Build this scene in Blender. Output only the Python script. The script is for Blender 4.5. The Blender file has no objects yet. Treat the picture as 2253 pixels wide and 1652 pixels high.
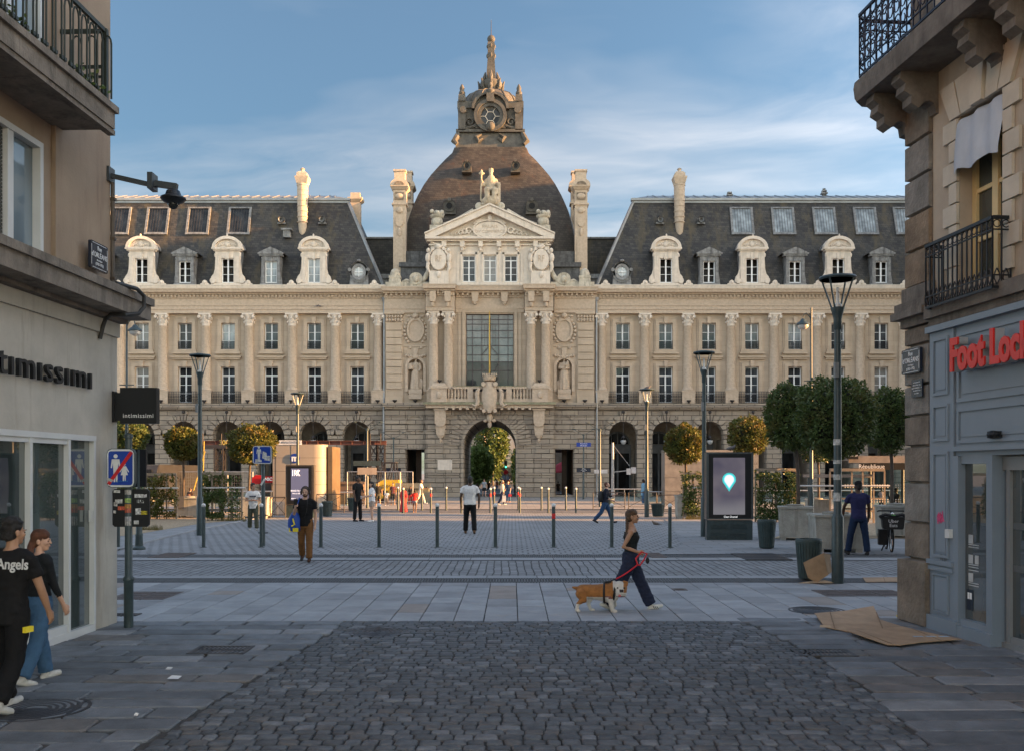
import bpy, math, random
from mathutils import Vector, Matrix, Euler, noise as mnoise
random.seed(7)
R = math.radians
scn = bpy.context.scene
COL = scn.collection
# ---- camera model: a level camera 2.1 m above the paving, looking along +Y ----
F, CX, VH, EYE = 2130.0, 1126.5, 1037.0, 2.1
def W(u, v, Y): return Vector(((u-CX)*Y/F, Y, EYE-(v-VH)*Y/F))
def G(u, v):
    Y = F*EYE/(v-VH); return Vector(((u-CX)*Y/F, Y, 0))
cam = bpy.data.objects.new('camera', bpy.data.cameras.new('camera')); COL.objects.link(cam)
cam.data.sensor_width = 36; cam.data.lens = 36*F/2253; cam.location = (0, 0, EYE); cam.rotation_euler = (R(90), 0, 0)
cam.data.shift_y = (VH-826)/2253; cam.data.clip_end = 3000; cam.data.clip_start = .1
scn.camera = cam

# ---------------- mesh builder ----------------
class MB:
    def __init__(s, xf=None): s.v = []; s.f = []; s.m = []; s.xf = xf; s.mi = 0
    def vs(s, pts):
        n = len(s.v)
        s.v.extend([tuple(s.xf @ Vector(p)) for p in pts] if s.xf is not None else [tuple(p) for p in pts]); return n
    def face(s, *idx): s.f.append(idx); s.m.append(s.mi)
    def poly(s, pts): n = s.vs(pts); s.face(*range(n, n+len(pts)))
    def box(s, x0, x1, y0, y1, z0, z1):
        n = s.vs([(x0,y0,z0),(x1,y0,z0),(x1,y1,z0),(x0,y1,z0),(x0,y0,z1),(x1,y0,z1),(x1,y1,z1),(x0,y1,z1)])
        for q in ((0,3,2,1),(4,5,6,7),(0,1,5,4),(1,2,6,5),(2,3,7,6),(3,0,4,7)): s.face(*[n+i for i in q])
    def taper(s, x0, x1, y0, y1, z0, z1, dx, dy):
        n = s.vs([(x0,y0,z0),(x1,y0,z0),(x1,y1,z0),(x0,y1,z0),(x0+dx,y0+dy,z1),(x1-dx,y0+dy,z1),(x1-dx,y1-dy,z1),(x0+dx,y1-dy,z1)])
        for q in ((0,3,2,1),(4,5,6,7),(0,1,5,4),(1,2,6,5),(2,3,7,6),(3,0,4,7)): s.face(*[n+i for i in q])
    def bar(s, p, q, w, h=None, up=(0,0,1)):
        p, q = Vector(p), Vector(q); d = (q-p)
        if d.length < 1e-6: return
        d.normalize(); a = d.cross(Vector(up))
        if a.length < 1e-3: a = d.cross(Vector((1,0,0)))
        a.normalize(); b = a.cross(d); h = h or w; a *= w/2; b *= h/2
        n = s.vs([p-a-b, p+a-b, p+a+b, p-a+b, q-a-b, q+a-b, q+a+b, q-a+b])
        for t in ((0,3,2,1),(4,5,6,7),(0,1,5,4),(1,2,6,5),(2,3,7,6),(3,0,4,7)): s.face(*[n+i for i in t])
    def rings(s, rings, cap=True, closed=True):
        ns = [s.vs(r) for r in rings]; k = len(rings[0])
        for a, b in zip(ns, ns[1:]):
            for i in range(k if closed else k-1): s.face(a+i, a+(i+1) % k, b+(i+1) % k, b+i)
        if cap: s.face(*reversed(range(ns[0], ns[0]+k))); s.face(*range(ns[-1], ns[-1]+k))
    def tube(s, p, q, r0, r1=None, n=8, cap=True):
        s.path([p, q], [r0, r0 if r1 is None else r1], n, cap)
    def path(s, pts, r, n=6, cap=True):
        pts = [Vector(p) for p in pts]
        if not isinstance(r, (list, tuple)): r = [r]*len(pts)
        rr = []; a = None
        for i, p in enumerate(pts):
            d = (pts[min(i+1, len(pts)-1)]-pts[max(i-1, 0)])
            d = d.normalized() if d.length > 1e-7 else Vector((0,0,1))
            if a is None or abs(a.dot(d)) > .95:
                a = d.cross(Vector((0,0,1)))
                if a.length < .05: a = d.cross(Vector((0,1,0)))
            a = (a-d*a.dot(d)).normalized(); b = d.cross(a)
            rr.append([p+(a*math.cos(2*math.pi*k/n)+b*math.sin(2*math.pi*k/n))*r[i] for k in range(n)])
        s.rings(rr, cap)
    def lathe(s, prof, n=16, c=(0,0,0), sx=1, sy=1, ph=0, cap=True):
        s.rings([[(c[0]+r*sx*math.cos(2*math.pi*k/n+ph), c[1]+r*sy*math.sin(2*math.pi*k/n+ph), c[2]+z) for k in range(n)] for r, z in prof], cap)
    def ylathe(s, prof, n=20, c=(0,0,0), sx=1, sz=1, cap=True):   # profile (r, y) round the Y axis
        s.rings([[(c[0]+r*sx*math.cos(2*math.pi*k/n), c[1]+y, c[2]+r*sz*math.sin(2*math.pi*k/n)) for k in range(n)] for r, y in prof], cap)
    def ball(s, c, r, n=10, m=6):
        rx, ry, rz = r if isinstance(r, (tuple, list)) else (r, r, r)
        s.rings([[(c[0]+rx*math.sin(t)*math.cos(2*math.pi*k/n), c[1]+ry*math.sin(t)*math.sin(2*math.pi*k/n), c[2]+rz*math.cos(t)) for k in range(n)]
                 for t in [math.pi*(j+.08 if j == 0 else j-.08 if j == m else j)/m for j in range(m+1)]])
    def prism(s, pts, y0, y1):            # polygon in XZ extruded in Y
        n = len(pts); a = s.vs([(x, y0, z) for x, z in pts]); b = s.vs([(x, y1, z) for x, z in pts])
        s.face(*range(a, a+n)); s.face(*reversed(range(b, b+n)))
        for i in range(n): s.face(a+i, b+i, b+(i+1) % n, a+(i+1) % n)
    def xprism(s, pts, x0, x1):           # polygon in YZ extruded in X
        n = len(pts); a = s.vs([(x0, y, z) for y, z in pts]); b = s.vs([(x1, y, z) for y, z in pts])
        s.face(*range(a, a+n)); s.face(*reversed(range(b, b+n)))
        for i in range(n): s.face(a+i, b+i, b+(i+1) % n, a+(i+1) % n)
    def arch(s, x0, x1, z0, z1, cx, hw, zs, y, yd, n=12, back=True):
        """wall panel x0..x1, z0..z1 with a round-headed opening; reveal from y back to yd"""
        arc = [(cx-hw, z0)]+[(cx-hw*math.cos(math.pi*i/n), zs+hw*math.sin(math.pi*i/n)) for i in range(n+1)]+[(cx+hw, z0)]
        out = [(x0, z0)]
        for i in range(n+1):
            t = i/n; out.append((x0, zs+(z1-zs)*min(1, t*4)) if t <= .25 else (x0+(x1-x0)*(t-.25)*2, z1) if t <= .75 else (x1, z1-(z1-zs)*(t-.75)*4))
        out.append((x1, z0))
        for yy in ((y, yd) if back else (y,)):
            a = s.vs([(x, yy, z) for x, z in arc]); b = s.vs([(x, yy, z) for x, z in out])
            for i in range(len(arc)-1): s.face(a+i, a+i+1, b+i+1, b+i)
        a = s.vs([(x, y, z) for x, z in arc]); b = s.vs([(x, yd, z) for x, z in arc])
        for i in range(len(arc)-1): s.face(a+i, b+i, b+i+1, a+i+1)
    def hole(s, x0, x1, z0, z1, holes, y, yd):
        """wall with rectangular openings (sorted columns of (hx0,hx1,[(hz0,hz1)..])), as solid boxes"""
        x = x0
        for hx0, hx1, zz in sorted(holes):
            if hx0 > x: s.box(x, hx0, y, yd, z0, z1)
            z = z0
            for a, b in sorted(zz):
                if a > z: s.box(hx0, hx1, y, yd, z, a)
                z = b
            if z < z1: s.box(hx0, hx1, y, yd, z, z1)
            x = hx1
        if x < x1: s.box(x, x1, y, yd, z0, z1)
    def keep(s, idx):
        s.f = [s.f[i] for i in idx]; use = sorted({k for f in s.f for k in f}); mp = {k: i for i, k in enumerate(use)}; s.v = [s.v[k] for k in use]; s.f = [tuple(mp[k] for k in f) for f in s.f]; s.m = [0]*len(s.f)
    def build(s, name, mats, parent=None, smooth=False, angle=40, **tags):
        me = bpy.data.meshes.new(name); me.from_pydata(s.v, [], s.f)
        for m in (mats if isinstance(mats, (list, tuple)) else [mats]): me.materials.append(m)
        if len(me.materials) > 1: me.polygons.foreach_set('material_index', s.m)
        if smooth:
            me.polygons.foreach_set('use_smooth', [True]*len(me.polygons))
            try: me.set_sharp_from_angle(angle=R(angle))
            except Exception: pass
        me.update()
        o = bpy.data.objects.new(name, me); COL.objects.link(o)
        if parent is not None: o.parent = parent
        tag(o, **tags); return o
def tag(o, label=None, cat=None, group=None, kind=None):
    if label: o['label'] = label
    if cat: o['category'] = cat
    if group: o['group'] = group
    if kind: o['kind'] = kind
    return o
def empty(name, loc, label=None, cat=None, group=None, rz=0):
    o = bpy.data.objects.new(name, None); COL.objects.link(o); o.location = loc; o.rotation_euler = (0, 0, rz)
    o.empty_display_size = .1
    return tag(o, label, cat, group)
KIDS = {}
def copy_tree(o, parent=None):
    c = o.copy(); COL.objects.link(c)
    if parent is not None: c.parent = parent
    for ch in list(o.children): copy_tree(ch, c)
    return c
def text(s, size, mat, parent=None, loc=(0,0,0), rot=(R(90),0,0), ext=.004, bold=0, align='CENTER', name='lettering', sx=1, spacing=1, shear=0):
    c = bpy.data.curves.new(name, 'FONT'); c.body = s; c.size = size; c.extrude = ext; c.offset = bold; c.align_x = align; c.align_y = 'CENTER'
    c.space_character = spacing; c.shear = shear; c.resolution_u = 3
    o = bpy.data.objects.new(name, c); COL.objects.link(o); o.data.materials.append(mat)
    if parent is not None: o.parent = parent
    o.location = loc; o.rotation_euler = rot; o.scale = (sx, 1, 1); return o

# ---------------- materials ----------------
def nodes(name):
    m = bpy.data.materials.new(name); m.use_nodes = True
    nt = m.node_tree; b = nt.nodes['Principled BSDF']; return m, nt, b
def N(nt, t, **k):
    n = nt.nodes.new('ShaderNode'+t)
    for a, v in k.items():
        if a in n.inputs: n.inputs[a].default_value = v
        else: setattr(n, a, v)
    return n
def c4(c): return (c[0], c[1], c[2], 1)
def mixc(nt, fac, a, b, mode='MIX'):
    n = nt.nodes.new('ShaderNodeMix'); n.data_type = 'RGBA'; n.blend_type = mode
    for s, v in ((0, fac), (6, a), (7, b)):
        if hasattr(v, 'links') or isinstance(v, bpy.types.NodeSocket): nt.links.new(v, n.inputs[s])
        else: n.inputs[s].default_value = v if s == 0 else c4(v)
    return n.outputs[2]
def ramp(nt, src, a, b):
    n = N(nt, 'MapRange'); n.inputs[1].default_value = a; n.inputs[2].default_value = b; n.clamp = True
    nt.links.new(src, n.inputs[0]); return n.outputs[0]
def noise(nt, vec, scale, detail=4, rough=.55):
    n = N(nt, 'TexNoise'); n.inputs['Scale'].default_value = scale; n.inputs['Detail'].default_value = detail; n.inputs['Roughness'].default_value = rough
    nt.links.new(vec, n.inputs['Vector']); return n.outputs['Fac']
def scaled(nt, vec, s):
    n = N(nt, 'Mapping'); n.inputs['Scale'].default_value = s; nt.links.new(vec, n.inputs['Vector']); return n.outputs[0]
def bump(nt, b, src, strength, dist=.02):
    n = N(nt, 'Bump'); n.inputs['Strength'].default_value = strength; n.inputs['Distance'].default_value = dist
    nt.links.new(src, n.inputs['Height'])
    if b.inputs['Normal'].links: nt.links.new(b.inputs['Normal'].links[0].from_socket, n.inputs['Normal'])
    nt.links.new(n.outputs[0], b.inputs['Normal'])
def M(name, col, rough=.6, metal=0, var=.25, scale=2.5, bmp=0, bscale=60, spec=.4, streak=0, dirt=None, trans=0):
    """paint, stone, cloth: base colour varied by two noises, with optional vertical streaks of grime and fine bump"""
    m, nt, b = nodes(name)
    b.inputs['Roughness'].default_value = rough; b.inputs['Metallic'].default_value = metal; b.inputs['Specular IOR Level'].default_value = spec
    tc = N(nt, 'TexCoord').outputs['Object']
    f = noise(nt, tc, scale, 5, .65)
    c = mixc(nt, ramp(nt, f, .3, .7), [x*(1-var) for x in col], [min(1, x*(1+var)) for x in col])
    if streak:
        s = noise(nt, scaled(nt, tc, (1, 1, .12)), 3.5, 5, .7)
        c = mixc(nt, ramp(nt, s, .52, .75), c, dirt or [x*.35 for x in col])
        nt.nodes[-1]
        m_ = nt.links[-1].to_node
    nt.links.new(c, b.inputs['Base Color'])
    if bmp: bump(nt, b, noise(nt, tc, bscale, 3), bmp)
    if trans: b.inputs['Transmission Weight'].default_value = trans
    return m
def brick(name, c1, c2, mortar, bw, bh, ms=.012, plane='xz', var=.3, rough=.8, bmp=.5, nscale=1.2, stain=None, stain_lo=.55, stain_hi=.75, streak=True, offset=.5, bias=0, squash=1, sfreq=2, warp=0, spec=.3, swap=False):
    m, nt, b = nodes(name); b.inputs['Roughness'].default_value = rough; b.inputs['Specular IOR Level'].default_value = spec
    tc = N(nt, 'TexCoord').outputs['Object']
    sep = N(nt, 'SeparateXYZ'); nt.links.new(tc, sep.inputs[0])
    comb = N(nt, 'CombineXYZ')
    if plane == 'xz':
        ad = N(nt, 'Math', operation='ADD'); nt.links.new(sep.outputs[0], ad.inputs[0]); nt.links.new(sep.outputs[1], ad.inputs[1])
        nt.links.new(ad.outputs[0], comb.inputs[0]); nt.links.new(sep.outputs[2], comb.inputs[1])
    else:
        nt.links.new(sep.outputs[1 if swap else 0], comb.inputs[0]); nt.links.new(sep.outputs[0 if swap else 1], comb.inputs[1])
    vec = comb.outputs[0]
    if warp:
        wn = N(nt, 'TexNoise'); wn.inputs['Scale'].default_value = 1.3; nt.links.new(vec, wn.inputs['Vector'])
        vm = N(nt, 'VectorMath', operation='SCALE'); vm.inputs['Scale'].default_value = warp; nt.links.new(wn.outputs['Color'], vm.inputs[0])
        va = N(nt, 'VectorMath', operation='ADD'); nt.links.new(vec, va.inputs[0]); nt.links.new(vm.outputs[0], va.inputs[1]); vec = va.outputs[0]
    t = N(nt, 'TexBrick'); t.offset = offset; t.squash = squash; t.squash_frequency = sfreq
    for k, v in (('Color1', c4(c1)), ('Color2', c4(c2)), ('Mortar', c4(mortar)), ('Scale', 1), ('Mortar Size', ms), ('Mortar Smooth', .3), ('Bias', bias), ('Brick Width', bw), ('Row Height', bh)): t.inputs[k].default_value = v
    nt.links.new(vec, t.inputs['Vector'])
    c = t.outputs['Color']
    f = noise(nt, tc, nscale, 6, .65)
    c = mixc(nt, ramp(nt, f, .3, .72), c, (1-var, 1-var, 1-var), 'MULTIPLY')
    n_ = nt.nodes[-1]
    if stain:
        s = noise(nt, scaled(nt, tc, (1, 1, .15) if streak else (1, 1, 1)), 1.1 if streak else .7, 6, .7)
        c = mixc(nt, ramp(nt, s, stain_lo, stain_hi), c, stain)
    nt.links.new(c, b.inputs['Base Color'])
    if bmp:
        inv = N(nt, 'Math', operation='SUBTRACT'); inv.inputs[0].default_value = 1; nt.links.new(t.outputs['Fac'], inv.inputs[1])
        bump(nt, b, inv.outputs[0], bmp, .02); bump(nt, b, noise(nt, tc, 40, 3), .15, .01)
    return m
def emis(name, col, s=1):
    m, nt, b = nodes(name); b.inputs['Base Color'].default_value = c4(col)
    b.inputs['Emission Color'].default_value = c4(col); b.inputs['Emission Strength'].default_value = s; return m
def glass(name, col=(.02,.025,.03), rough=.02, wob=.03, spec=.6, ior=1.6, coat=.15):
    m, nt, b = nodes(name); b.inputs['Base Color'].default_value = c4(col); b.inputs['Roughness'].default_value = rough
    b.inputs['IOR'].default_value = ior; b.inputs['Specular IOR Level'].default_value = spec
    b.inputs['Coat Weight'].default_value = coat; b.inputs['Coat Roughness'].default_value = .01
    tc = N(nt, 'TexCoord').outputs['Object']
    if wob: bump(nt, b, noise(nt, tc, 1.7, 2), wob, .05)
    c = mixc(nt, ramp(nt, noise(nt, scaled(nt, tc, (1, 1, .5)), .9, 2), .4, .62), col, [x*2.2+.02 for x in col]); nt.links.new(c, b.inputs['Base Color'])
    return m
def clearglass(name, tint=(.8,.9,.9), refl=.12):
    m, nt, b = nodes(name); out = nt.nodes['Material Output']
    tr = N(nt, 'BsdfTransparent'); tr.inputs[0].default_value = c4(tint); gl = N(nt, 'BsdfGlossy'); gl.inputs['Roughness'].default_value = .02
    mx = N(nt, 'MixShader'); fr = N(nt, 'Fresnel'); fr.inputs[0].default_value = 1.5
    nt.links.new(fr.outputs[0], mx.inputs[0]); nt.links.new(tr.outputs[0], mx.inputs[1]); nt.links.new(gl.outputs[0], mx.inputs[2]); nt.links.new(mx.outputs[0], out.inputs[0]); return m
def leafmat(name, c1, c2, c3=None):
    m, nt, b = nodes(name); b.inputs['Roughness'].default_value = .45; b.inputs['Specular IOR Level'].default_value = .35
    tc = N(nt, 'TexCoord').outputs['Object']; f = noise(nt, tc, 9, 3)
    c = mixc(nt, ramp(nt, f, .3, .7), c1, c2)
    if c3: c = mixc(nt, ramp(nt, noise(nt, tc, 2.2, 3), .5, .68), c, c3)
    nt.links.new(c, b.inputs['Base Color'])
    out = nt.nodes['Material Output']; tl = N(nt, 'BsdfTranslucent'); nt.links.new(c, tl.inputs[0]); mx = N(nt, 'MixShader'); mx.inputs[0].default_value = .3
    nt.links.new(b.outputs[0], mx.inputs[1]); nt.links.new(tl.outputs[0], mx.inputs[2]); nt.links.new(mx.outputs[0], out.inputs[0]); return m

STONE = brick('ashlar_limestone', (.465,.37,.275), (.515,.412,.308), (.38,.30,.225), 1.1, .42, .008, var=.16, stain=(.36,.29,.21), stain_lo=.52, stain_hi=.82, bmp=.15)
STONEW = M('pale_carved_stone', (.63,.55,.465), .8, var=.13, bmp=.25, bscale=14, streak=1, dirt=(.42,.38,.32))
STONEC = M('carved_limestone', (.47,.375,.283), .8, var=.16, bmp=.12, bscale=14, scale=5)
GRAN = brick('rusticated_granite', (.30,.25,.20), (.385,.325,.255), (.10,.085,.07), 1.35, .40, .028, var=.25, stain=(.22,.19,.15), bmp=.8)
GRANP = M('dressed_granite', (.36,.31,.25), .85, var=.25, bmp=.3, bscale=18, scale=3)
MOSS = M('mossy_stone', (.24,.23,.15), .9, var=.5, bmp=.5, bscale=12, scale=2)
SLATE = brick('slate_roof', (.036,.035,.036), (.082,.075,.067), (.02,.02,.02), .34, .20, .012, var=.45, nscale=.7, stain=(.095,.075,.042), stain_lo=.50, stain_hi=.72, bmp=.35, rough=.55, spec=.35)
SLATED = brick('dome_slate', (.048,.040,.035), (.085,.072,.060), (.026,.023,.021), .34, .2, .012, var=.4, nscale=.5, stain=(.10,.05,.03), stain_lo=.56, stain_hi=.8, bmp=.35, rough=.6)
LEAD = M('weathered_lead', (.20,.20,.20), .6, metal=.2, var=.45, streak=1, dirt=(.05,.05,.05), bmp=.3, bscale=10, scale=3)
LEADD = M('dark_lead', (.085,.085,.088), .6, metal=.1, var=.55, streak=1, dirt=(.02,.02,.02), bmp=.3, bscale=10, scale=3)
ZINC = M('zinc_sheet', (.27,.28,.29), .45, metal=.5, var=.2, scale=1.2)
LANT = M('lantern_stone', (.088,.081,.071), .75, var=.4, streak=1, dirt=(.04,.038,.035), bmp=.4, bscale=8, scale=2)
WHITE = M('white_paint', (.75,.76,.76), .4, var=.05)
IRON = M('wrought_iron', (.022,.024,.028), .45, metal=.3, var=.2)
STEELG = M('green_grey_paint', (.035,.055,.06), .4, var=.25, scale=8, spec=.5)
PANE = glass('window_glass', (.025,.03,.035), .03, .06, .4, 1.45)
PANEL_ = glass('light_window_glass', (.16,.18,.19), .04, .05)
PANED = glass('dark_window_glass', (.010,.012,.014), .03, .03, .35, 1.42)
BLACK = M('black_shadow_gap', (.008,.008,.009), .8)
GOLD = M('gilded_metal', (.42,.27,.06), .4, metal=.6, var=.1)
DARKM = M('dark_steel', (.05,.045,.045), .5, metal=.4)
# ================= PEOPLE =================
def remesh(mb, name, mat, parent, vox, smooth=3, wr=0, fn=None, fac=.6):
    me = bpy.data.meshes.new('raw'); me.from_pydata(mb.v, [], mb.f); o = bpy.data.objects.new('raw', me); COL.objects.link(o)
    r = o.modifiers.new('r', 'REMESH'); r.mode = 'VOXEL'; r.voxel_size = vox
    if smooth: s = o.modifiers.new('s', 'SMOOTH'); s.iterations = smooth; s.factor = fac
    dg = bpy.context.evaluated_depsgraph_get(); m2 = bpy.data.meshes.new_from_object(o.evaluated_get(dg)); bpy.data.objects.remove(o); bpy.data.meshes.remove(me)
    m2.name = name; m2.materials.clear()
    for m in (mat if isinstance(mat, (list, tuple)) else [mat]): m2.materials.append(m)
    if wr:
        ns = [v.normal.copy() for v in m2.vertices]
        for v, n in zip(m2.vertices, ns):
            p = v.co; v.co = p+n*wr*(mnoise.noise(Vector((p.x*9, p.y*9, p.z*22)))+.6*mnoise.noise(Vector((p.x*20, p.y*20+3, p.z*34))))
    m2.polygons.foreach_set('use_smooth', [True]*len(m2.polygons))
    if fn: m2.polygons.foreach_set('material_index', [fn(p.center, p.normal) for p in m2.polygons])
    m2.update(); q = bpy.data.objects.new(name, m2); COL.objects.link(q); q.parent = parent; return q
def chain(m, pts, rad, n=10):
    m.path(pts, rad, n)
    for p, r in zip(pts, rad): m.ball(p, r, n, 6)
LIP_M = M('lips', (.30,.10,.09), .5); EYE_M = M('eye_dark', (.03,.02,.015), .2)
def SK(name, c): return M(name, c, .5, var=.08, scale=8, spec=.35)
SKIN = {'pale': SK('fair_skin', (.52,.31,.22)), 'tan': SK('tan_skin', (.36,.20,.125)), 'brown': SK('brown_skin', (.12,.06,.035)), 'dark': SK('dark_skin', (.06,.032,.02))}
CL = {}
def cloth(name, c): 
    if name not in CL: CL[name] = M(name, c, .85, var=.16, scale=14, bmp=.25, bscale=120, spec=.2)
    return CL[name]
HAIRM = {k: M(k+'_hair', c, .5, var=.4, scale=25, bmp=.6, bscale=140) for k, c in (('black', (.012,.010,.009)), ('brown', (.05,.026,.013)), ('auburn', (.10,.035,.015)), ('chestnut', (.075,.042,.022)), ('grey', (.25,.23,.2)))}
SOLE = M('white_sole', (.45,.45,.43), .6)
def rot2(p, yaw, pitch): return Matrix.Rotation(R(yaw), 3, 'Z') @ (Matrix.Rotation(R(pitch), 3, 'X') @ Vector(p))
def person(label, u, v, vt, face=0, legs=((14, 4, 2), (-14, 10, 2)), la=(8, 7, 15, 4), ra=(-8, 7, 15, 4), lean=2, head=(0, 0), skin='tan', hair=('short', 'black'), top=('tshirt', 'white_cotton', (.6,.6,.6)), sleeve=.55, bottom=('trousers', 'black_cotton', (.02,.02,.022)), leg_len=1, shoes=(.5,.5,.5), fem=0, vox=.02, wr=0, loose=1.0, grip=(0, 0), hgt=None, hem=.88, wide=1.0, Y=None, kid=0, z0=0, sit=0):
    base = G(u, v) if Y is None else W(u, v, Y); Y = base.y
    pz = W(u, vt, Y).z-base.z
    k = (hgt or pz)/1.75; vox *= max(.6, k)
    root = empty('person', base, label, 'person', rz=R(face))
    # --- skeleton (metres for a 1.75 m figure, then scaled by k) ---
    hipz = .90; hx = .088*(1.02 if fem else 1); shx = (.165 if fem else .19)*wide; ln = math.tan(R(lean))
    J = {}
    for i, (s, (a, b, c)) in enumerate(((1, legs[0]), (-1, legs[1]))):
        hp = Vector((s*hx, 0, hipz)); t = Vector((s*math.sin(R(c)), -math.sin(R(a))*math.cos(R(c)), -math.cos(R(a))*math.cos(R(c)))); kn = hp+t*.42
        t2 = Vector((s*math.sin(R(c*.6)), -math.sin(R(a-b)), -math.cos(R(a-b)))); an = kn+t2*.40; J[s] = [hp, kn, an, a-b]
    low = min(J[1][2].z, J[-1][2].z); dz = .075-low
    for s in (1, -1): J[s][:3] = [p+Vector((0, 0, dz)) for p in J[s][:3]]
    H0 = hipz+dz
    up = lambda x, y, z: Vector((x, y-ln*(z-.90), z+dz))
    A = {}
    for s, (a, o, b, inn) in ((1, la), (-1, ra)):
        sh = up(s*shx, .005, 1.39); d = Vector((s*math.sin(R(o)), -math.sin(R(a))*math.cos(R(o)), -math.cos(R(a))*math.cos(R(o)))); el = sh+d*.285
        d2 = Vector((-s*math.sin(R(inn)), -math.sin(R(a+b))*math.cos(R(inn)), -math.cos(R(a+b))*math.cos(R(inn)))); wr_ = el+d2*.245; A[s] = (sh, el, wr_, d2)
    hc = up(0, -.012, 1.617)
    hd = lambda p: hc+rot2(p, head[0], head[1])
    m = MB(Matrix.Scale(k, 4)); f = fem
    def torso(mm, g, z0, z1, nk=True):
        rs = [(.86, .165 if f else .155, .115), (.93, .170 if f else .155, .118), (1.00, .150 if f else .148, .105), (1.08, .122 if f else .140, .095), (1.18, .128 if f else .150, .102), (1.28, .145 if f else .168, .115), (1.36, .150 if f else .172, .108), (1.42, .140 if f else .155, .09), (1.46, .085, .07), (1.49, .058, .055)]
        def at(z):
            for (za, a, b), (zb, c, d) in zip(rs, rs[1:]):
                if za <= z <= zb: t = (z-za)/(zb-za); return a+(c-a)*t, b+(d-b)*t
            return rs[0][1:] if z < rs[0][0] else rs[-1][1:]
        zs = [z0]+[r[0] for r in rs if z0 < r[0] < z1]+[z1]; out = []
        for z in zs:
            a, b = at(z); gg = g*(1 if z < 1.40 else .5); bulge = (-.018 if f and 1.2 < z < 1.34 else 0)
            out.append([up((a*wide+gg)*math.cos(q*math.pi/8), (b+gg)*math.sin(q*math.pi/8)*(1.18 if f and 1.2 < z < 1.34 and math.sin(q*math.pi/8) < 0 else 1)+.005, z) for q in range(16)])
        mm.rings(out)
    torso(m, 0, .86, 1.49)
    for s in (1, -1):
        hp, kn, an, q = J[s]; chain(m, [hp, hp*.5+kn*.5, kn, kn*.6+an*.4, an], [.082, .072, .052, .052, .036])
        dirx = Vector((0, -math.cos(R(min(max(q, -50), 20)*.6)), math.sin(R(min(max(q, -60), 25)*.6)))); chain(m, [an, an+Vector((0, 0, -.045))+dirx*.03, an+Vector((0, 0, -.05))+dirx*.15], [.034, .03, .022], 8)
        sh, el, wr_, d2 = A[s]; chain(m, [up(s*.10, .005, 1.40), sh+Vector((0, 0, -.012)), sh*.5+el*.5, el, el*.55+wr_*.45, wr_], [.052, .050 if not f else .044, .045 if not f else .039, .038 if not f else .034, .037 if not f else .033, .025])
        # hand: palm, four fingers, thumb
        n = Vector((-s, 0, 0)); n = (n-d2*n.dot(d2)); n = n.normalized() if n.length > .1 else Vector((0, 0, -1)); fr = d2.cross(n)*(1 if True else -1); fr = fr if (fr.dot(Vector((0, -1, 0)))+fr.z*.8) > 0 else -fr
        pc = wr_+d2*.045; chain(m, [wr_, pc, wr_+d2*.085], [.026, .030, .026], 8); chain(m, [pc+fr*.018, wr_+d2*.08+fr*.024], [.02, .016], 8); chain(m, [pc-fr*.016, wr_+d2*.078-fr*.022], [.02, .015], 8)
        if vox < .018:
            g = grip[0 if s > 0 else 1]
            for i, (off, L) in enumerate(((.030, .95), (.010, 1.05), (-.010, 1.0), (-.029, .8))):
                p = wr_+d2*.09+fr*off; cur = 0; pts = [p]
                for j, seg in enumerate((.036, .024, .02)):
                    cur += (18+g*60)*(1 if j else .8); dd = d2*math.cos(R(cur))+n*math.sin(R(cur)); p = p+dd*seg*L; pts.append(p)
                m.path(pts, [.0095, .009, .0085, .007], 6); m.ball(pts[-1], .007, 6, 4)
            chain(m, [pc+fr*.028-d2*.012, pc+fr*.05+d2*.02+n*.01, pc+fr*(.052-.02*g)+d2*.05+n*(.018+.02*g)], [.013, .011, .009], 6)
    # neck and head
    chain(m, [up(0, .012, 1.43), hc+Vector((0, .015, -.07))], [.054 if not f else .046]*2)
    def hball(mm, c, r, n=12, mmm=8):
        pts = []
        for j in range(mmm+1):
            t = math.pi*(j+.05 if j == 0 else j-.05 if j == mmm else j)/mmm; pts.append([hd((c[0]+r[0]*math.sin(t)*math.cos(2*math.pi*i/n), c[1]+r[1]*math.sin(t)*math.sin(2*math.pi*i/n), c[2]+r[2]*math.cos(t))) for i in range(n)])
        mm.rings(pts)
    big = 1.22 if kid else 1.0
    for c, r in (((0, .012, .045), (.074, .094, .086)), ((0, -.020, -.012), (.060, .072, .088)), ((0, -.052, -.078), (.034, .032, .028)), ((0, -.096, -.008), (.011, .014, .022)), ((0, -.104, -.020), (.014, .013, .011)), ((0, -.088, .022), (.045, .012, .010)), ((0, -.086, -.052), (.022, .012, .010)), ((.076, .012, -.004), (.010, .02, .031)), ((-.076, .012, -.004), (.010, .02, .031)), ((.034, -.062, -.018), (.026, .026, .024)), ((-.034, -.062, -.018), (.026, .026, .024))): hball(m, c, [q*big for q in r])
    remesh(m, 'body', SKIN[skin], root, vox*.62 if vox < .018 else vox*.8, 2)
    if vox < .018:
        for s in (1, -1): e = MB(Matrix.Scale(k, 4)); hball(e, (s*.031, -.0835, .004), (.014, .007, .006), 8, 5); e.build('eye', EYE_M, root, True)
        for s in (1, -1): e = MB(Matrix.Scale(k, 4)); hball(e, (s*.031, -.0965, .026), (.019, .006, .004), 8, 5); e.build('eyebrow', HAIRM[hair[1] if hair[1] in HAIRM else 'black'], root, True)
        e = MB(Matrix.Scale(k, 4)); hball(e, (0, -.097, -.052), (.020, .005, .006), 8, 5); e.build('lips', LIP_M, root, True)
    # hair
    hs, hcol = hair
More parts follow.
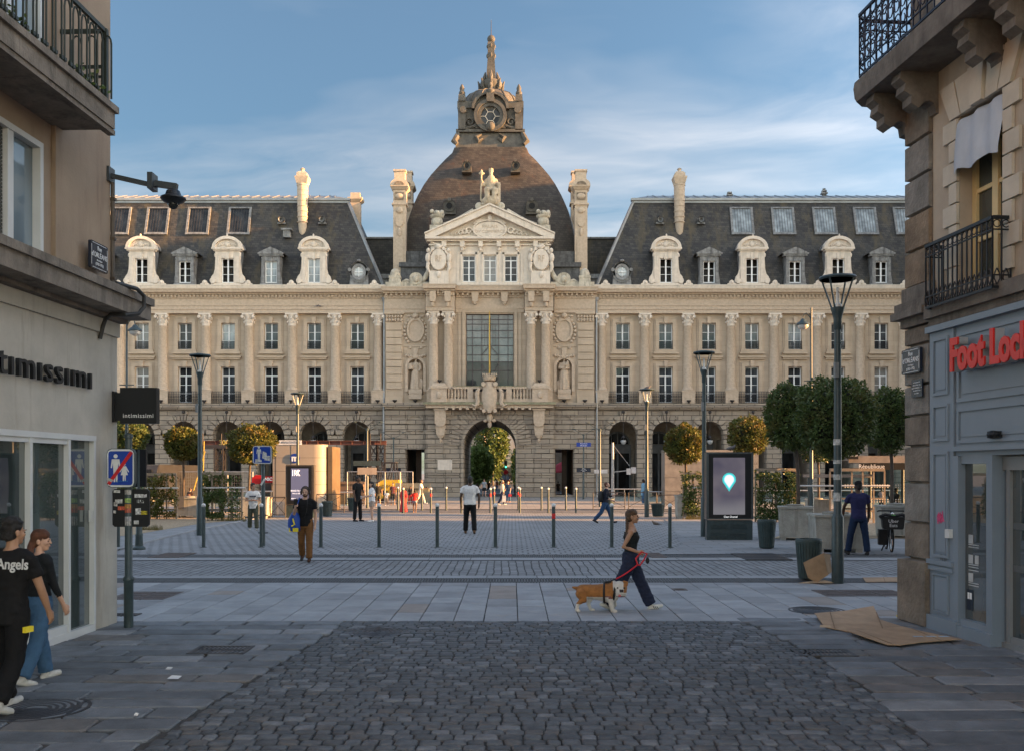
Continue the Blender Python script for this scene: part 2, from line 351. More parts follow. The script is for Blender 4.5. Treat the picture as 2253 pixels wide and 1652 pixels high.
    if hs:
        m = MB(Matrix.Scale(k, 4)); capm = hs == 'cap'
        for c, r in (((0, .022, .056), (.082, .096, .088)), ((0, .045, -.005), (.074, .066, .075))): hball(m, c, [q*big for q in r])
        if hs == 'curly':
            random.seed(int(u))
            for i in range(60):
                t, q = random.uniform(0, 6.28), random.uniform(.0, 1.25)
                c = (.08*math.sin(q)*math.cos(t), .024+.092*math.sin(q)*math.sin(t), .06+.086*math.cos(q))
                if c[1] > -.085: hball(m, c, (.02, .02, .018), 6, 4)
            for i in range(25): t = random.uniform(.15, math.pi-.15); hball(m, (.078*math.cos(t), .03+.075*math.sin(t), random.uniform(-.05, .05)), (.018, .018, .018), 6, 4)
        if hs == 'fringe': hball(m, (0, -.04, .105), (.07, .06, .04))
        if hs in ('long', 'ponytail', 'braid'):
            hball(m, (0, -.012, .07), (.079, .086, .074))
            tail = [hd((0, .09, .01)), up(0, .125, 1.50), up(0, .14, 1.40), up(0, .13, 1.30)]
            if hs == 'long': chain(m, [hd((0, .05, -.02)), up(.0, .085, 1.48), up(0, .115, 1.38), up(0, .115, 1.26)], [.075, .085, .075, .045]); chain(m, [hd((.06, .02, -.02)), up(.075, .02, 1.46)], [.04, .035]); chain(m, [hd((-.06, .02, -.02)), up(-.075, .02, 1.46)], [.04, .035])
            elif hs == 'ponytail': chain(m, tail, [.035, .045, .042, .02])
            else:
                for s in (1, -1):
                    for i in range(9): p = hd((s*.05, .085, .0)).lerp(up(s*.125, .075, 1.27), i/8); m.ball(p, (.034-.0015*i, .034-.0015*i, .030), 8, 5)
        if hs == 'bun': hball(m, (0, .07, .13), (.05, .05, .045))
        remesh(m, 'hair', HAIRM[hcol] if not capm else HAIRM['black'], root, max(.008*k, vox*.6), 2, .004 if vox < .018 else 0)
        if capm:
            m = MB(Matrix.Scale(k, 4)); hball(m, (0, .012, .075), (.088, .104, .078)); hball(m, (0, -.115, .062), (.062, .055, .010)); remesh(m, 'cap', cloth('black_cap_cloth', (.012,.012,.013)), root, vox*.7, 2)
    # trousers / shorts / skirt
    kind, cn, cc_ = bottom; cm_ = cloth(cn, cc_); m = MB(Matrix.Scale(k, 4))
    if kind == 'dress':
        rr = [(1.06, .14, .11), (.9, .185, .15), (.6, .21, .19), (.25, .25, .22), (.08, .27, .23)] if leg_len >= 1 else [(1.06, .14, .11), (.9, .185, .15), (.62, .22, .19)]
        m.rings([[up(a*math.cos(q*math.pi/9)*(1+.06*math.sin(q*2.6)), b*math.sin(q*math.pi/9)*(1+.06*math.sin(q*2.6)), z-dz*(z < .5)) for q in range(18)] for z, a, b in rr])
    else:
        g = .012*loose
        rs = [(1.045, .140 if f else .146, .10), (.98, .158, .112), (.92, .172 if f else .160, .120), (.86, .168 if f else .158, .118), (.80, .14, .10)]
        m.rings([[up((a+g)*math.cos(q*math.pi/8), (b+g)*math.sin(q*math.pi/8)+.005, z) for q in range(16)] for z, a, b in rs])
        for s in (1, -1):
            hp, kn, an, q = J[s]
            if leg_len >= .95: P, Rd = [hp, hp*.5+kn*.5, kn, kn*.5+an*.5, an+Vector((0, 0, .01))], [.088+g, .078+g*1.1, .061+g*1.3, .056+g*1.6, .050+g*1.7]
            else: e_ = hp.lerp(kn, leg_len*2) if leg_len <= .5 else kn.lerp(an, leg_len*2-1); P, Rd = [hp, hp*.5+e_*.5, e_], [.088+g, .084+g, .08+g*1.5] if leg_len <= .5 else [.088+g, .08+g, .066+g]
            m.path(P, Rd, 12); 
            for p, r in list(zip(P, Rd))[:-1]: m.ball(p, r, 12, 8)
    remesh(m, kind, cm_, root, vox, 3, wr)
    # top
    kind, cn, cc_ = top
    m = MB(Matrix.Scale(k, 4)); g = .016*loose
    if kind == 'camisole':
        torso(m, .010, .98, 1.375)
        for s in (1, -1): m.path([up(s*.075, -.095, 1.36), up(s*.09, -.05, 1.43), up(s*.088, .02, 1.455), up(s*.08, .095, 1.33)], .009, 6)
    else:
        torso(m, g, hem, 1.465)
        for s in (1, -1):
            sh, el, wr_, d2 = A[s]; m.ball(sh+Vector((0, 0, -.012)), .058 if f else .064, 10, 6); m.path([up(s*.05, .008, 1.432), up(s*.11, .006, 1.418), sh+Vector((0, 0, -.004))], [.066, .070, .066], 10)
            if sleeve <= 1: e_ = sh.lerp(el, sleeve); P, Rd = [sh, sh*.5+e_*.5, e_], [.066, .066, .064+.008*loose] if not f else [.056, .056, .058]
            else: e_ = el.lerp(wr_, sleeve-1); P, Rd = [sh, sh*.5+el*.5, el, e_], [.064, .056, .052, .040] if not f else [.055, .047, .044, .036]
            m.path(P, Rd, 10)
            for p, r in list(zip(P, Rd))[1:-1]: m.ball(p, r, 10, 6)
    remesh(m, kind, cloth(cn, cc_), root, vox, 3, wr)
    # shoes
    sm = cloth('shoe_%d_%d' % (shoes[0]*100, shoes[2]*100), shoes)
    for s in (1, -1):
        hp, kn, an, q = J[s]; q = min(max(q, -60), 25)*.6; dx = Vector((s*.02, -math.cos(R(q)), math.sin(R(q)))); dn = Vector((0, -math.sin(R(q)), -math.cos(R(q))))
        a = MB(Matrix.Scale(k, 4)); P = [an-dx*.045+dn*.048, an+dx*.06+dn*.046, an+dx*.165+dn*.05]; chain(a, [an+dn*.01, an-dx*.02+dn*.035], [.043, .042], 8); chain(a, P, [.033, .042, .034], 8)
        o = remesh(a, 'shoe', [sm, SOLE if sum(shoes) > .9 else BLACKS], root, vox*.6 if vox < .018 else vox*.8, 2, 0, (lambda c, n, an=an: 1 if c.z < (an.z-.058)*k else 0))
    root['_k'] = k; info = {'k': k, 'root': root, 'A': A, 'J': J, 'hd': hd, 'up': up, 'dz': dz}
    return info
BLACKS = M('dark_sole', (.02,.018,.016), .7)
def wpt(info, p):   # local 1.75 m-space point -> world
    r = info['root']; return Vector(r.location)+Matrix.Rotation(r.rotation_euler.z, 3, 'Z') @ (Vector(p)*info['k'])
NAVY_C = (.016,.024,.055)
walk = ((16, 3, 2), (-17, 16, 2))
stand = ((2, 2, 4), (-2, 2, 4))
p1 = person('young man seen from behind in black t-shirt with white back lettering and black trousers', 22, 1562, 1137, 168, ((10, 4, 3), (-10, 22, 3)), (-6, 8, 10, 3), (14, 12, 14, 2), 3, (-18, 0), 'tan', ('curly', 'black'), ('tshirt', 'black_tee', (.010,.010,.011)), .62, ('cargo_trousers', 'black_cargo_cloth', (.008,.008,.009)), 1, (.48,.48,.47), 0, .012, .006, 1.4, hem=.80)
p2 = person('auburn haired woman in black top and blue jeans walking beside the glass shop front', 84, 1500, 1160, 150, ((14, 4, 2), (-12, 14, 2)), (5, 6, 20, 4), (10, 8, 20, 4), 2, (-50, 0), 'pale', ('ponytail', 'auburn'), ('jumper', 'black_knit', (.014,.016,.018)), 1.55, ('jeans', 'blue_denim', (.05,.11,.20)), 1, (.48,.48,.46), 1, .012, .005, 1.5, hem=1.0)
p3 = person('bearded man with headphones in black v-neck t-shirt and brown trousers walking toward the camera', 672, 1234, 1068, 4, ((14, 4, 2), (-10, 22, 2)), (-4, 9, 14, 2), (22, 10, 108, 12), 1, (0, 0), 'pale', ('short', 'brown'), ('tshirt', 'black_tee', (.010,.010,.011)), .55, ('chinos', 'brown_twill', (.16,.075,.028)), 1, (.06,.03,.02), 0, .013, .005, 1.15, grip=(0, .8), hem=.84)
p4 = person('man in white printed t-shirt and olive cargo trousers looking aside near the street sign pole', 557, 1166, 1062, 12, ((6, 4, 4), (-8, 12, 4)), (14, 14, 78, 42), (14, 14, 78, 42), 2, (38, 0), 'tan', ('curly', 'black'), ('tshirt', 'white_tee', (.62,.61,.6)), .62, ('cargo_trousers', 'olive_cloth', (.07,.075,.055)), 1, (.35,.35,.35), 0, .016, .004, 1.5, hem=.82)
p5 = person('tall man dressed all in black standing with one hand on his hip', 787, 1146, 1046, 55, stand, (-20, 40, 95, 40), (4, 8, 10, 2), 0, (20, 0), 'brown', ('short', 'black'), ('tshirt', 'black_tee', (.010,.010,.011)), .6, ('tracksuit_trousers', 'black_jersey', (.012,.012,.014)), 1, (.02,.02,.025), 0, .018, .003, 1.0, hem=.84)
p6 = person('woman with long dark hair in loose white top and shorts holding a phone', 818, 1147, 1058, -70, stand, (20, 8, 60, 10), (20, 8, 60, 10), 0, (10, -10), 'pale', ('long', 'black'), ('blouse', 'white_cotton', (.62,.62,.63)), .75, ('shorts', 'pale_shorts', (.35,.27,.22)), .28, (.6,.6,.6), 1, .018, .004, 1.6, hem=.84)
p7 = person('man in dark polo shirt and shorts holding a child by the hand', 832, 1115, 1059, 20, ((8, 3, 3), (-8, 8, 3)), (2, 14, 10, 0), (0, 7, 10, 0), 0, (0, 0), 'tan', ('short', 'black'), ('polo', 'dark_polo', (.02,.02,.02)), .6, ('shorts', 'khaki_shorts', (.06,.06,.045)), .4, (.5,.5,.5), 0, .024)
p8 = person('small child in white t-shirt led by the hand', 851, 1112, 1078, 10, ((10, 3, 3), (-8, 8, 3)), (4, 12, 10, 0), (4, 16, 10, 0), 0, (0, 0), 'brown', ('short', 'black'), ('tshirt', 'white_tee', (.62,.61,.6)), .6, ('shorts', 'beige_shorts', (.4,.3,.22)), .6, (.5,.5,.5), 0, .024, kid=1)
p9 = person('woman in dark flowered blouse and long black shorts between two children', 864.5, 1110, 1061, 0, stand, (4, 12, 10, 0), (4, 12, 10, 0), 0, (0, 0), 'tan', ('bun', 'black'), ('blouse', 'flowered_cloth', (.10,.03,.035)), .7, ('shorts', 'black_cotton', (.02,.02,.022)), .55, (.3,.2,.15), 1, .024, wide=1.12)
p10 = person('small child in pale top at the right hand of the flowered blouse', 875, 1109, 1077, 0, stand, la=(4, 10, 10, 0), ra=(4, 10, 10, 0), skin='brown', hair=('short', 'black'), top=('tshirt', 'pale_tee', (.55,.53,.5)), bottom=('shorts', 'beige_shorts', (.4,.3,.22)), leg_len=.6, vox=.024, kid=1)
p11 = person('woman in long coral red dress walking away across the sunlit strip', 888, 1128, 1069, 172, ((10, 3, 2), (-8, 8, 2)), (4, 10, 10, 0), (-6, 10, 10, 0), 0, (0, 0), 'tan', ('long', 'brown'), ('dress_bodice', 'coral_cloth', (.55,.05,.05)), 1.4, ('dress', 'coral_cloth', (.55,.05,.05)), 1, (.3,.15,.1), 1, .022, .004)
p12 = person('girl in black top raising her arm beside the group in red', 903, 1109, 1068, 0, stand, (80, 25, 60, 20), (4, 8, 10, 0), 0, (0, 0), 'brown', ('long', 'black'), ('tshirt', 'black_tee', (.010,.010,.011)), .5, ('skirt_trousers', 'red_cloth', (.40,.03,.03)), 1, (.3,.2,.15), 1, .024)
p13 = person('girl in bright red t-shirt and denim shorts walking away', 912.5, 1127, 1075, 175, ((8, 3, 2), (-8, 8, 2)), (4, 12, 10, 0), (4, 12, 10, 0), 0, (0, 0), 'brown', ('braid', 'black'), ('tshirt', 'red_tee', (.60,.04,.03)), .6, ('shorts', 'denim_shorts', (.20,.26,.32)), .22, (.3,.2,.15), 1, .024)
p14 = person('woman all in white striding right while reading a phone', 925.5, 1108, 1053, 75, ((22, 6, 2), (-18, 18, 2)), (20, 10, 80, 10), (25, 8, 80, 10), 4, (0, -15), 'tan', ('bun', 'brown'), ('tunic', 'ivory_cloth', (.62,.58,.5)), 1.3, ('trousers', 'ivory_trousers', (.62,.57,.48)), 1, (.6,.6,.6), 1, .022, .003, 1.4)
p15 = person('man in fitted white t-shirt and black cargo trousers walking away toward the archway', 1034, 1173, 1046, 182, ((8, 4, 4), (-9, 12, 4)), (-3, 15, 12, 2), (3, 15, 12, 2), 0, (12, 0), 'dark', ('short', 'black'), ('tshirt', 'white_tee', (.62,.61,.6)), .55, ('cargo_trousers', 'black_cargo_cloth', (.008,.008,.009)), 1, (.12,.07,.04), 0, .014, .005, 1.25, wide=1.08, hem=.88)
p16 = person('woman hiker in grey top and black shorts coming out of the archway', 1065.5, 1093, 1052, 8, ((12, 3, 3), (-10, 12, 3)), (8, 16, 30, 0), (8, 16, 30, 0), 0, (0, 0), 'pale', ('long', 'brown'), ('tshirt', 'grey_tee', (.22,.24,.27)), .6, ('shorts', 'black_cotton', (.02,.02,.022)), .35, (.2,.2,.2), 1, .026)
p17 = person('bald older man in cream jacket carrying a white shopping bag', 1105, 1110, 1055, 95, ((12, 4, 3), (-14, 14, 3)), (4, 8, 10, 0), (4, 8, 10, 0), 2, (0, 0), 'brown', ('short', 'grey'), ('jacket', 'cream_cloth', (.58,.50,.38)), 1.85, ('trousers', 'navy_trousers', (.025,.03,.06)), 1, (.6,.6,.6), 0, .022, .003, 1.5, hem=.80)
p18 = person('woman in blue flowered blouse with a red handbag facing the cream jacket', 1118.5, 1104, 1057, -20, stand, (4, 8, 20, 0), (4, 8, 60, 0), 0, (0, 0), 'pale', ('short', 'brown'), ('blouse', 'blue_flowered_cloth', (.03,.055,.10)), .8, ('jeans', 'blue_denim', (.05,.11,.20)), 1, (.3,.1,.1), 1, .024)
p19 = person('person in dark hooded jacket and jeans walking right while looking at a phone', 1331, 1150, 1056, 78, ((25, 8, 2), (-20, 22, 2)), (30, 6, 80, 10), (6, 8, 60, 0), 6, (0, -22), 'pale', ('short', 'auburn'), ('hooded_jacket', 'dark_navy_fleece', (.014,.016,.026)), 1.5, ('jeans', 'dark_denim', (.025,.06,.13)), 1, (.03,.03,.04), 1, .017, .004, 1.5, grip=(.7, .2))
p20 = person('young woman with braids in black camisole and navy trousers walking a dog', 1388, 1341, 1122, 84, ((24, 0, 1), (-26, 12, 1)), (-8, 6, 14, 2), (-27, 10, 98, 6), 1, (0, -8), 'tan', ('braid', 'chestnut'), ('camisole', 'black_knit', (.014,.016,.018)), .5, ('trousers', 'navy_linen', (.018,.024,.050)), 1, (.6,.6,.57), 1, .011, .009, 2.3, grip=(.1, .9), hgt=1.60)
p21 = person('man in navy t-shirt and black cap seen from behind leaning on a concrete planter', 1889, 1220, 1057, 172, ((6, 2, 12), (-2, 2, 9)), (20, 22, 14, 0), (12, 12, 8, 0), 4, (28, 0), 'dark', ('cap', 'black'), ('tshirt', 'navy_tee', (.022,.024,.075)), .55, ('trousers', 'blue_trousers', (.012,.025,.06)), 1, (.03,.03,.03), 0, .014, .006, 1.2, wide=1.05, hem=.86)
p22 = person('man in patterned cap and dark jacket sitting behind the right planter', 1975, 1138, 1084, -80, ((80, 80, 6), (80, 80, 6)), (30, 10, 60, 10), (50, 10, 100, 20), 6, (0, 0), 'dark', ('cap', 'black'), ('jacket', 'black_jacket', (.015,.015,.016)), 1.85, ('trousers', 'black_cotton', (.02,.02,.022)), 1, (.03,.03,.03), 0, .02, hgt=1.7)
p23 = person('person with a brown backpack seen from behind beyond the left planter', 418, 1128, 1072, 165, stand, skin='tan', hair=('short', 'brown'), top=('jacket', 'brown_jacket', (.05,.032,.025)), sleeve=1.8, vox=.024, hem=.8)
p24 = person('person in light blue hooded coat standing by the glass railing', 1415, 1108, 1053, 100, stand, skin='dark', hair=('short', 'black'), top=('coat', 'light_blue_cloth', (.16,.33,.48)), sleeve=1.85, bottom=('trousers', 'blue_denim', (.05,.11,.20)), vox=.026, hem=.6, loose=1.6)
p25 = person('distant pedestrian in brown top walking under the archway trees', 1075, 1086, 1056, 180, walk, vox=.03, skin='tan', top=('shirt', 'brown_jacket', (.05,.032,.025)), bottom=('shorts', 'dark_shorts', (.03,.03,.03)), leg_len=.4)
p26 = person('distant pedestrian in jeans walking down the street beyond the archway', 1093.5, 1081, 1053.5, 180, walk, vox=.03, skin='pale', hair=('long', 'black'), top=('shirt', 'rust_shirt', (.25,.09,.06)), bottom=('jeans', 'blue_denim', (.05,.11,.20)), fem=1)
p27 = person('person in flowered top waiting under the bus shelter', 1940, 1127, 1073, 180, stand, vox=.026, skin='brown', hair=('bun', 'black'), top=('blouse', 'pale_flowered_cloth', (.35,.24,.22)), bottom=('trousers', 'black_cotton', (.02,.02,.022)), fem=1)
p28 = person('person in dark polo standing by the terrace parasol in the right passage', 1228, 1090, 1058, 180, stand, vox=.03, skin='tan', top=('shirt', 'brown_jacket', (.05,.032,.025)), bottom=('shorts', 'dark_shorts', (.03,.03,.03)), leg_len=.4, Y=84)
# things carried
def loop(c, r, ax=(1, 0), z=(0, 1), n=12): return [Vector(c)+Vector((ax[0]*r*math.cos(2*math.pi*i/n), ax[1]*r*math.cos(2*math.pi*i/n), r*math.sin(2*math.pi*i/n))) for i in range(n+1)]
BLUEB = M('blue_bag_cloth', (.012,.06,.32), .5, var=.2, scale=6); YEL = M('yellow_print', (.75,.6,.03), .5)
hp = wpt(p3, (-.235, -.03, .98)); m = MB(); m.rings([[(hp.x+a*w_, hp.y-.02+b*.07, hp.z+z) for a, b in ((-1, 0), (-.6, -1), (.6, -1), (1, 0), (.6, 1), (-.6, 1))] for z, w_ in ((-.30, .04), (-.27, .13), (-.15, .165), (0, .155), (.14, .08), (.20, .02))])
bag = m.build('body', BLUEB, None, True, 60); tb = empty('tote_bag', hp, 'blue cloth tote bag with yellow print on the shoulder of the man with headphones', 'bag')
bag.parent = tb; bag.matrix_parent_inverse = Matrix.Translation(-hp); m = MB(); sh = wpt(p3, (-.13, -.05, 1.47)); m.path([hp+Vector((-.02, -.05, .16))-hp, sh+Vector((-.02, -.06, -.12))-hp, sh-hp, wpt(p3, (-.15, .09, 1.36))-hp], .016, 6); m.build('strap', BLUEB, tb, True)
m = MB(); m.rings([[(a, b, z) for a, b in ((-.13, -.055), (-.02, -.095), (.1, -.09), (.02, -.06))] for z in (-.29, -.2)]); m.path([(-.03, -.097, .02), (.01, -.1, -.12), (-.06, -.1, -.16)], .018, 6); m.build('print', YEL, tb)
h3 = p3['A'][-1]; q = wpt(p3, h3[2]+h3[3]*.10+Vector((0, -.03, .02))); m = MB(); m.box(q.x-.037, q.x+.037, q.y-.012, q.y+.0, q.z-.02, q.z+.12); tag(m.build('phone', M('black_phone', (.02,.018,.016), .2)), 'phone held up by the man in headphones', 'phone')
m = MB(); hd3 = p3['hd']
for s in (1, -1): c = hd3((s*.088, .012, 0)); m.rings([[Vector((c.x+s*dx*.02-.008*s, c.y+.042*math.cos(t*.7), c.z+.05*math.sin(t*.7)))*p3['k'] for t in range(9)] for dx in (0, 1, 1.6)])
m.path([hd3((.098*math.cos(t*math.pi/10), .012, .02+.125*math.sin(t*math.pi/10)))*p3['k'] for t in range(11)], .014, 6); m.build('headphones', M('black_plastic', (.012,.012,.012), .4), p3['root'], True)
m = MB(); m.path([hd3((.05, -.05, -.09))*p3['k'], p3['up'](.06, -.125, 1.38)*p3['k'], p3['up'](.05, -.145, 1.2)*p3['k'], p3['up'](.0, -.15, 1.05)*p3['k']], .003, 4); m.build('earphone_cable', M('black_plastic2', (.03,.03,.03), .4), p3['root'])
m = MB()
for c, r in (((0, -.055, -.072), (.048, .040, .030)), ((.045, -.03, -.055), (.018, .035, .035)), ((-.045, -.03, -.055), (.018, .035, .035)), ((0, -.093, -.038), (.03, .008, .006))): m.ball(hd3(c)*p3['k'], [x*p3['k'] for x in r], 10, 6)
m.build('beard', HAIRM['brown'], p3['root'], True)
# lettering and details on the near couple
text('Palm Angels', .125, WLET:=M('white_print', (.55,.55,.55), .8), p1['root'], p1['up'](0, .158, 1.35)*p1['k'], (R(84), 0, R(180)), .001, .003, sx=.95)
m = MB(); c = p1['J'][-1][1]*.35+p1['J'][-1][0]*.65; m.box(c.x-.13, c.x-.095, c.y-.05, c.y+.05, c.z-.02, c.z+.03); o = m.build('yellow_tag', YEL, p1['root']); o.scale = [p1['k']]*3
text('MARSEL', .07, NAVYL:=M('navy_print', (.02,.03,.06), .8), p4['root'], p4['up'](0, -.155, 1.27)*p4['k'], (R(92), 0, 0), .001, .004)
# dog walker: shoe stripes, lead
dogx, dogy = G(1263, 1345).x, G(1263, 1345).y
dog = empty('dog', (dogx, dogy, 0), 'stocky brown and white bulldog in black harness looking at the camera', 'dog')
m = MB(); c_ = chain
c_(m, [(.12, 0, .315), (.22, 0, .305), (.34, 0, .295), (.46, 0, .29), (.56, 0, .295)], [.095, .108, .118, .142, .135], 14)
c_(m, [(.50, -.02, .26), (.57, -.03, .24)], [.12, .10], 12); c_(m, [(.56, -.01, .33), (.63, -.05, .35)], [.115, .10], 12)
m.ball((.672, -.075, .362), (.118, .10, .112), 14, 10); m.ball((.685, -.13, .31), (.094, .075, .068), 12, 8); m.ball((.685, -.165, .352), (.06, .022, .018), 10, 6); m.ball((.645, -.14, .285), (.045, .05, .05), 10, 6); m.ball((.73, -.135, .285), (.042, .05, .05), 10, 6); m.ball((.69, -.17, .335), (.032, .022, .024), 10, 6); m.ball((.68, -.12, .255), (.055, .045, .025), 10, 6)
for x in (.645, .72): m.ball((x, -.14, .375), (.03, .02, .022), 8, 6)
c_(m, [(.60, -.03, .455), (.575, -.06, .45), (.575, -.095, .415)], [.022, .024, .014], 8); c_(m, [(.745, -.04, .455), (.785, -.06, .445), (.785, -.095, .415)], [.022, .024, .014], 8)
c_(m, [(.10, -.06, .28), (.14, -.075, .20), (.055, -.08, .125), (.03, -.08, .04), (.065, -.085, .022)], [.085, .06, .03, .026, .03], 10)
c_(m, [(.14, .06, .28), (.24, .075, .19), (.22, .08, .11), (.255, .08, .03), (.295, .08, .02)], [.08, .055, .03, .026, .028], 10)
c_(m, [(.50, -.09, .24), (.545, -.11, .16), (.565, -.115, .04), (.605, -.12, .022)], [.07, .045, .034, .035], 10)
c_(m, [(.54, .07, .24), (.60, .085, .15), (.625, .09, .09), (.59, .09, .055)], [.065, .042, .03, .03], 10)
c_(m, [(.05, 0, .355), (.01, 0, .36), (-.02, 0, .37)], [.03, .024, .014], 8)
def dogcol(c, n):
    x, y, z = c
    if z < .13 and x < .2: return 1
    if x > .44 and z < .21: return 1
    if z < .235 and .18 < x < .5: return 1
    if .5 < x < .60 and z < .2: return 1
    if .15 < x < .33 and y > .02 and z < .2: return 1
    if y < -.170 and .315 < z < .357 and abs(x-.69) < .03: return 2
    if y < -.14 and z < .255: return 3
    if x > .60 and y < -.02:
        if x > .725 and z > .31: return 0
        return 1
    if x > .57 and z > .33 and y < -.02: return 1
    return 0
remesh(m, 'body', [M('tan_fur', (.30,.125,.035), .8, var=.3, scale=12, bmp=.4, bscale=150), M('white_fur', (.55,.52,.48), .8, var=.15, scale=12, bmp=.4, bscale=150), M('dog_nose', (.02,.015,.015), .3), M('dog_lip', (.16,.07,.07), .5)], dog, .008, 3, .003, dogcol)
m = MB()
for x in (.645, .722): m.ball((x+(x-.683)*.25, -.168, .378), (.014, .009, .011), 8, 5)
m.build('eyes', M('dog_eye', (.01,.008,.006), .15), dog, True)
m = MB(); m.ball((.665, -.185, .268), (.022, .012, .024), 8, 6); m.build('tongue', M('pink_tongue', (.45,.12,.14), .4), dog, True)
HARN = M('black_webbing', (.012,.012,.013), .6); m = MB()
m.path([(.455+.02*math.sin(t*math.pi/8), .150*math.sin(t*math.pi/8), .29+.152*math.cos(t*math.pi/8)) for t in range(17)], .016, 6); m.path([(.57+.05*math.cos(t*math.pi/8)*.3+.02, -.02+.135*math.sin(t*math.pi/8), .30+.14*math.cos(t*math.pi/8)) for t in range(17)], .018, 6); m.path([(.46, -.02, .445), (.52, -.02, .45), (.58, -.02, .44)], .018, 6)
m.build('harness', HARN, dog, True)
hand = wpt(p20, p20['A'][-1][2]+p20['A'][-1][3]*.10); dh = Vector((dogx+.52, dogy-.02, .455)); REDL = M('red_webbing', (.55,.015,.03), .6)
m = MB(); mid = hand+Vector((-.09, -.03, -.16)); pts = [dh]+[dh.lerp(mid, i/8)+Vector((0, 0, -.03*math.sin(math.pi*i/8))) for i in range(1, 9)]; m.path(pts[2:], .011, 6); m.path([mid, mid+Vector((-.03, -.02, .09)), hand+Vector((-.03, -.02, .03)), hand+Vector((.05, -.02, .0)), mid+Vector((.09, -.02, .07)), mid+Vector((.03, -.02, -.01)), mid], .013, 6)
lead = empty('dog_lead', dh, 'red dog lead running from the woman to the bulldog', 'dog lead'); o = m.build('strap', REDL, lead, True); o.location = -dh
m = MB(); m.path(pts[:3], .009, 6); o = m.build('clip', HARN, lead, True); o.location = -dh
m = MB(); m.ball(hand+Vector((.06, -.02, -.10)), (.03, .025, .05), 8, 6); tag(m.build('bag_dispenser', HARN, None, True), 'black bag dispenser dangling below the hand of the dog walker', 'dispenser')
for s in (1, -1):
    an = p20['J'][s][2]; k = p20['k']; m = MB(Matrix.Scale(k, 4))
    for i in range(3):
        for sd_x in (-1, 1): m.bar((an.x+sd_x*.045+s*.01, an.y-.035-i*.03, an.z-.012), (an.x+sd_x*.047+s*.01, an.y-.06-i*.03, an.z-.055), .006, .011)
    m.build('shoe_stripes', BLACKS, p20['root'])
# bags and phones of the others
def backpack(info, label, mat, side=0, z=1.12):
    c = wpt(info, info['up'](side, .19, z)); e = empty('backpack', c, label, 'backpack', rz=info['root'].rotation_euler.z); m = MB(); kk = info['k']
    m.rings([[(x*w_, y*d_, zz) for x, y in ((-1, -.5), (-.7, -1), (.7, -1), (1, -.5), (1, .5), (.7, 1), (-.7, 1), (-1, .5))] for zz, w_, d_ in ((-.24, .08, .05), (-.2, .15, .10), (0, .155, .11), (.16, .13, .09), (.22, .06, .04))]); m.build('body', mat, e, True, 60)
    m = MB(); m.ball((0, .09, -.08), (.10, .04, .09), 10, 6); m.build('pocket', mat, e, True); e.scale = [kk]*3; return e
backpack(p19, 'black backpack slung on the person looking at a phone', HARN, -.03, 1.16); backpack(p23, 'brown backpack worn beyond the left planter', M('brown_canvas', (.10,.045,.03), .8))
def held(info, s, label, w_, h_, mat, name='phone', cat='phone', dz=.0):
    A_ = info['A'][s]; q = wpt(info, A_[2]+A_[3]*.10); m = MB(); m.box(q.x-w_/2, q.x+w_/2, q.y-.03, q.y-.015, q.z-h_/2+dz, q.z+h_/2+dz); return tag(m.build(name, mat), label, cat)
PH = M('phone_black', (.015,.015,.017), .2)
held(p19, 1, 'phone in the hand of the person in the hooded jacket', .09, .05, PH); held(p14, -1, 'phone read by the woman all in white', .1, .06, PH); held(p6, -1, 'white phone held by the woman in the loose white top', .07, .12, M('phone_white', (.5,.5,.52), .3))
def carrier(info, s, label, w_, h_, mat):
    A_ = info['A'][s]; q = wpt(info, A_[2]+A_[3]*.09); m = MB(); m.rings([[(q.x+a*w_*e, q.y+b*.05*e, q.z+z) for a, b in ((-1, -1), (1, -1), (1, 1), (-1, 1))] for z, e in ((-.08-h_, .9), (-.08-h_*.8, 1), (-.1, .9))]); m.path([(q.x-w_*.6, q.y, q.z-.1), (q.x, q.y, q.z), (q.x+w_*.6, q.y, q.z-.1)], .008, 5); return tag(m.build('carrier_bag', mat), label, 'bag')
carrier(p17, -1, 'white plastic shopping bag held by the man in the cream jacket', .12, .42, M('white_plastic', (.55,.55,.53), .5)); carrier(p18, 1, 'red handbag of the woman in the blue flowered blouse', .12, .2, M('red_leather', (.35,.02,.03), .5))
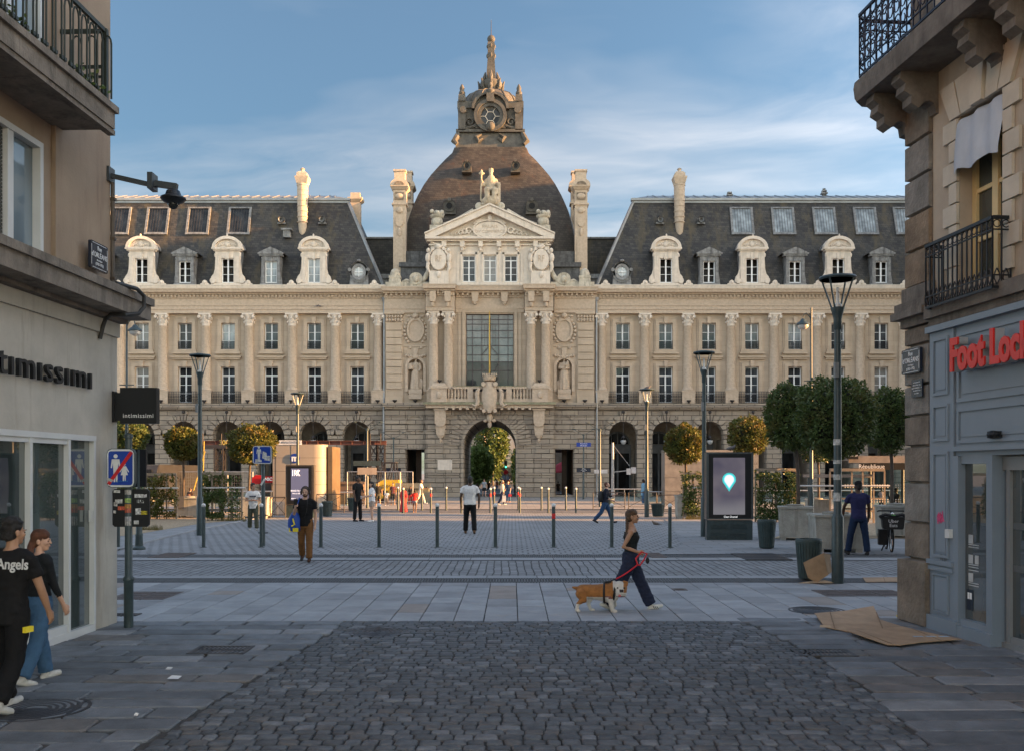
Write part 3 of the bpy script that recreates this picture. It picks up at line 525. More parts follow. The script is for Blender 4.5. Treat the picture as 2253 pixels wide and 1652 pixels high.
# ================= PALACE =================
# local units below: 1 unit = 1/26.296 m (S), x from the palace axis, y depth into the building, z up
PX = F/81.0; S = Matrix.Scale(1/PX, 4)
palace = empty('palace', ((1078-CX)/PX, 81, 0), 'long pale stone palace with slate roofs, domed central gateway and arcades across the square', 'palace')
def PB(): return MB(S)
def Q(u, v, d):
    k = 1+d/2130.0; return ((u-CX)*k+(CX-1078), 55+(VH-v)*k)
def inst(proto, parent, loc, name=None, sx=1):
    o = bpy.data.objects.new(name or proto.name.split('.')[0], proto.data); COL.objects.link(o); o.parent = parent
    o.location = [c/PX for c in loc]; o.scale.x = sx
    for ch in proto.children: c = ch.copy(); COL.objects.link(c); c.parent = o
    return o
ORD = ['first', 'second', 'third', 'fourth', 'fifth', 'sixth', 'seventh', 'eighth', 'ninth', 'tenth', 'eleventh', 'twelfth']
def make_window(hw, h, trans=None, rows=3, f=1.7, pane=PANE, parent=palace, name='window'):
    m = PB()
    m.box(-hw, -hw+f, 0, 3, 0, h); m.box(hw-f, hw, 0, 3, 0, h); m.box(-hw+f, hw-f, 0, 3, h-f, h); m.box(-hw+f, hw-f, 0, 3, 0, f*1.4)
    top = h-f
    if trans: m.box(-hw+f, hw-f, -.3, 2.7, trans, trans+2); top = trans
    m.box(-1.5, 1.5, -.4, 2.6, f*1.4, top)
    if trans: m.box(-.6, .6, .3, 2, trans+2, h-f)
    for i in range(1, rows):
        z = f*1.4+(top-f*1.4)*i/rows
        for a, b in ((-hw+f, -1.5), (1.5, hw-f)): m.box(a, b, .5, 1.6, z-.45, z+.45)
    o = m.build(name, WHITE, parent)
    p = PB(); p.poly([(-hw+f*.5, 1.3, 1), (hw-f*.5, 1.3, 1), (hw-f*.5, 1.3, h-1), (-hw+f*.5, 1.3, h-1)]); p.build('pane', pane, o)
    return o
def rail(name, hw, h, y, step, scroll=True):
    m = PB(); m.box(-hw, hw, y, y+1, h-1, h); m.box(-hw, hw, y, y+1, 1, 1.8); m.box(-hw, hw, y+.2, y+.8, h*.78, h*.78+.6)
    n = int(2*hw/step)
    for i in range(n+1):
        x = -hw+2*hw*i/n; m.box(x-.3, x+.3, y+.1, y+.9, 0, h)
        if i < n and scroll:
            c = x+hw/n; r = hw/n*.85
            for zc in ((h*.28, h*.58) if h > 15 else (h*.4,)):
                pts = [(c+r*math.cos(t*.7), y+.5, zc+r*1.3*math.sin(t*.7)) for t in range(10)]; m.path(pts, .33, 4)
    return m
def shell(m, cx, z, y, r):
    m.prism([(cx-r*1.7, z), (cx-r*1.5, z+r*.5), (cx-r*.9, z+r*.7)]+[(cx+r*.9*math.cos(math.pi*(1-i/8)), z+r*.8+r*math.sin(math.pi*i/8)) for i in range(9)]+[(cx+r*.9, z+r*.7), (cx+r*1.5, z+r*.5), (cx+r*1.7, z)], y, y+3)
    m.ball((cx, y, z+r*.8), (r*.45, r*.4, r*.6), 6, 4)
def voussoirs(m, cx, zs, hw, n, l1, l2, y0, y1, gap=.05):
    for i in range(n):
        a0, a1 = math.pi*(i+gap)/n, math.pi*(i+1-gap)/n; L = l1 if i % 2 else l2
        if i == n//2: L = l2+4
        m.prism([(cx-hw*math.cos(a0), zs+hw*math.sin(a0)), (cx-(hw+L)*math.cos(a0), zs+(hw+L)*math.sin(a0)),
                 (cx-(hw+L)*math.cos(a1), zs+(hw+L)*math.sin(a1)), (cx-hw*math.cos(a1), zs+hw*math.sin(a1))], y0, y1)
def swag(m, cx, y, z, w, h, n=7, r=2):
    for i in range(n):
        t = i/(n-1)*2-1; m.ball((cx+t*w, y, z-h*(1-t*t)), (r*(1.2-.3*abs(t)), r*.8, r), 6, 4)
random.seed(3)
win1 = win2 = winL = winS = None
def wing(sd, nb):
    sx = lambda o: sd*o
    lo = PB(); up = PB(); co = PB(); pa = PB(); ins = PB(); sho = PB()
    for k in range(nb):
        c = sd*(293+95*k); x0, x1 = c-47.5, c+47.5
        if k == 0:
            if sd > 0: x0 = 229
            else: x1 = -229
        lo.arch(x0, x1, 0, 192, c, 31, 135, 0, 24)
        for xx in (x0, x1):
            lo.box(xx-15.5 if xx != x0 else xx, xx if xx != x0 else xx+15.5, -2, -.06, 0, 14)
            lo.box(xx-16.5 if xx != x0 else xx, xx if xx != x0 else xx+16.5, -2, -.06, 128, 134)
        voussoirs(lo, c, 135, 31, 9, 13, 19, -4.5, -.05, .07)
        # upper storeys
        holes = [(c-15, c+15, [(207, 286), (324, 382)])]
        up.hole(x0, x1, 205, 402, holes, 8, 22)
        for za, zb in ((207, 286), (324, 382)):
            for a, b in ((-23, -15.2), (15.2, 23)): up.box(c+a, c+b, 4.5, 7.95, za, zb+8)
            up.box(c-15.2, c+15.2, 4.5, 7.95, zb+.2, zb+8)
            for a, b in ((-26, -23), (23, 26)): up.box(c+a, c+b, 6, 7.95, za, zb+10)
            up.taper(c-3.5, c+3.5, 1, 4.4, zb-1, zb+13, -1.2, 0)
        up.box(c-30, c+30, 0, 7.95, 306, 309); up.box(c-28, c+28, 2.5, 7.95, 302, 306)
        up.box(c-28, c+28, 1.5, 7.95, 314, 318); up.box(c-25, c+25, 4.2, 7.95, 318, 323.9)
        # arcade interior
        ins.box(x0, x1, 118, 122, 0, 192); ins.box(x0, x1, 25, 117.9, 184, 190)
        for xx in (c-47.5, c+47.5): ins.box(xx-8, xx+8, 24.1, 117.8, 0, 128) if k % 2 else None
    a, b = sorted((sd*229, sd*(293+95*nb-47.5)))
    lo.box(a, b, -8, 24, 192, 196); lo.box(a, b, -12, 24, 196, 203.5); lo.box(a, b, -4, 24, 203.5, 204.9)
    co.box(a, b, -3, 30, 402, 410); co.box(a, b, -4.5, 30, 410, 418); co.box(a, b, -6, 30, 418, 421); co.box(a, b, -2, 30, 421, 434); co.box(a, b, -4, 30, 434, 437)
    x = a+2
    while x < b-4: co.box(x, x+4.2, -8, -3.9, 437, 442); x += 8.2
    co.box(a, b, -4, 30, 437, 442.5); co.box(a, b, -10, 30, 442.5, 446); co.taper(a, b, -17, 30, 446, 452, 0, -2); co.box(a, b, -20, 30, 452, 454.6)
    pa.box(a, b, -4, 26, 454.6, 462); pa.box(a, b, -5.5, 26, 462, 464.5)
    for k in range(nb+1): shell(pa, sd*(246+95*k+ (8 if k == 0 else 0)), 464, -5.7, 6)
    P = palace
    lo.build('arcade_wall', GRAN, P); up.build('upper_wall', STONE, P); co.build('cornice', STONEC, P); pa.build('parapet', STONEW, P); ins.build('arcade_interior', GRANP, P)
    # roof: steep slate slope, zinc cap
    zt = 55+597*(1+80/2130); zr = 55+607*(1+150/2130); xb, xt, xr = sd*236, sd*326, sd*372
    e = b if sd > 0 else a
    r = PB()
    r.poly([(xb, 12, 464), (e, 12, 464), (e, 80, zt), (xt, 80, zt)]); r.poly([(xb, 12, 464), (xt, 80, zt), (xt, 230, zt), (xb, 300, 464)])
    r.poly([(xt, 230, zt), (xb, 300, 464), (e, 300, 464), (e, 230, zt)]); r.poly([(e, 12, 464), (e, 300, 464), (e, 230, zt), (e, 80, zt)])
    roof = r.build('roof', SLATE, P)
    z = PB(); z.box(*sorted((xt-sd*4, e)), 76, 84, zt-8, zt-3); z.box(*sorted((xt-sd*6, e)), 72, 86, zt-3, zt+2)
    z.bar((xb, 11, 466), (xt, 79, zt-2), 5)
    z.poly([(xt, 76, zt+2), (e, 76, zt+2), (e, 155, zr), (xr, 155, zr)]); z.poly([(xt, 76, zt+2), (xr, 155, zr), (xt, 234, zt)]); z.poly([(xr, 155, zr), (e, 155, zr), (e, 234, zt), (xt, 234, zt)])
    x = xt+sd*30
    while abs(x) < abs(e): z.bar((x, 75, zt+3), (x+ (0 if abs(x) > abs(xr) else sd*(abs(xr)-abs(x))*.8), 155, zr+1), 1.6); x += sd*24
    z.build('zinc_cap', ZINC, roof)
    return P
wing(-1, 8); wing(1, 9)
def slope(t): return 12+68*t, 464+(55+597*(1+80/2130)-464)*t
# windows, rails, columns, dormers, skylights, shopfronts: protos then copies
pw1 = make_window(15, 79, trans=58); pw2 = make_window(15, 58)
pr1 = rail('balcony_railing', 33, 26, -2, 3.6).build('balcony_railing', IRON, palace); pr2 = rail('balcony_railing', 15, 18, 5, 3).build('window_railing', IRON, palace)
cm = PB(); cm.box(-14, 14, -7, 13, 205, 229); cm.box(-15, 15, -8, 13, 229, 232.5)
cm.lathe([(13, 232.5), (13.5, 234.5), (12.5, 236.5), (11, 238), (10.2, 242), (10, 300), (9.2, 372), (10, 373), (10, 375)], 20, (0, 4, 0)); pcol = cm.build('column', STONEC, palace, True)
cp = PB(); cp.lathe([(8.6, 375.2), (9.2, 383), (10, 390), (12, 395), (12.5, 398)], 16, (0, 4, 0)); cp.box(-13, 13, -9, 17, 398, 401.9)
for i in range(8):
    t = i*math.pi/4+.2
    for zz, rr in ((383, 10.6), (391, 12.2)): cp.ball((rr*math.cos(t+zz), 4+rr*math.sin(t+zz), zz), (2.0, 2.0, 3.2), 6, 4)
for q in ((-12, -8), (12, -8)): cp.ylathe([(3.4, -2), (3.4, 3)], 10, (q[0], q[1]+1, 394.5))
cp.build('capital', STONEW, pcol)
# large dormer
def dormer_large():
    m = PB(); r = PB()
    m.hole(-27, 27, 464, 545, [(-13.5, 13.5, [(470, 524)])], 2, 12); m.box(-30, 30, 0, 12.2, 461, 468)
    for s_ in (-1, 1):
        m.prism([(s_*27, 466), (s_*37, 466), (s_*38, 476), (s_*36, 484), (s_*31, 490), (s_*28.5, 500), (s_*27.5, 520)], 3, 10)
        m.ylathe([(6.5, -2), (6.5, 2.9), (2, 2.9)], 14, (s_*32, 1, 474.5)); m.box(*sorted((s_*18, s_*26)), .4, 1.9, 470, 528); m.ball((s_*27, 3, 531), (3, 2.5, 5), 6, 4)
    m.box(-4, 4, -.5, 1.9, 522, 536)
    m.box(-31, 31, -1.5, 13, 540, 543); m.box(-34, 34, -4, 13.5, 543, 547)
    arc = [(-34+0*i, 547) for i in (0,)]
    n = 14; A = [(33*math.cos(math.pi*(1-i/n)), 547+25*math.sin(math.pi*i/n)) for i in range(n+1)]; B = [(26*math.cos(math.pi*(1-i/n)), 547+18.5*math.sin(math.pi*i/n)) for i in range(n+1)]
    m.prism(B, 2.2, 11)
    for i in range(n): m.prism([A[i], A[i+1], B[i+1], B[i]], -4, 11.5)
    m.ball((0, 1.5, 555), (7, 3, 7), 10, 6); swag(m, 0, 1.5, 552, 17, -3, 9, 2.4); m.ball((0, -2, 574), (2, 2, 3), 6, 4)
    o = m.build('dormer', STONEW, palace, True, 35)
    # curved lead roof and slate cheeks running back to the slope
    A2 = [(p[0]*.93, p[1]-1) for p in A]
    r.rings([[(x, 11, z) for x, z in A2], [(x, 48, z) for x, z in A2]], False, False)
    for s_ in (-1, 1): r.poly([(s_*26, 12, 464), (s_*26, 12, 546), (s_*26, 46, 546)]); 
    r.poly([(-33, 12, 546), (33, 12, 546), (33, 46, 546), (-33, 46, 546)])
    r.build('dormer_roof', LEAD, o)
    w = make_window(13.5, 54, parent=o, pane=PANEL_, name='dormer_window'); w.location = (0, 7/PX, 470/PX)
    return o
def dormer_small():
    m = PB(); m.hole(-21, 21, 464, 529, [(-13, 13, [(470, 518)])], 4, 12); m.box(-24, 24, 2, 12.2, 461, 469)
    for s_ in (-1, 1): m.prism([(s_*21, 468), (s_*24, 468), (s_*23, 482), (s_*21, 490)], 5, 11); m.box(*sorted((s_*15, s_*20.5)), 2.4, 3.9, 470, 527)
    m.box(-3, 3, 1.5, 3.9, 517, 528); m.box(-26, 26, 1, 14, 529, 533)
    m.prism([(-29, 533), (29, 533), (29, 535.5), (0, 549), (-29, 535.5)], -1, 1.5); m.prism([(-26, 533.2), (26, 533.2), (0, 545.5)], 1.6, 9)
    o = m.build('dormer', LEAD, palace)
    r = PB()
    for s_ in (-1, 1):
        r.poly([(s_*30, -1, 535), (0, -1, 550), (0, 44, 550), (s_*30, 44, 535)]); r.poly([(s_*20.5, 12, 464), (s_*20.5, 12, 530), (s_*20.5, 42, 530)])
    r.build('dormer_roof', LEAD, o); w = make_window(13, 48, parent=o, pane=PANEL_, name='dormer_window'); w.location = (0, 8/PX, 470/PX); return o
def dormer_oculus():
    m = PB(); m.taper(-21, 21, 4, 30, 464, 486, 2, 0); m.prism([(19*math.cos(math.pi*i/20*2), 494+22*math.sin(math.pi*i/20*2)) for i in range(20)], 6, 34)
    m.ylathe([(21, 2), (21, 6), (11, 6), (11, 2), (16, 1)], 24, (0, 0, 494), 1, 1.12, False); m.ball((0, 3, 519), (5, 3, 3), 8, 4)
    for s_ in (-1, 1): m.ylathe([(4, 1), (4, 6)], 10, (s_*20, 0, 499))
    o = m.build('oculus_dormer', LEAD, palace, True, 35)
    f = PB(); f.ylathe([(11, 3), (11, 5), (9, 5), (9, 3)], 24, (0, 0, 494), 1, 1.2, False); f.box(-.6, .6, 3, 4.5, 483, 505); f.box(-9, 9, 3, 4.5, 493.4, 494.6); f.build('window_frame', WHITE, o)
    p = PB(); p.ylathe([(10, 5), (10, 5.5)], 20, (0, 0, 494), 1, 1.2); p.build('pane', PANEL_, o); return o
def skylight(t0, t1, hw, pane):
    m = PB(); ya, za = slope(t0); yb, zb = slope(t1); L = math.hypot(yb-ya, zb-za); ang = math.atan2(zb-za, yb-ya)
    m.box(-hw, hw, 0, 3.6, 0, 3.5); m.box(-hw, hw, L-3.5, L, 0, 3.5)
    for s_ in (-1, 1): m.box(*sorted((s_*hw, s_*(hw-5))), 3.6, L-3.6, 0, 3.2)
    m.mi = 1
    for i in range(1, 7): x = -hw+5+(2*hw-10)*i/7; m.box(x-.35, x+.35, 3.6, L-3.6, .9, 1.3)
    m.mi = 0
    m.box(-hw+5, hw-5, 3.6, 6, .9, 2.4)
    o = m.build('skylight', [LEAD, DARKM], palace); p = PB(); p.poly([(-hw+4, 3, .8), (hw-4, 3, .8), (hw-4, L-3, .8), (-hw+4, L-3, .8)]); p.build('pane', pane, o)
    o.rotation_euler = (ang, 0, 0); o.location = (0, (ya-.4)/PX, (za+.9)/PX); return o
dl, ds, do_ = dormer_large(), dormer_small(), dormer_oculus()
sky_d, sky_l = skylight(.58, .90, 26, PANED), skylight(.58, .90, 26, PANEL_)
shopm = PB(); shopm.box(-31, 31, 110, 113, 112, 118); shopm.box(-31, -27, 110, 116, 0, 112); shopm.box(27, 31, 110, 116, 0, 112); shopm.box(-2, 2, 111, 115, 0, 100); shopm.box(-27, 27, 110.5, 115, 98, 112)
for i in range(9): t = math.pi*i/8; shopm.bar((27*math.cos(t), 113, 120+27*math.sin(t)), (27*math.cos(t+math.pi/8), 113, 120+27*math.sin(t+math.pi/8)), 4) if i < 8 else None
shopm.box(-1.2, 1.2, 111, 115, 118, 146); shopm.box(-15, -13.4, 111, 115, 118, 143); shopm.box(13.4, 15, 111, 115, 118, 143)
pshop = shopm.build('arcade_shopfront', M('grey_shop_paint', (.16,.17,.18), .5), palace)
sp = PB(); sp.poly([(-27, 114, 1), (27, 114, 1), (27, 114, 98), (-27, 114, 98)]); sp.prism([(27*math.cos(math.pi*i/10), 119+26*math.sin(math.pi*i/10)) for i in range(11)], 114, 115); sp.build('pane', PANED, pshop)
first = True
def put(proto, loc, sx=1, st={}):
    if proto.name not in st: st[proto.name] = 1; proto.location = Vector([c/PX for c in loc])+proto.location; proto.scale.x = sx; return proto
    b = st.get(proto.name+'b')
    if b is None: b = st[proto.name+'b'] = proto.location.copy()-Vector(st[proto.name+'l'])
    o = inst(proto, palace, (0, 0, 0)); o.location = Vector([c/PX for c in loc])+b; o.rotation_euler = proto.rotation_euler; return o
def putall(proto, locs):
    base = proto.location.copy()
    for i, l in enumerate(locs):
        o = proto if i == 0 else inst(proto, palace, (0, 0, 0))
        o.rotation_euler = proto.rotation_euler; o.location = base+Vector([c/PX for c in l])
bays = [-(293+95*k) for k in range(7)]+[293+95*k for k in range(8)]
putall(pw1, [(c, 14, 207) for c in bays]); putall(pw2, [(c, 14, 324) for c in bays])
putall(pr1, [(c, -3, 205) for c in bays]); putall(pr2, [(c, 0, 324) for c in bays]); putall(pshop, [(c, 0, 0) for c in bays])
putall(pcol, [(s_*(246+95*k), 0, 0) for s_ in (-1, 1) for k in range(8)])
putall(dl, [(s_*(388+190*k), 0, 0) for s_ in (-1, 1) for k in range(3)]); putall(ds, [(s_*(483+190*k), 0, 0) for s_ in (-1, 1) for k in range(3)]); putall(do_, [(-289, 0, 0), (291, 0, 0)])
def skyx(u): return Q(u, 486, 63)[0]
putall(sky_d, [(skyx(u), 0, 0) for u in (527, 437, 347, 262)]); putall(sky_l, [(skyx(u), 0, 0) for u in (1632, 1723, 1814, 1904, 1992)])
vm = PB(); vm.ylathe([(8, -4), (8, 4), (4, 4), (4, -4), (6, -6)], 16, cap=False); vm.ylathe([(4.5, 1), (4.5, 2)], 12); vm.box(-9, 9, -2, 8, -9, -6); pv = vm.build('roof_vent', LEAD, palace, True, 35)
putall(pv, [(Q(u, 485, 57)[0], 55, Q(u, 485, 57)[1]) for u in (620, 709, 1452, 1542)])
hb = PB(); hb.box(-8, 8, -6, 6, 0, 16); hb.box(-12, 12, -9, 8, 16, 20); hb.box(-6, 6, -6.4, -6, 3, 10); hb.build('vent_box', LEAD, palace).location = Vector((Q(633, 520, 50)[0]/PX, 44/PX, Q(633, 525, 50)[1]/PX))
# round chimneys growing out of the slate
for u in (663, 1497):
    x, z0 = Q(u, 517, 45); z1 = Q(u, 398, 60)[1]; m = PB()
    m.lathe([(3, z0-8), (8, z0+8), (11, z0+40), (12, z1-40), (12.5, z1-14), (13.5, z1-13), (13.5, z1-9)], 14, (x, 58, 0)); zc = z1
    m.rings([[(x+q*a, 58+q*b, zz) for a, b in ((-1,-1),(1,-1),(1,1),(-1,1))] for zz, q in ((zc-9, 11.5), (zc+3, 15), (zc+6, 15.5), (zc+6, 11.5), (zc+14, 11.5), (zc+19, 7))]); m.lathe([(4, zc+19), (4, zc+24), (6, zc+25), (2, zc+28)], 8, (x, 58, 0))
    for i in range(9): zz = z0+30+i*12; m.lathe([(12.4, zz), (12.8, zz+1), (12.4, zz+2)], 14, (x, 58, 0))
    m.build('chimney', STONEC, palace, True, 40)
x, z = Q(783, 455, 130); m = PB(); m.taper(x-11, x+11, 120, 142, z-60, z+8, 0, 0); m.taper(x-12, x+12, 119, 143, z+8, z+14, -5, -5); m.box(x-17, x+17, 114, 148, z+14, z+18); m.box(x-11, x+11, 120, 142, z+18, z+30); m.build('chimney', STONEC, palace)
for u, v in ((1813, 428), (1605, 432)):
    x, z = Q(u, v, 150); m = PB(); m.box(x-4, x+4, 146, 154, z-12, z); m.box(x-7, x+7, 143, 157, z, z+3); m.box(x-5, x+5, 145, 155, z+6, z+9)
    for q in (-5, 4): m.box(x+q, x+q+1, 145, 155, z+3, z+6)
    m.lathe([(3, z+9), (4, z+13)], 8, (x, 150, 0)) if u > 1700 else None; m.build('roof_cowl', LEAD, palace)
# link roofs behind, between wings and dome
for sd in (-1, 1):
    m = PB(); zl = Q(0, 514, 130)[1]; xa, xb = sorted((sd*180, sd*330)); m.box(xa, xb, 128, 300, 440, zl-14); l = m.build('link_roof', SLATE, palace)
    z = PB(); z.box(xa, xb, 122, 300, zl-14, zl-10); z.poly([(xa, 122, zl-10), (xb, 122, zl-10), (xb, 190, zl+3), (xa, 190, zl+3)]); z.box(xa, xb, 60, 127, 440, 490); z.box(xa, xb, 55, 127, 490, 500); z.build('gutter', LEAD, l)
# ---------------- central pavilion ----------------
cw = PB(); cu = PB(); cc = PB()
cw.arch(-138, 138, 0, 192, 0, 57, 112, -20, 330, 20, False)
voussoirs(cw, 0, 112, 57, 31, 34, 34, -24, -20.1, .09); 
for i in range(20):
    a0, a1 = math.pi*i/20, math.pi*(i+1)/20
    cw.prism([(-57*math.cos(a0), 112+57*math.sin(a0)), (-63*math.cos(a0), 112+63*math.sin(a0)), (-63*math.cos(a1), 112+63*math.sin(a1)), (-57*math.cos(a1), 112+57*math.sin(a1))], -26, -23.1)
for s_ in (-1, 1):
    cw.box(*sorted((s_*57, s_*63)), -24, -20.1, 0, 112)
    xa, xb = sorted((s_*138, s_*229)); d = s_*163
    cw.hole(xa, xb, 0, 192, [(d-20, d+20, [(4, 104)])], -12, 6)
    cw.box(*sorted((s_*138, s_*141)), -20, 10, 0, 192)
    # horizontal rusticated courses, split round the openings
    for i in range(11):
        z0 = 16+i*16
        for a, b, y in ((64, 96, -23.5), (97, 137.5, -23.5), (142, 184, -15.5), (185, 228.5, -15.5)):
            if a < 142 and z0 > 92:
                a = max(a, 64+(math.sqrt(max(0, 97**2-(max(z0, 112)-112)**2))-60))
                if z0 > 112: a = max(a, 0)
            if a > 140 and z0 < 104 and (a < d*s_+22 and b > d*s_-22):
                if a < 163 < b or a <= 183: a, b = (142, 141) if a == 142 else (a, b)
                if a > 150: a = 187
            if b-a > 6: cw.box(*sorted((s_*a, s_*b)), y, (-20.1 if y < -20 else -12.1), z0, z0+14.4)
    cw.box(*sorted((s_*60, s_*139)), -25, -20.1, 0, 15); cw.box(*sorted((s_*141, s_*142.9)), -14, -12.1, 0, 15); cw.box(*sorted((s_*184, s_*230)), -16, -12.1, 0, 15)
    for k in range(7):
        t = (k-3)*.16; cw.prism([(d+(k-3.45)*6, 104), (d+(k-2.55)*6, 104), (d+(k-2.55)*6*1.35, 104+24), (d+(k-3.45)*6*1.35, 104+24)], -16, -12.2)
    cw.ylathe([(20, -17), (20, -12.1), (15, -12.1), (16, -16)], 24, (d, 0, 156), cap=False); cw.ylathe([(15, -13.5), (15, -12)], 24, (d, 0, 156))
    for k in range(8):
        t = k*math.pi/4+.39; cw.bar((d+22*math.cos(t), -14, 156+22*math.sin(t)), (d+33*math.cos(t), -14, 156+33*math.sin(t)), 4.5, 10)
    # long consoles under the balcony
    cx_ = s_*107; cn = PB()
    cn.box(cx_-12, cx_+12, -33, -20, 160, 192); cn.ylathe([(9, -34), (9, -20)], 12, (cx_, 0, 160), 1.2, .8); cn.taper(cx_-8, cx_+8, -29, -20, 134, 156, -3, 0); cn.ball((cx_, -24, 134), (7, 5, 7), 8, 5); cn.ball((cx_, -24, 124), (3, 3, 5), 6, 4); cn.box(cx_-14, cx_+14, -36, -20, 188, 192); cn.build('console', STONEC, palace, True, 35)
cw.box(-57, 57, 40, 42, 180, 182)
cw.box(-229, 229, -20, 10, 192, 197); cw.box(-233, 233, -26, 10, 197, 204.8); cw.box(-140, 140, -34, -26.2, 195, 204)
body = cw.build('gateway_wall', GRAN, palace)
for s_, yr in ((-1, '1929'), (1, '1888')): text(yr, 10/PX, GRANP, palace, (s_*163/PX, -13.9/PX, 156/PX), ext=.02, name='date_lettering')
# side passages lined in dark timber
for s_ in (-1, 1):
    m = PB(); d = s_*163
    for a, b in ((-20, -18), (18, 20)): m.box(d+a, d+b, 6.1, 330, 4, 104)
    m.box(d-20, d+20, 6.1, 330, 104, 108); m.box(d-3, d+8, 40, 46, 4, 104); m.build('passage_lining', M('brown_timber', (.06,.035,.02), .6), palace)
# upper pavilion wall
cu.hole(-138, 138, 205, 402, [(-52, 52, [(230, 399)])], -12, 4)
for z0, z1, o in ((222, 412, 66),):
    for s_ in (-1, 1):
        cu.box(*sorted((s_*54, s_*60)), -16, -12.1, 230, 405); cu.box(*sorted((s_*62, s_*69)), -14, -12.1, 222, 416)
    cu.box(-60, 60, -16, -12.1, 405.1, 411); cu.box(-69, 69, -14, -12.1, 416.1, 419)
for s_ in (-1, 1):
    niche = PB(); md = PB(); d = s_*163; xa, xb = sorted((s_*138, s_*190))
    cu.hole(xa, xb, 205, 402, [(d-17, d+17, [(224, 302)])], -6, 16); cu.box(*sorted((s_*190, s_*229)), -8, 12, 205, 402)
    for i in range(9): z0 = 236+i*16; cu.box(*sorted((s_*193, s_*227)), -11, -8.1, z0, z0+14.4)
    cu.box(*sorted((s_*191, s_*229)), -12, -8.1, 205, 218)
    # niche: half cylinder with quarter-sphere head
    P_ = []
    for zz in (222, 285): P_.append([(d+17*math.cos(math.pi*i/12), -6+17*math.sin(math.pi*i/12), zz) for i in range(13)])
    for j in range(1, 7): q = math.pi/2*j/6; P_.append([(d+17*math.cos(q)*math.cos(math.pi*i/12), -6+17*math.cos(q)*math.sin(math.pi*i/12), 285+17*math.sin(q)) for i in range(13)])
    niche.rings(P_, False, False); niche.box(d-14, d+14, -14, 4, 214, 231)
    na = [(d-17*math.cos(math.pi*i/12), 285+17*math.sin(math.pi*i/12)) for i in range(13)]
    for i in range(12):
        t0, t1 = math.pi*i/12, math.pi*(i+1)/12
        cu.prism([na[i], (na[i][0], 302.2), (na[i+1][0], 302.2), na[i+1]], -6, 2)
        niche.prism([na[i], (d-23*math.cos(t0), 285+23*math.sin(t0)), (d-23*math.cos(t1), 285+23*math.sin(t1)), na[i+1]], -9, -6.1)
    for q in (-1, 1): niche.box(*sorted((d+q*17, d+q*23)), -9, -6.1, 230, 285)
    niche.taper(d-4, d+4, -10, -6.1, 303, 325, -1.5, 0); swag(niche, d, -8, 309, 20, 3, 9, 3.4)
    cu.box(*sorted((s_*140, s_*189)), -8, -6.1, 328, 331)
    # oval medallion, garland and lion mask
    md.ylathe([(15, -8), (15, -6.1)], 28, (d, 0, 365), 1, 1.45); md.ylathe([(19, -7), (19, -11), (15, -11), (15, -7)], 28, (d, 0, 365), 1, 1.4, False)
    for i in range(22):
        t = math.pi*(.75+1.5*i/21)*-1+math.pi; t = -math.pi/2+math.pi*2*(i+.5)/22
        if math.sin(t) < -.8: continue
        md.ball((d+24*math.cos(t), -8, 362+30*math.sin(t)), (3.6, 2.6, 3.6), 6, 4)
    md.ball((d, -10, 395), (7, 5, 7), 8, 6); md.ball((d, -14, 393), (3, 3, 3), 6, 4)
    for q in (-1, 1): md.ball((d+q*15, -8, 395), (5, 2, 2.5), 6, 4); md.ball((d+q*12, -7, 325.5), (4, 2, 3), 6, 4)
    # pilaster capital
    for zz in (386, 394): 
        for i in range(6): md.ball((s_*(194+i*6.4), -10, zz), (3, 2.6, 4), 6, 4)
    md.box(*sorted((s_*188, s_*231)), -13, 10, 399, 402)
    niche.build('niche', STONEC, palace, True, 60); md.build('medallion', STONEC, palace, True, 40)
cu.build('pavilion_wall', STONE, palace)
putall_cols = [inst(pcol, palace, (s_*q, -26, 0)) for s_ in (-1, 1) for q in (90, 122)]
# entablature of the pavilion with breaks over the column pairs
def entab(m, xa, xb, y):
    m.box(xa, xb, y, 20, 402, 410); m.box(xa, xb, y-1.5, 20, 410, 420); m.box(xa, xb, y, 20, 420, 434); m.box(xa, xb, y-3, 20, 434, 438)
    x = xa+3
    while x < xb-4: m.box(x, x+4.5, y-9, y-2.9, 438, 443); x += 11
    m.box(xa, xb, y-2.9, 20, 438, 443); m.box(xa-2, xb+2, y-12, 20, 443, 447); m.taper(xa-3, xb+3, y-19, 20, 447, 454, -1, -1); m.box(xa-5, xb+5, y-21, 20, 454, 456.5)
entab(cc, -231, -141, -10); entab(cc, 141, 231, -10); entab(cc, -75, 75, -15)
for s_ in (-1, 1):
    xa, xb = sorted((s_*76, s_*138)); entab(cc, xa, xb, -38)
    for q in (90, 122): cc.taper(s_*q-6, s_*q+6, -50, -38.1, 420, 442, -1, -2); cc.ball((s_*q, -44, 416), (4.5, 4, 7), 8, 5)
for q in (-32, 32): cc.taper(q-6, q+6, -26, -15.1, 424, 445, -2, -2); cc.ball((q, -22, 424), (5, 4, 7), 8, 5)
cc.build('pavilion_entablature', STONEC, palace, True, 35)
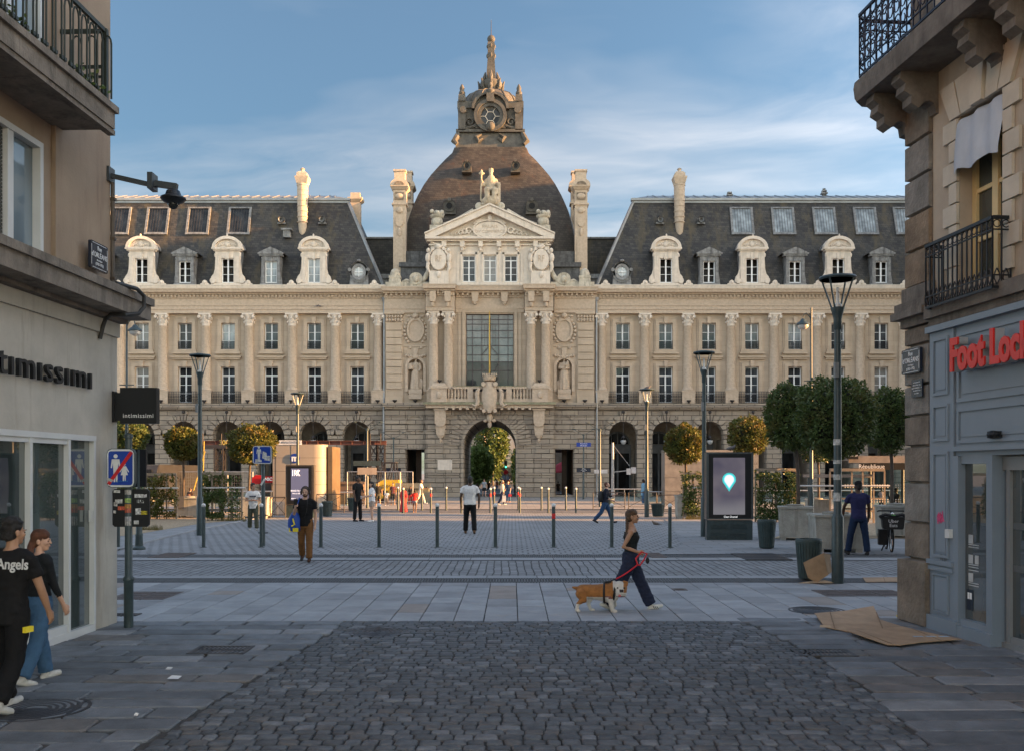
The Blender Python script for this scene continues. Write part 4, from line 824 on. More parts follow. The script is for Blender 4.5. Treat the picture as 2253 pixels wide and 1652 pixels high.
# great window behind the gilt mast
gw = PB(); wd, h0, h1 = 52, 230, 399
for x in (-52, -39, -18.5, 18.5, 39, 50.6): gw.box(x, x+1.5, -6, -3, h0, h1)
for z in (231, 276, 295, 310, 330, 347, 363, 377, 387, 397.6): gw.box(-52, 52, -5.5, -3.4, z, z+1.3)
for q in (-1, 1): gw.bar((q*18, -6, 310), (q*3, -6, 328), 1.4); gw.bar((q*18, -6, 291), (q*10, -6, 275), 1.4)
for x in (-12, -6, 6, 12): gw.box(x, x+.8, -5, -3.6, 331, 377)
g = gw.build('great_window', M('dark_window_steel', (.06,.045,.05), .5), palace)
p = PB(); p.poly([(-52, -4, 230), (52, -4, 230), (52, -4, 296), (-52, -4, 296)]); p.build('pane', PANED, g)
p = PB(); p.poly([(-52, -4, 296.5), (52, -4, 296.5), (52, -4, 398.5), (-52, -4, 398.5)]); p.build('pane', glass('upper_great_glass', (.055,.06,.062), .03, .1, .6, 1.5), g)  # lighter base colour stands in for reflections in the upper panes
# balcony over the gateway
bl = PB(); 
bl.box(-96, 96, -40, -30, 205, 212); bl.box(-80, 80, -40, -31, 234, 239)
for q in (-1, 1):
    cx_ = q*109; bl.box(cx_-17, cx_+17, -46, -26, 205, 234); bl.box(cx_-19, cx_+19, -48, -24, 234, 239); bl.taper(cx_-16, cx_+16, -45, -27, 239, 246, 4, 3); bl.ball((cx_, -47, 220), (6, 2, 8), 8, 5); bl.box(*sorted((q*36, q*48)), -40, -31, 212, 234)
    for i in range(6): bl.lathe([(3, 212), (1.6, 215), (3.2, 221), (1.6, 229), (2.8, 234)], 8, (q*(53+i*7.2), -36, 0))
    bl.box(*sorted((q*92, q*97)), -40, -31, 212, 234)
bl.box(-142, 142, -44, -20.5, 199, 205); bl.box(-138, 138, -40, -20.5, 193, 199)
for i in range(13): bl.box(-96+i*15, -90+i*15, -42, -34, 189, 193)
bl.build('balcony', STONEC, palace, True, 35)
ms = PB(); ms.box(-143, 143, -45.5, -44.1, 200, 205.6); ms.box(-80, 80, -41, -30.5, 239.1, 240.2); ms.build('moss_edge', MOSS, palace)
cr = PB()
cr.rings([[(x*w, -44+yy*6, z) for x, yy in ((-1, 0), (-.5, -1), (.5, -1), (1, 0), (.5, 1), (-.5, 1))] for w, z in ((5, 182), (13, 191), (17, 205), (17, 223), (14, 236), (9, 248))])
for q in (-1, 1):
    cr.ylathe([(5, -52), (5, -42)], 12, (q*13, 0, 243)); cr.ylathe([(4, -52), (4, -42)], 12, (q*12, 0, 186)); cr.path([(q*22, -46, 235), (q*27, -46, 222), (q*25, -46, 205), (q*30, -46, 196), (q*38, -46, 200)], [3, 5, 5, 4, 2], 6)
    for i in range(5): cr.ball((q*26, -47, 228-i*7), 4, 6, 4)
cr.lathe([(11, 250), (13, 252), (14, 257), (15, 260)], 14, (0, -40, 0))
for i in range(9): cr.box(-15+i*3.6, -13+i*3.6, -52, -30, 260, 266)
cr.ball((0, -30, 172), (7, 6, 10), 8, 6); cr.ball((0, -26, 158), (5, 5, 8), 8, 5)
for q in (-1, 1): cr.ball((q*9, -28, 166), (5, 4, 4), 6, 4)
cr.build('crest', STONEC, palace, True, 50)
# attic storey and pediment
at = PB(); at.hole(-130, 130, 457, 557, [(c-14, c+14, [(470, 528)]) for c in (-46, 0, 46)], -8, 6); at.box(-72, 72, -14, -8.1, 462, 468)
for s_ in (-1, 1):
    at.box(*sorted((s_*90, s_*132)), -18, -8.1, 457, 492); at.box(*sorted((s_*88, s_*91)), -10, -8.1, 492, 540); at.box(*sorted((s_*68, s_*72)), -9.5, -8.1, 470, 535)
for c in (-46, 0, 46):
    for q in (-1, 1): at.box(*sorted((c+q*14.2, c+q*18)), -10, -8.1, 470, 534)
    at.box(c-18, c+18, -10, -8.1, 530, 534)
at.box(-134, 134, -12, 8, 549, 552); at.box(-138, 138, -17, 10, 557, 561); at.box(-141, 141, -24, 10, 561, 566)
for i in range(6): x = -100+i*40; at.box(x-5, x+5, -18, -8.1, 545, 557); at.ball((x, -13, 541), (4, 3, 5), 6, 4)
at.prism([(-130, 566), (130, 566), (0, 624)], -8, 10)
for s_ in (-1, 1):
    at.prism([(s_*141, 566), (s_*141, 571), (0, 634), (0, 620), (s_*118, 566)], -24, -8.1); at.prism([(s_*142, 571), (s_*142, 574), (0, 638), (0, 634.2)], -27, 12)
for s_ in (-1, 1):   # cartouches with putti
    c = s_*112
    at.ylathe([(17, -20), (19, -14), (19, -8.1)], 16, (c, 0, 517), 1, 1.35); at.ball((c, -18, 545), (9, 4, 6), 8, 5); at.ball((c, -18, 484), (5, 4, 8), 8, 5)
    for q in (-1, 1):
        x = c+q*22; at.ball((x, -17, 537), (4.6, 4.6, 5.4), 8, 6); at.ball((x+q, -16, 521), (6, 6, 11), 8, 6); at.path([(x, -16, 511), (x+q*2, -17, 500), (x-q*2, -16, 490)], [4.5, 4, 2.5], 7); at.path([(x, -17, 527), (x-q*6, -20, 533), (x-q*9, -20, 541)], [2.6, 2.2, 1.6], 6)
        at.ylathe([(4, -21), (4, -14)], 10, (c+q*12, 0, 540))
    swag(at, c, -12, 556, 16, 4, 9, 2.8)
# tympanum carving
at.ylathe([(34, -12), (36, -9), (36, -8)], 24, (0, 0, 584), 1, .5); at.ylathe([(38, -10), (38, -14), (34, -14), (34, -10)], 24, (0, 0, 584), 1, .55, False); at.ball((0, -12, 609), (6, 3, 8), 8, 5); at.ball((0, -13, 563), (6, 4, 8), 8, 5)
for s_ in (-1, 1):
    for i in range(5):
        cx_ = s_*(46+i*9); r_ = 8-i*1.2; at.path([(cx_+r_*math.cos(t*.8)*(1-t*.06), -11, 581-i*2+r_*math.sin(t*.8)*(1-t*.06)) for t in range(9)], [2.2-i*.25]*9, 5)
    at.path([(s_*16, -12, 604), (s_*28, -12, 601), (s_*36, -12, 596)], [3, 3, 2], 6)
att = at.build('attic', STONEW, palace, True, 35)
text('PALAIS', 10/PX, STONEC, att, (0, -12.2/PX, 590/PX), ext=.015, sx=1.15); text('DV COMMERCE', 9.4/PX, STONEC, att, (0, -12.2/PX, 579/PX), ext=.015)
for s_ in (-1, 1): text('RF', 20/PX, STONEC, att, (s_*112/PX, -20.2/PX, 518/PX), ext=.03, sx=.7)
for c in (-46, 0, 46): w = make_window(14, 58, trans=46, pane=PANEL_); w.location = (c/PX, -3/PX, 470/PX)
LICH = M('lichened_stone', (.45,.40,.32), .85, var=.35, streak=1, dirt=(.10,.10,.09), bmp=.4, bscale=10)
for s_ in (-1, 1):
    sb = PB(); ur = PB(); sb.box(*sorted((s_*134, s_*229)), -8, 8, 457, 470)
    x = s_*208; sb.taper(x-14, x+14, -14, 10, 457, 478, 2, 2); sb.box(x-13, x+13, -13, 9, 478, 483); sb.lathe([(11, 483), (11.5, 489), (9, 496), (4, 500), (1, 501)], 12, (x, -2, 0))
    x = s_*162; sb.ylathe([(15, -10), (15, 4)], 18, (x, 0, 477), 1, .9); sb.ball((x, -11, 476), (7, 4, 8), 8, 5); sb.path([(s_*150, -4, 472), (s_*142, -4, 480), (s_*136, -4, 492), (s_*133, -4, 505)], [6, 6, 5, 4], 8); sb.path([(s_*175, -4, 470), (s_*184, -4, 474), (s_*192, -4, 470)], [5, 4, 3], 6)
    # urns standing behind the pediment ends
    x = s_*118; ur.box(x-15, x+15, 4, 34, 560, 598); ur.lathe([(8, 598), (12, 602), (13, 610), (11, 616), (15, 618), (16, 622)], 12, (x, 19, 0))
    random.seed(5)
    for i in range(14): ur.ball((x+random.uniform(-12, 12), 19+random.uniform(-10, 10), 624+random.uniform(0, 8)), 5, 6, 4)
    ur.path([(s_*100, 19, 596), (s_*80, 19, 606), (s_*60, 19, 618), (s_*36, 19, 632)], [11, 8, 7, 7], 8)
    sb.build('attic_scroll', LICH, palace, True, 50); ur.build('urn', LICH, palace, True, 50)
sb = PB(); sb.taper(-30, 30, 6, 36, 612, 642, 6, 3); sb.box(-20, 20, 2, 34, 642, 646)
for q in (-1, 1): sb.ball((q*24, 8, 640), (9, 6, 9), 8, 5)
sb.build('statue_pedestal', LICH, palace, True, 50)
# dark lead base flanking the attic
for s_ in (-1, 1):
    ld = PB(); xa, xb = sorted((s_*134, s_*200)); ld.box(xa, xb, 30, 60, 457, 510); ld.box(xa-3, xb+3, 24, 60, 510, 520); ld.box(xa, xb, 40, 66, 520, 548); ld.build('lead_base', LEADD, palace)
# dome
YC, DC = 260.0, -3.0
def dring(hp, v):
    hp *= 1.04; w = hp*(1+YC/2130)/(1+hp/2130); z = 55+(VH-v)*(1+(YC-w)/2130); pts = []
    for i in range(48):
        t = 2*math.pi*i/48; c, s_ = math.cos(t), math.sin(t); p = 18.0; r = 1/((abs(c)**p+abs(s_)**p)**(1/p)); pts.append((DC+w*c*r, YC+w*s_*r, z))
    return pts
DPROF = [(196, 640), (194, 575), (191, 545), (186, 512), (179, 482), (170, 455), (158, 428), (145, 405), (130, 384), (114, 366), (99, 350), (84, 336), (79, 324)]
dm = PB(); dm.rings([dring(a, b) for a, b in DPROF], False); dome = dm.build('dome', SLATED, palace, True, 50)
kl = 1+YC/2130; zl = lambda v: 55+(VH-v)*kl
lt = PB()
lt.rings([dring(80, 345), dring(78, 332), dring(74, 328)]); lt.rings([dring(71.5, 330), dring(71, 318), dring(69, 316)])
hw_ = 66*kl
lt.box(DC-hw_, DC+hw_, YC-hw_, YC+hw_, zl(318), zl(250)); lt.taper(DC-hw_-10, DC+hw_+10, YC-hw_-10, YC+hw_+10, zl(352), zl(318), 8, 8)
for q in (-1, 1):
    lt.path([(DC+q*(hw_+2), YC-hw_-2, zl(316)), (DC+q*(hw_+6), YC-hw_-6, zl(326)), (DC+q*(hw_+12), YC-hw_-10, zl(337)), (DC+q*(hw_+5), YC-hw_-12, zl(344))], [5, 7, 8, 5], 7); lt.path([(DC+q*22, YC-hw_-4, zl(320)), (DC+q*34, YC-hw_-8, zl(328)), (DC+q*28, YC-hw_-9, zl(336)), (DC+q*18, YC-hw_-8, zl(330))], [3, 5, 5, 3], 6)
lt.box(DC-hw_-5, DC+hw_+5, YC-hw_-5, YC+hw_+5, zl(264), zl(250)); lt.box(DC-hw_-8, DC+hw_+8, YC-hw_-8, YC+hw_+8, zl(316), zl(310))
yf = YC-hw_
for s_ in (-1, 1):
    x = DC+s_*(hw_-6); lt.box(x-9, x+9, yf-8, yf+10, zl(312), zl(264)); lt.taper(x-9, x+9, yf-8, yf+10, zl(250), zl(236), 1, 1); lt.lathe([(6, 0), (8, 6), (5, 12), (6, 17), (3, 24), (1, 27)], 10, (x, yf+1, zl(236)))
    lt.ylathe([(8, -12), (8, 0)], 12, (x-s_*3, yf, zl(270))); lt.path([(DC+s_*(49+(11-t*.85)*math.cos(t*.75)), yf-4, zl(294)+(11-t*.85)*math.sin(t*.75)) for t in range(11)], 2.6, 6); lt.path([(DC+s_*(33+(8-t*.7)*math.cos(t*.75)), yf-4, zl(304)+(7-t*.6)*math.sin(t*.75)) for t in range(10)], 2.2, 6)
    for yy in (YC+hw_-6,): lt.lathe([(9, 0), (9, 14), (6, 15), (8, 21), (1, 38)], 10, (x, yy, zl(250)))
    lt.path([(DC+s_*28, yf-4, zl(306)), (DC+s_*36, yf-4, zl(302)), (DC+s_*60, yf-4, zl(308))], 3.2, 6)
c_ = (DC, yf, zl(282)); lt.ylathe([(39, -8), (39, -14), (31, -14), (31, -8)], 28, c_, cap=False); lt.ylathe([(31, -6), (31, -10), (23, -10), (23, -2)], 28, c_, cap=False)
A = [(DC+45*math.cos(math.pi*i/14), zl(268)+40*math.sin(math.pi*i/14)) for i in range(15)]; B = [(DC+38*math.cos(math.pi*i/14), zl(268)+36*math.sin(math.pi*i/14)) for i in range(15)]
for i in range(14): lt.prism([A[i], A[i+1], B[i+1], B[i]], yf-14, yf+12)
lt.prism(A, yf-4, yf+10); lt.box(DC-9, DC+9, yf-17, yf, zl(254), zl(236)); lt.lathe([(8, 0), (10, 8), (4, 14), (6, 20), (2, 28)], 10, (DC, yf-8, zl(236))); lt.ball((DC, yf-14, zl(306)), (11, 8, 11), 10, 6)
cap = [(67, 252), (66, 239), (61, 228), (52, 218), (39, 211), (24, 206)]
lt.lathe([(r*kl, zl(v)) for r, v in cap], 32, (DC, YC, 0))
for i in range(16):
    t = 2*math.pi*i/16+.1; lt.path([(DC+(r*kl+.6)*math.cos(t), YC+(r*kl+.6)*math.sin(t), zl(v)) for r, v in cap], 1.7 if i % 4 else 3.2, 5)
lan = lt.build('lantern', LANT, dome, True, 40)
og = PB(); og.ylathe([(24, -3), (24, -2)], 24, c_); og.build('oculus_pane', PANED, dome)
gr_ = PB(); 
for i in range(6): t = math.pi*i/3; gr_.bar((c_[0]+12*math.cos(t), yf-4, c_[2]+12*math.sin(t)), (c_[0]+24*math.cos(t), yf-4, c_[2]+24*math.sin(t)), 1.3); gr_.bar((c_[0]+12*math.cos(t), yf-4, c_[2]+12*math.sin(t)), (c_[0]+12*math.cos(t+math.pi/3), yf-4, c_[2]+12*math.sin(t+math.pi/3)), 1.3)
gr_.build('oculus_grille', STONEW, dome)
spn = PB(); spr = [(22, 213), (21, 207), (17, 203), (22, 198), (25, 190), (24, 184), (16, 182), (15, 178)]
spn.lathe([(r*kl, zl(v)) for r, v in spr], 16, (DC, YC, 0)); sq = [(14, 180), (11.5, 155), (9.5, 130), (10.5, 128), (10.5, 122), (9.5, 120), (9, 108), (10.5, 106), (10, 98), (7, 94)]
spn.lathe([(r*kl*1.12, zl(v)) for r, v in sq], 4, (DC, YC, 0), ph=math.pi/4); spn.ball((DC, YC, zl(87)), 9.5*1.05, 12, 8)
for i in range(8):
    t = math.pi*i/4; a, b = math.cos(t), math.sin(t); spn.path([(DC+a*q*kl, YC+b*q*kl, zl(v)) for q, v in ((19, 205), (25, 197), (26, 188), (29, 180))], [2.5, 4.5, 3.6, 1.5], 6)
    if i % 2 == 0: spn.path([(DC+a*q*kl, YC+b*q*kl, zl(v)) for q, v in ((15, 185), (15, 172), (12.5, 160))], [3, 4.5, 1.5], 6); spn.ball((DC+a*8*kl, YC+b*8*kl, zl(124)), (3, 3, 6), 6, 4); spn.ball((DC+a*8*kl, YC+b*8*kl, zl(103)), (2.5, 2.5, 5), 6, 4)
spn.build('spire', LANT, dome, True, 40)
an = PB(); an.tube((DC, YC, zl(82)), (DC, YC, zl(45)), 1.1, .6, 6); an.build('lightning_rod', DARKM, dome)
for u, v, d, q in ((1027, 368, 105, 1), (1134, 368, 105, 1), (989, 456, 72, 1.3), (1170, 456, 72, 1.3)):
    dv = PB(); db = PB(); x, z = Q(u, v, d); dv.taper(x-11*q, x+11*q, d-8, d+30, z-14*q, z+2, 1, 0); dv.ylathe([(10*q, -9), (10*q, 30)], 16, (x, d, z)); dv.ylathe([(10.5*q, -11), (10.5*q, -8.9), (5*q, -8.9), (6*q, -11)], 16, (x, d, z), cap=False); dv.box(x-2.5*q, x+2.5*q, d-13, d, z+8*q, z+14*q)
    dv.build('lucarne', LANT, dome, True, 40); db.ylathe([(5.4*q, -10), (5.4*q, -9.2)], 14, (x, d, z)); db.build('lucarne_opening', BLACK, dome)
# tall chimneys flanking the dome (a pair each side, one behind the other)
for s_ in (-1, 1):
    for d, hz in ((34, 0), (200, 0)):
        u = 1078+s_*200; x, z1 = Q(u, 362, d) ; x = s_*203+ (0 if d < 100 else s_*2); m = PB(); z0 = 470
        zc = 55+(VH-418)*(1+d/2130)
        m.box(x-14, x+14, d, d+26, z0, zc); m.box(x-17, x+17, d-3, d+29, zc-34, zc-30); m.taper(x-15, x+15, d-2, d+28, zc, zc+6, -5, -5)
        arc_ = [(x-20, zc+6)]+[(x-20*math.cos(math.pi*i/10), zc+10+14*math.sin(math.pi*i/10)) for i in range(11)]+[(x+20, zc+6)]
        m.prism(arc_, d-8, d+34); inn = [(x-13*math.cos(math.pi*i/10), zc+9+9*math.sin(math.pi*i/10)) for i in range(11)]; m.prism(inn, d-8.6, d-8.1); m.box(x-12, x+12, d+2, d+24, zc+14, zc+42); m.box(x-14, x+14, d, d+26, zc+42, zc+46)
        m.ylathe([(9, -3), (9, 0)], 14, (x, d, zc-70), 1, 1.5); m.ball((x, d-2, zc-46), (8, 3, 7), 8, 5); m.ball((x, d-2, zc-95), (4, 3, 10), 8, 5); m.ball((x, d-2, zc-14), (10, 2.5, 6), 8, 5); m.box(x-9, x+9, d-1.5, d-.05, z0, zc-104)
        tcm = m.build('tall_chimney', STONEC, palace, True, 35); k = MB(S); k.prism([(x-11*math.cos(math.pi*i/10), zc+9.5+7.5*math.sin(math.pi*i/10)) for i in range(11)], d-9.2, d-8.7); k.box(x-10, x+10, d-2.2, d-1, zc-22, zc-6); k.build('hood_shade', M('shaded_carving', (.20,.16,.12), .9, var=.5, scale=9, bmp=.6, bscale=14) if s_ < 0 and d < 100 else bpy.data.materials['shaded_carving'], tcm)  # dark plates on hood and shaft: painted shade in place of depth
# downpipes
for u in (846, 1312):
    m = PB(); x = u-1078; m.tube((x, -6, 205), (x, -6, 430), 2.2, n=8); m.tube((x, -14, 0), (x, -14, 204), 2.2, n=8); m.lathe([(4, 0), (6, 8)], 8, (x, -6, 428)); m.build('downpipe', ZINC, palace, True)
PW = Vector(((1078-CX)/PX, 81, 0))
def PP(x, y, z): return PW+Vector((x, y, z))/PX

CURT = M('curtained_pane', (.20,.20,.19), .08, var=.25, scale=1.5, spec=.6)
random.seed(21)
for o in palace.children:
    if o.name.startswith('window') and not o.name.startswith('window_r'):
        for ch in o.children:
            if ch.name.startswith('pane'):
                ch.material_slots[0].link = 'OBJECT'; ch.material_slots[0].material = random.choices((PANE, PANED, CURT, PANEL_), (4, 3, 1.2, 1.6 if o.location.x > 0 else .5))[0]  # paler glass likelier on the right, standing in for reflected sky
# ================= GROUND =================
def sheet(name, pts, z, mat, kind='structure'):
    m = MB(); m.poly([(x, y, z) for x, y in pts]); return m.build(name, mat, kind=kind)
def rect(x0, x1, y0, y1): return [(x0, y0), (x1, y0), (x1, y1), (x0, y1)]
def gp(*uv): return [tuple(G(u, v)[:2]) for u, v in uv]
GR = lambda k, t=(.96, .99, 1.03): tuple(k*c for c in t)
JOINT = M('joint_dirt', (.062,.06,.057), .95, var=.4, scale=6, bmp=.6, bscale=30)
COBS = [M('cobble_stone', GR(.112, (.90, .99, 1.09)), .62, var=.3, scale=9, bmp=.5, bscale=45, spec=.4), M('cobble_stone_dark', GR(.08, (.90, .99, 1.09)), .6, var=.3, scale=9, bmp=.5, bscale=45, spec=.4), M('cobble_stone_brown', (.105,.104,.104), .65, var=.3, scale=9, bmp=.5, bscale=45, spec=.4), M('cobble_stone_pale', GR(.165, (.92, .99, 1.07)), .62, var=.3, scale=9, bmp=.5, bscale=45, spec=.4)]
SLABS = [M('pavement_slab', GR(.17, (.92, .99, 1.07)), .65, var=.3, scale=3, bmp=.5, bscale=50), M('pavement_slab_dark', GR(.13, (.92, .99, 1.07)), .65, var=.3, scale=3, bmp=.5, bscale=50), M('pavement_slab_warm', (.15,.142,.136), .65, var=.3, scale=3, bmp=.5, bscale=50), M('pavement_slab_pale', GR(.23), .65, var=.3, scale=3, bmp=.5, bscale=50)]
FLAGS = [M('flagstone', GR(.30), .65, var=.18, scale=2, bmp=.3, bscale=60), M('flagstone_dark', GR(.25), .65, var=.18, scale=2, bmp=.3, bscale=60), M('flagstone_warm', (.27,.235,.21), .65, var=.18, scale=2, bmp=.3, bscale=60), M('flagstone_pale', GR(.34), .65, var=.18, scale=2, bmp=.3, bscale=60)]
def outline(cx, cy, hx, hy, rnd, jit):
    pts = []
    for qx, qy in ((-1, -1), (1, -1), (1, 1), (-1, 1)):
        jx, jy = random.uniform(-jit, jit), random.uniform(-jit, jit)
        a, b = cx+qx*hx+jx, cy+qy*hy+jy
        p1, p2 = (a-qx*rnd, b), (a, b-qy*rnd)
        pts += [p1, p2] if qx*qy < 0 else [p2, p1]
    return [pts[i] for i in (1, 2, 3, 4, 5, 6, 7, 0)] if False else pts
def stones(m, x0, x1, y0, y1, rh, wa, wb, gap, h, bev, rnd, jit, dome, wts, edge=None, tilt=0.0, skew=0):
    y = y0
    while y < y1:
        r = rh*random.uniform(.88, 1.12); x = x0-random.uniform(0, wb)
        e0, e1 = edge(y) if edge else (x0, x1)
        e0 += random.uniform(-.03, .03); e1 += random.uniform(-.03, .03)
        x = e0
        while x < e1-.04:
            wd = min(random.uniform(wa, wb), e1-x)
            if e1-x-wd < wa*.5: wd = e1-x
            yy = y+skew*(x-x0)
            hx, hy = wd/2-gap/2, r/2-gap/2
            if hx > .03 and hy > .02:
                o = outline(x+wd/2, yy+r/2, hx, hy, min(rnd, hx*.6, hy*.6), jit); cx, cy = x+wd/2, yy+r/2
                hh = h*random.uniform(.75, 1.1); tx, ty = random.uniform(-tilt, tilt), random.uniform(-tilt, tilt)
                zt = lambda p, z: z+(p[0]-cx)*tx+(p[1]-cy)*ty
                m.mi = random.choices(range(4), wts)[0]
                k = 1-bev/min(hx, hy); k2 = max(.25, k)
                R3 = [[(p[0], p[1], -.03) for p in o], [(p[0], p[1], zt(p, hh-bev*.8)) for p in o]]
                ins_ = [(cx+(p[0]-cx)*(hx-bev)/hx, cy+(p[1]-cy)*(hy-bev)/hy) for p in o]; R3.append([(p[0], p[1], zt(p, hh+dome*.3)) for p in ins_])
                if dome: i2 = [(cx+(p[0]-cx)*.5, cy+(p[1]-cy)*.5) for p in o]; R3.append([(p[0], p[1], zt(p, hh+dome)) for p in i2])
                a = [m.vs(q) for q in R3]; n = 8
                for u_, v_ in zip(a, a[1:]):
                    for i in range(n): m.face(u_+i, u_+(i+1) % n, v_+(i+1) % n, v_+i)
                m.face(*range(a[-1], a[-1]+n))
            x += wd
        y += r
random.seed(11)
sheet('ground', rect(-500, 500, -120, 900), -.035, M('far_paving', GR(.22), .8, var=.25))
sheet('street_bed', rect(-30, 30, -12, 18.3), -.012, JOINT)
cob_edge = lambda y: (-2.35-.09*max(0, 12.3-y), 3.15+.28*math.sin((y-7.0)*.45))
m = MB(); stones(m, -2.5, 3.3, 6.2, 13.55, .138, .11, .20, .012, .011, .008, .016, .007, .004, (5, 2.5, 1, 1.2), cob_edge, .035); m.build('cobbled_street', COBS, smooth=True, angle=60, kind='structure')
def le(y): return (-7.5, cob_edge(y)[0]-.02)
def re(y): return (cob_edge(y)[1]+.02, 8)
m = MB(); stones(m, -6, -2.5, 5.6, 13.5, .36, .55, 1.25, .022, .012, .014, .03, .015, 0, (5, 3, 2, 1.2), le, .012, .03); m.build('left_pavement', SLABS, kind='structure')
m = MB(); stones(m, 3.2, 8, 5.6, 13.5, .36, .5, 1.2, .022, .012, .014, .03, .015, 0, (5, 3, 2, 1.2), re, .012, -.02); m.build('right_pavement', SLABS, kind='structure')
m = MB(Matrix(((0, 1, 0, 0), (1, 0, 0, 0), (0, 0, 1, 0), (0, 0, 0, 1)))); stones(m, 13.6, 18.25, -24, 24, .47, .42, 1.05, .014, .008, .006, .01, .003, 0, (6, 2.5, .8, 2), lambda y: (13.58, 18.27), .002); m.build('flagstone_band', FLAGS, kind='structure')
SETT = brick('granite_setts', GR(.30), GR(.23), GR(.075), .36, .17, .016, 'xy', var=.3, swap=True, warp=.12, bmp=.8, nscale=.8, stain=(.13,.12,.11), streak=False, stain_lo=.58, stain_hi=.8)
SQUARE = brick('square_setts', GR(.31), GR(.255), GR(.13), .28, .40, .028, 'xy', var=.28, bmp=.7, nscale=.35, bias=-.3)
ROADS = brick('road_setts', GR(.22), GR(.17), GR(.08), .24, .14, .02, 'xy', var=.3, bmp=.7, nscale=.4)
SLABM = brick('slab_paving', GR(.30), GR(.25), GR(.11), 1.1, .5, .012, 'xy', var=.2, bmp=.5, nscale=.5)
KERB = brick('kerb_stone', GR(.33), GR(.29), GR(.1), 1.0, 3.0, .012, 'xy', var=.2, bmp=.4)
TACT = brick('drain_grating', GR(.17), GR(.13), GR(.05), .055, .5, .016, 'xy', var=.25, bmp=1, nscale=2)
GRAVEL = M('ochre_gravel', (.36,.28,.19), .95, var=.3, scale=12, bmp=1, bscale=90)
FARP = brick('plaza_slabs', (.34,.32,.30), (.28,.265,.25), GR(.12), .9, .45, .02, 'xy', var=.25, bmp=.4, nscale=.3)
sheet('drain_channel', rect(-40, 40, 18.3, 19.15), 0, TACT); sheet('kerb_line', rect(-40, 40, 19.15, 19.6), 0, KERB)
sheet('sett_lane', rect(-40, 40, 19.6, 22.9), -.004, SETT); sheet('gutter_gap', rect(-40, 40, 22.9, 23.04), -.006, BLACK); sheet('kerb_line', rect(-40, 40, 23.04, 23.7), 0, KERB); sheet('drain_channel', rect(-40, 40, 23.7, 24.6), 0, TACT)
sheet('square', rect(-60, 60, 24.6, 48.2), 0, SQUARE); m = MB(); m.box(-60, 60, 48.2, 48.5, -.03, .03); m.build('kerb', KERB, kind='structure')
sheet('road', rect(-60, 60, 48.5, 54), -.008, ROADS); m = MB(); m.box(-60, 60, 54, 54.3, -.03, .03); m.build('kerb', KERB, kind='structure'); sheet('plaza', rect(-80, 80, 54.3, 96), -.004, FARP)
sheet('far_street', rect(-40, 40, 96, 260), -.02, M('asphalt', (.07,.07,.072), .8, var=.25))
curve = gp((215, 1221), (330, 1190), (430, 1166), (530, 1146), (670, 1122))
sheet('left_walk', curve+[(curve[-1][0], 50), (-40, 50), (-40, curve[0][1])], .012, SLABM)
m = MB()
for a, b in zip(curve, curve[1:]): m.bar((a[0], a[1], .015), (b[0], b[1], .015), .14, .05)
m.build('curved_kerb', KERB, kind='structure')
sheet('gravel_bed', gp((180, 1188), (300, 1176), (345, 1168), (440, 1152), (535, 1143), (545, 1126), (100, 1126)), .02, GRAVEL)
sheet('right_walk', gp((1440, 1219), (1500, 1200), (1482, 1162), (1462, 1142))+[(40, 43), (40, 25.2)], .012, SLABM)
sheet('right_gravel', gp((1700, 1185), (1730, 1172), (1800, 1150), (2100, 1150), (2100, 1185)), .02, GRAVEL)
# covers and grates
BRN = M('rusty_cover', (.10,.078,.07), .6, metal=.3, var=.3, scale=6, bmp=.5, bscale=50)
def plate(u0, v0, u1, v1, label, mat=BRN, name='utility_cover', cat='cover', n=1):
    a, b = G((u0+u1)/2, v1), G((u0+u1)/2, v0); w = (u1-u0)*(a.y+b.y)/2/F/2; m = MB(); x = (a.x+b.x)/2
    for i in range(n):
        xa = x-w+2*w*i/n; m.box(xa+.01, xa+2*w/n-.01, a.y, b.y, -.02, .013)
        for j in range(3): m.box(xa+.06, xa+2*w/n-.06, a.y+(b.y-a.y)*(j+1)/4-.008, a.y+(b.y-a.y)*(j+1)/4+.008, .013, .017)
    return tag(m.build(name, mat), label, cat)
plate(345, 1216, 415, 1226, 'brown metal cover plate set in the far paving strip left of the walking man')
plate(1425, 1216, 1460, 1226, 'small brown cover plate beside the hand of the dog walker')
plate(1622, 1217, 1722, 1231, 'dark ribbed cover plate in front of the lit advertising kiosk', DARKM)
plate(258, 1302, 384, 1319, 'brown twin cover plate in the flagstones behind the striped street sign', n=2)
plate(1800, 1298, 1985, 1312, 'long brown cover of three plates beyond the lamp post', n=3)
plate(1478, 1295, 1512, 1299, 'tiny brown cover plate in the flagstones right of the dog walker')
def manhole(u, v, r, label, sq=1):
    c = G(u, v); m = MB()
    m.lathe([(r, -.02), (r, .014), (r*.93, .014), (r*.92, .008), (r*.84, .008)], 28, (c.x, c.y, 0), cap=False); prof = [(r*.84, .008)]
    k = r*.8
    while k > .08: prof += [(k, .017), (k-.025, .017), (k-.03, .009), (k-.045, .009)]; k -= .06
    m.lathe(prof+[(.03, .012)], 28, (c.x, c.y, 0)); return tag(m.build('manhole_cover', M('cast_iron', (.055,.055,.06), .5, metal=.5, var=.3, bmp=.4), None, True, 30), label, 'manhole')
manhole(830, 1391, .40, 'round cast iron manhole cover at the far edge of the cobbles')
manhole(1797, 1343, .42, 'round manhole cover in the flagstones left of the cardboard sheets')
manhole(78, 1561, .46, 'ringed iron manhole cover beside the white trainers at the bottom left')
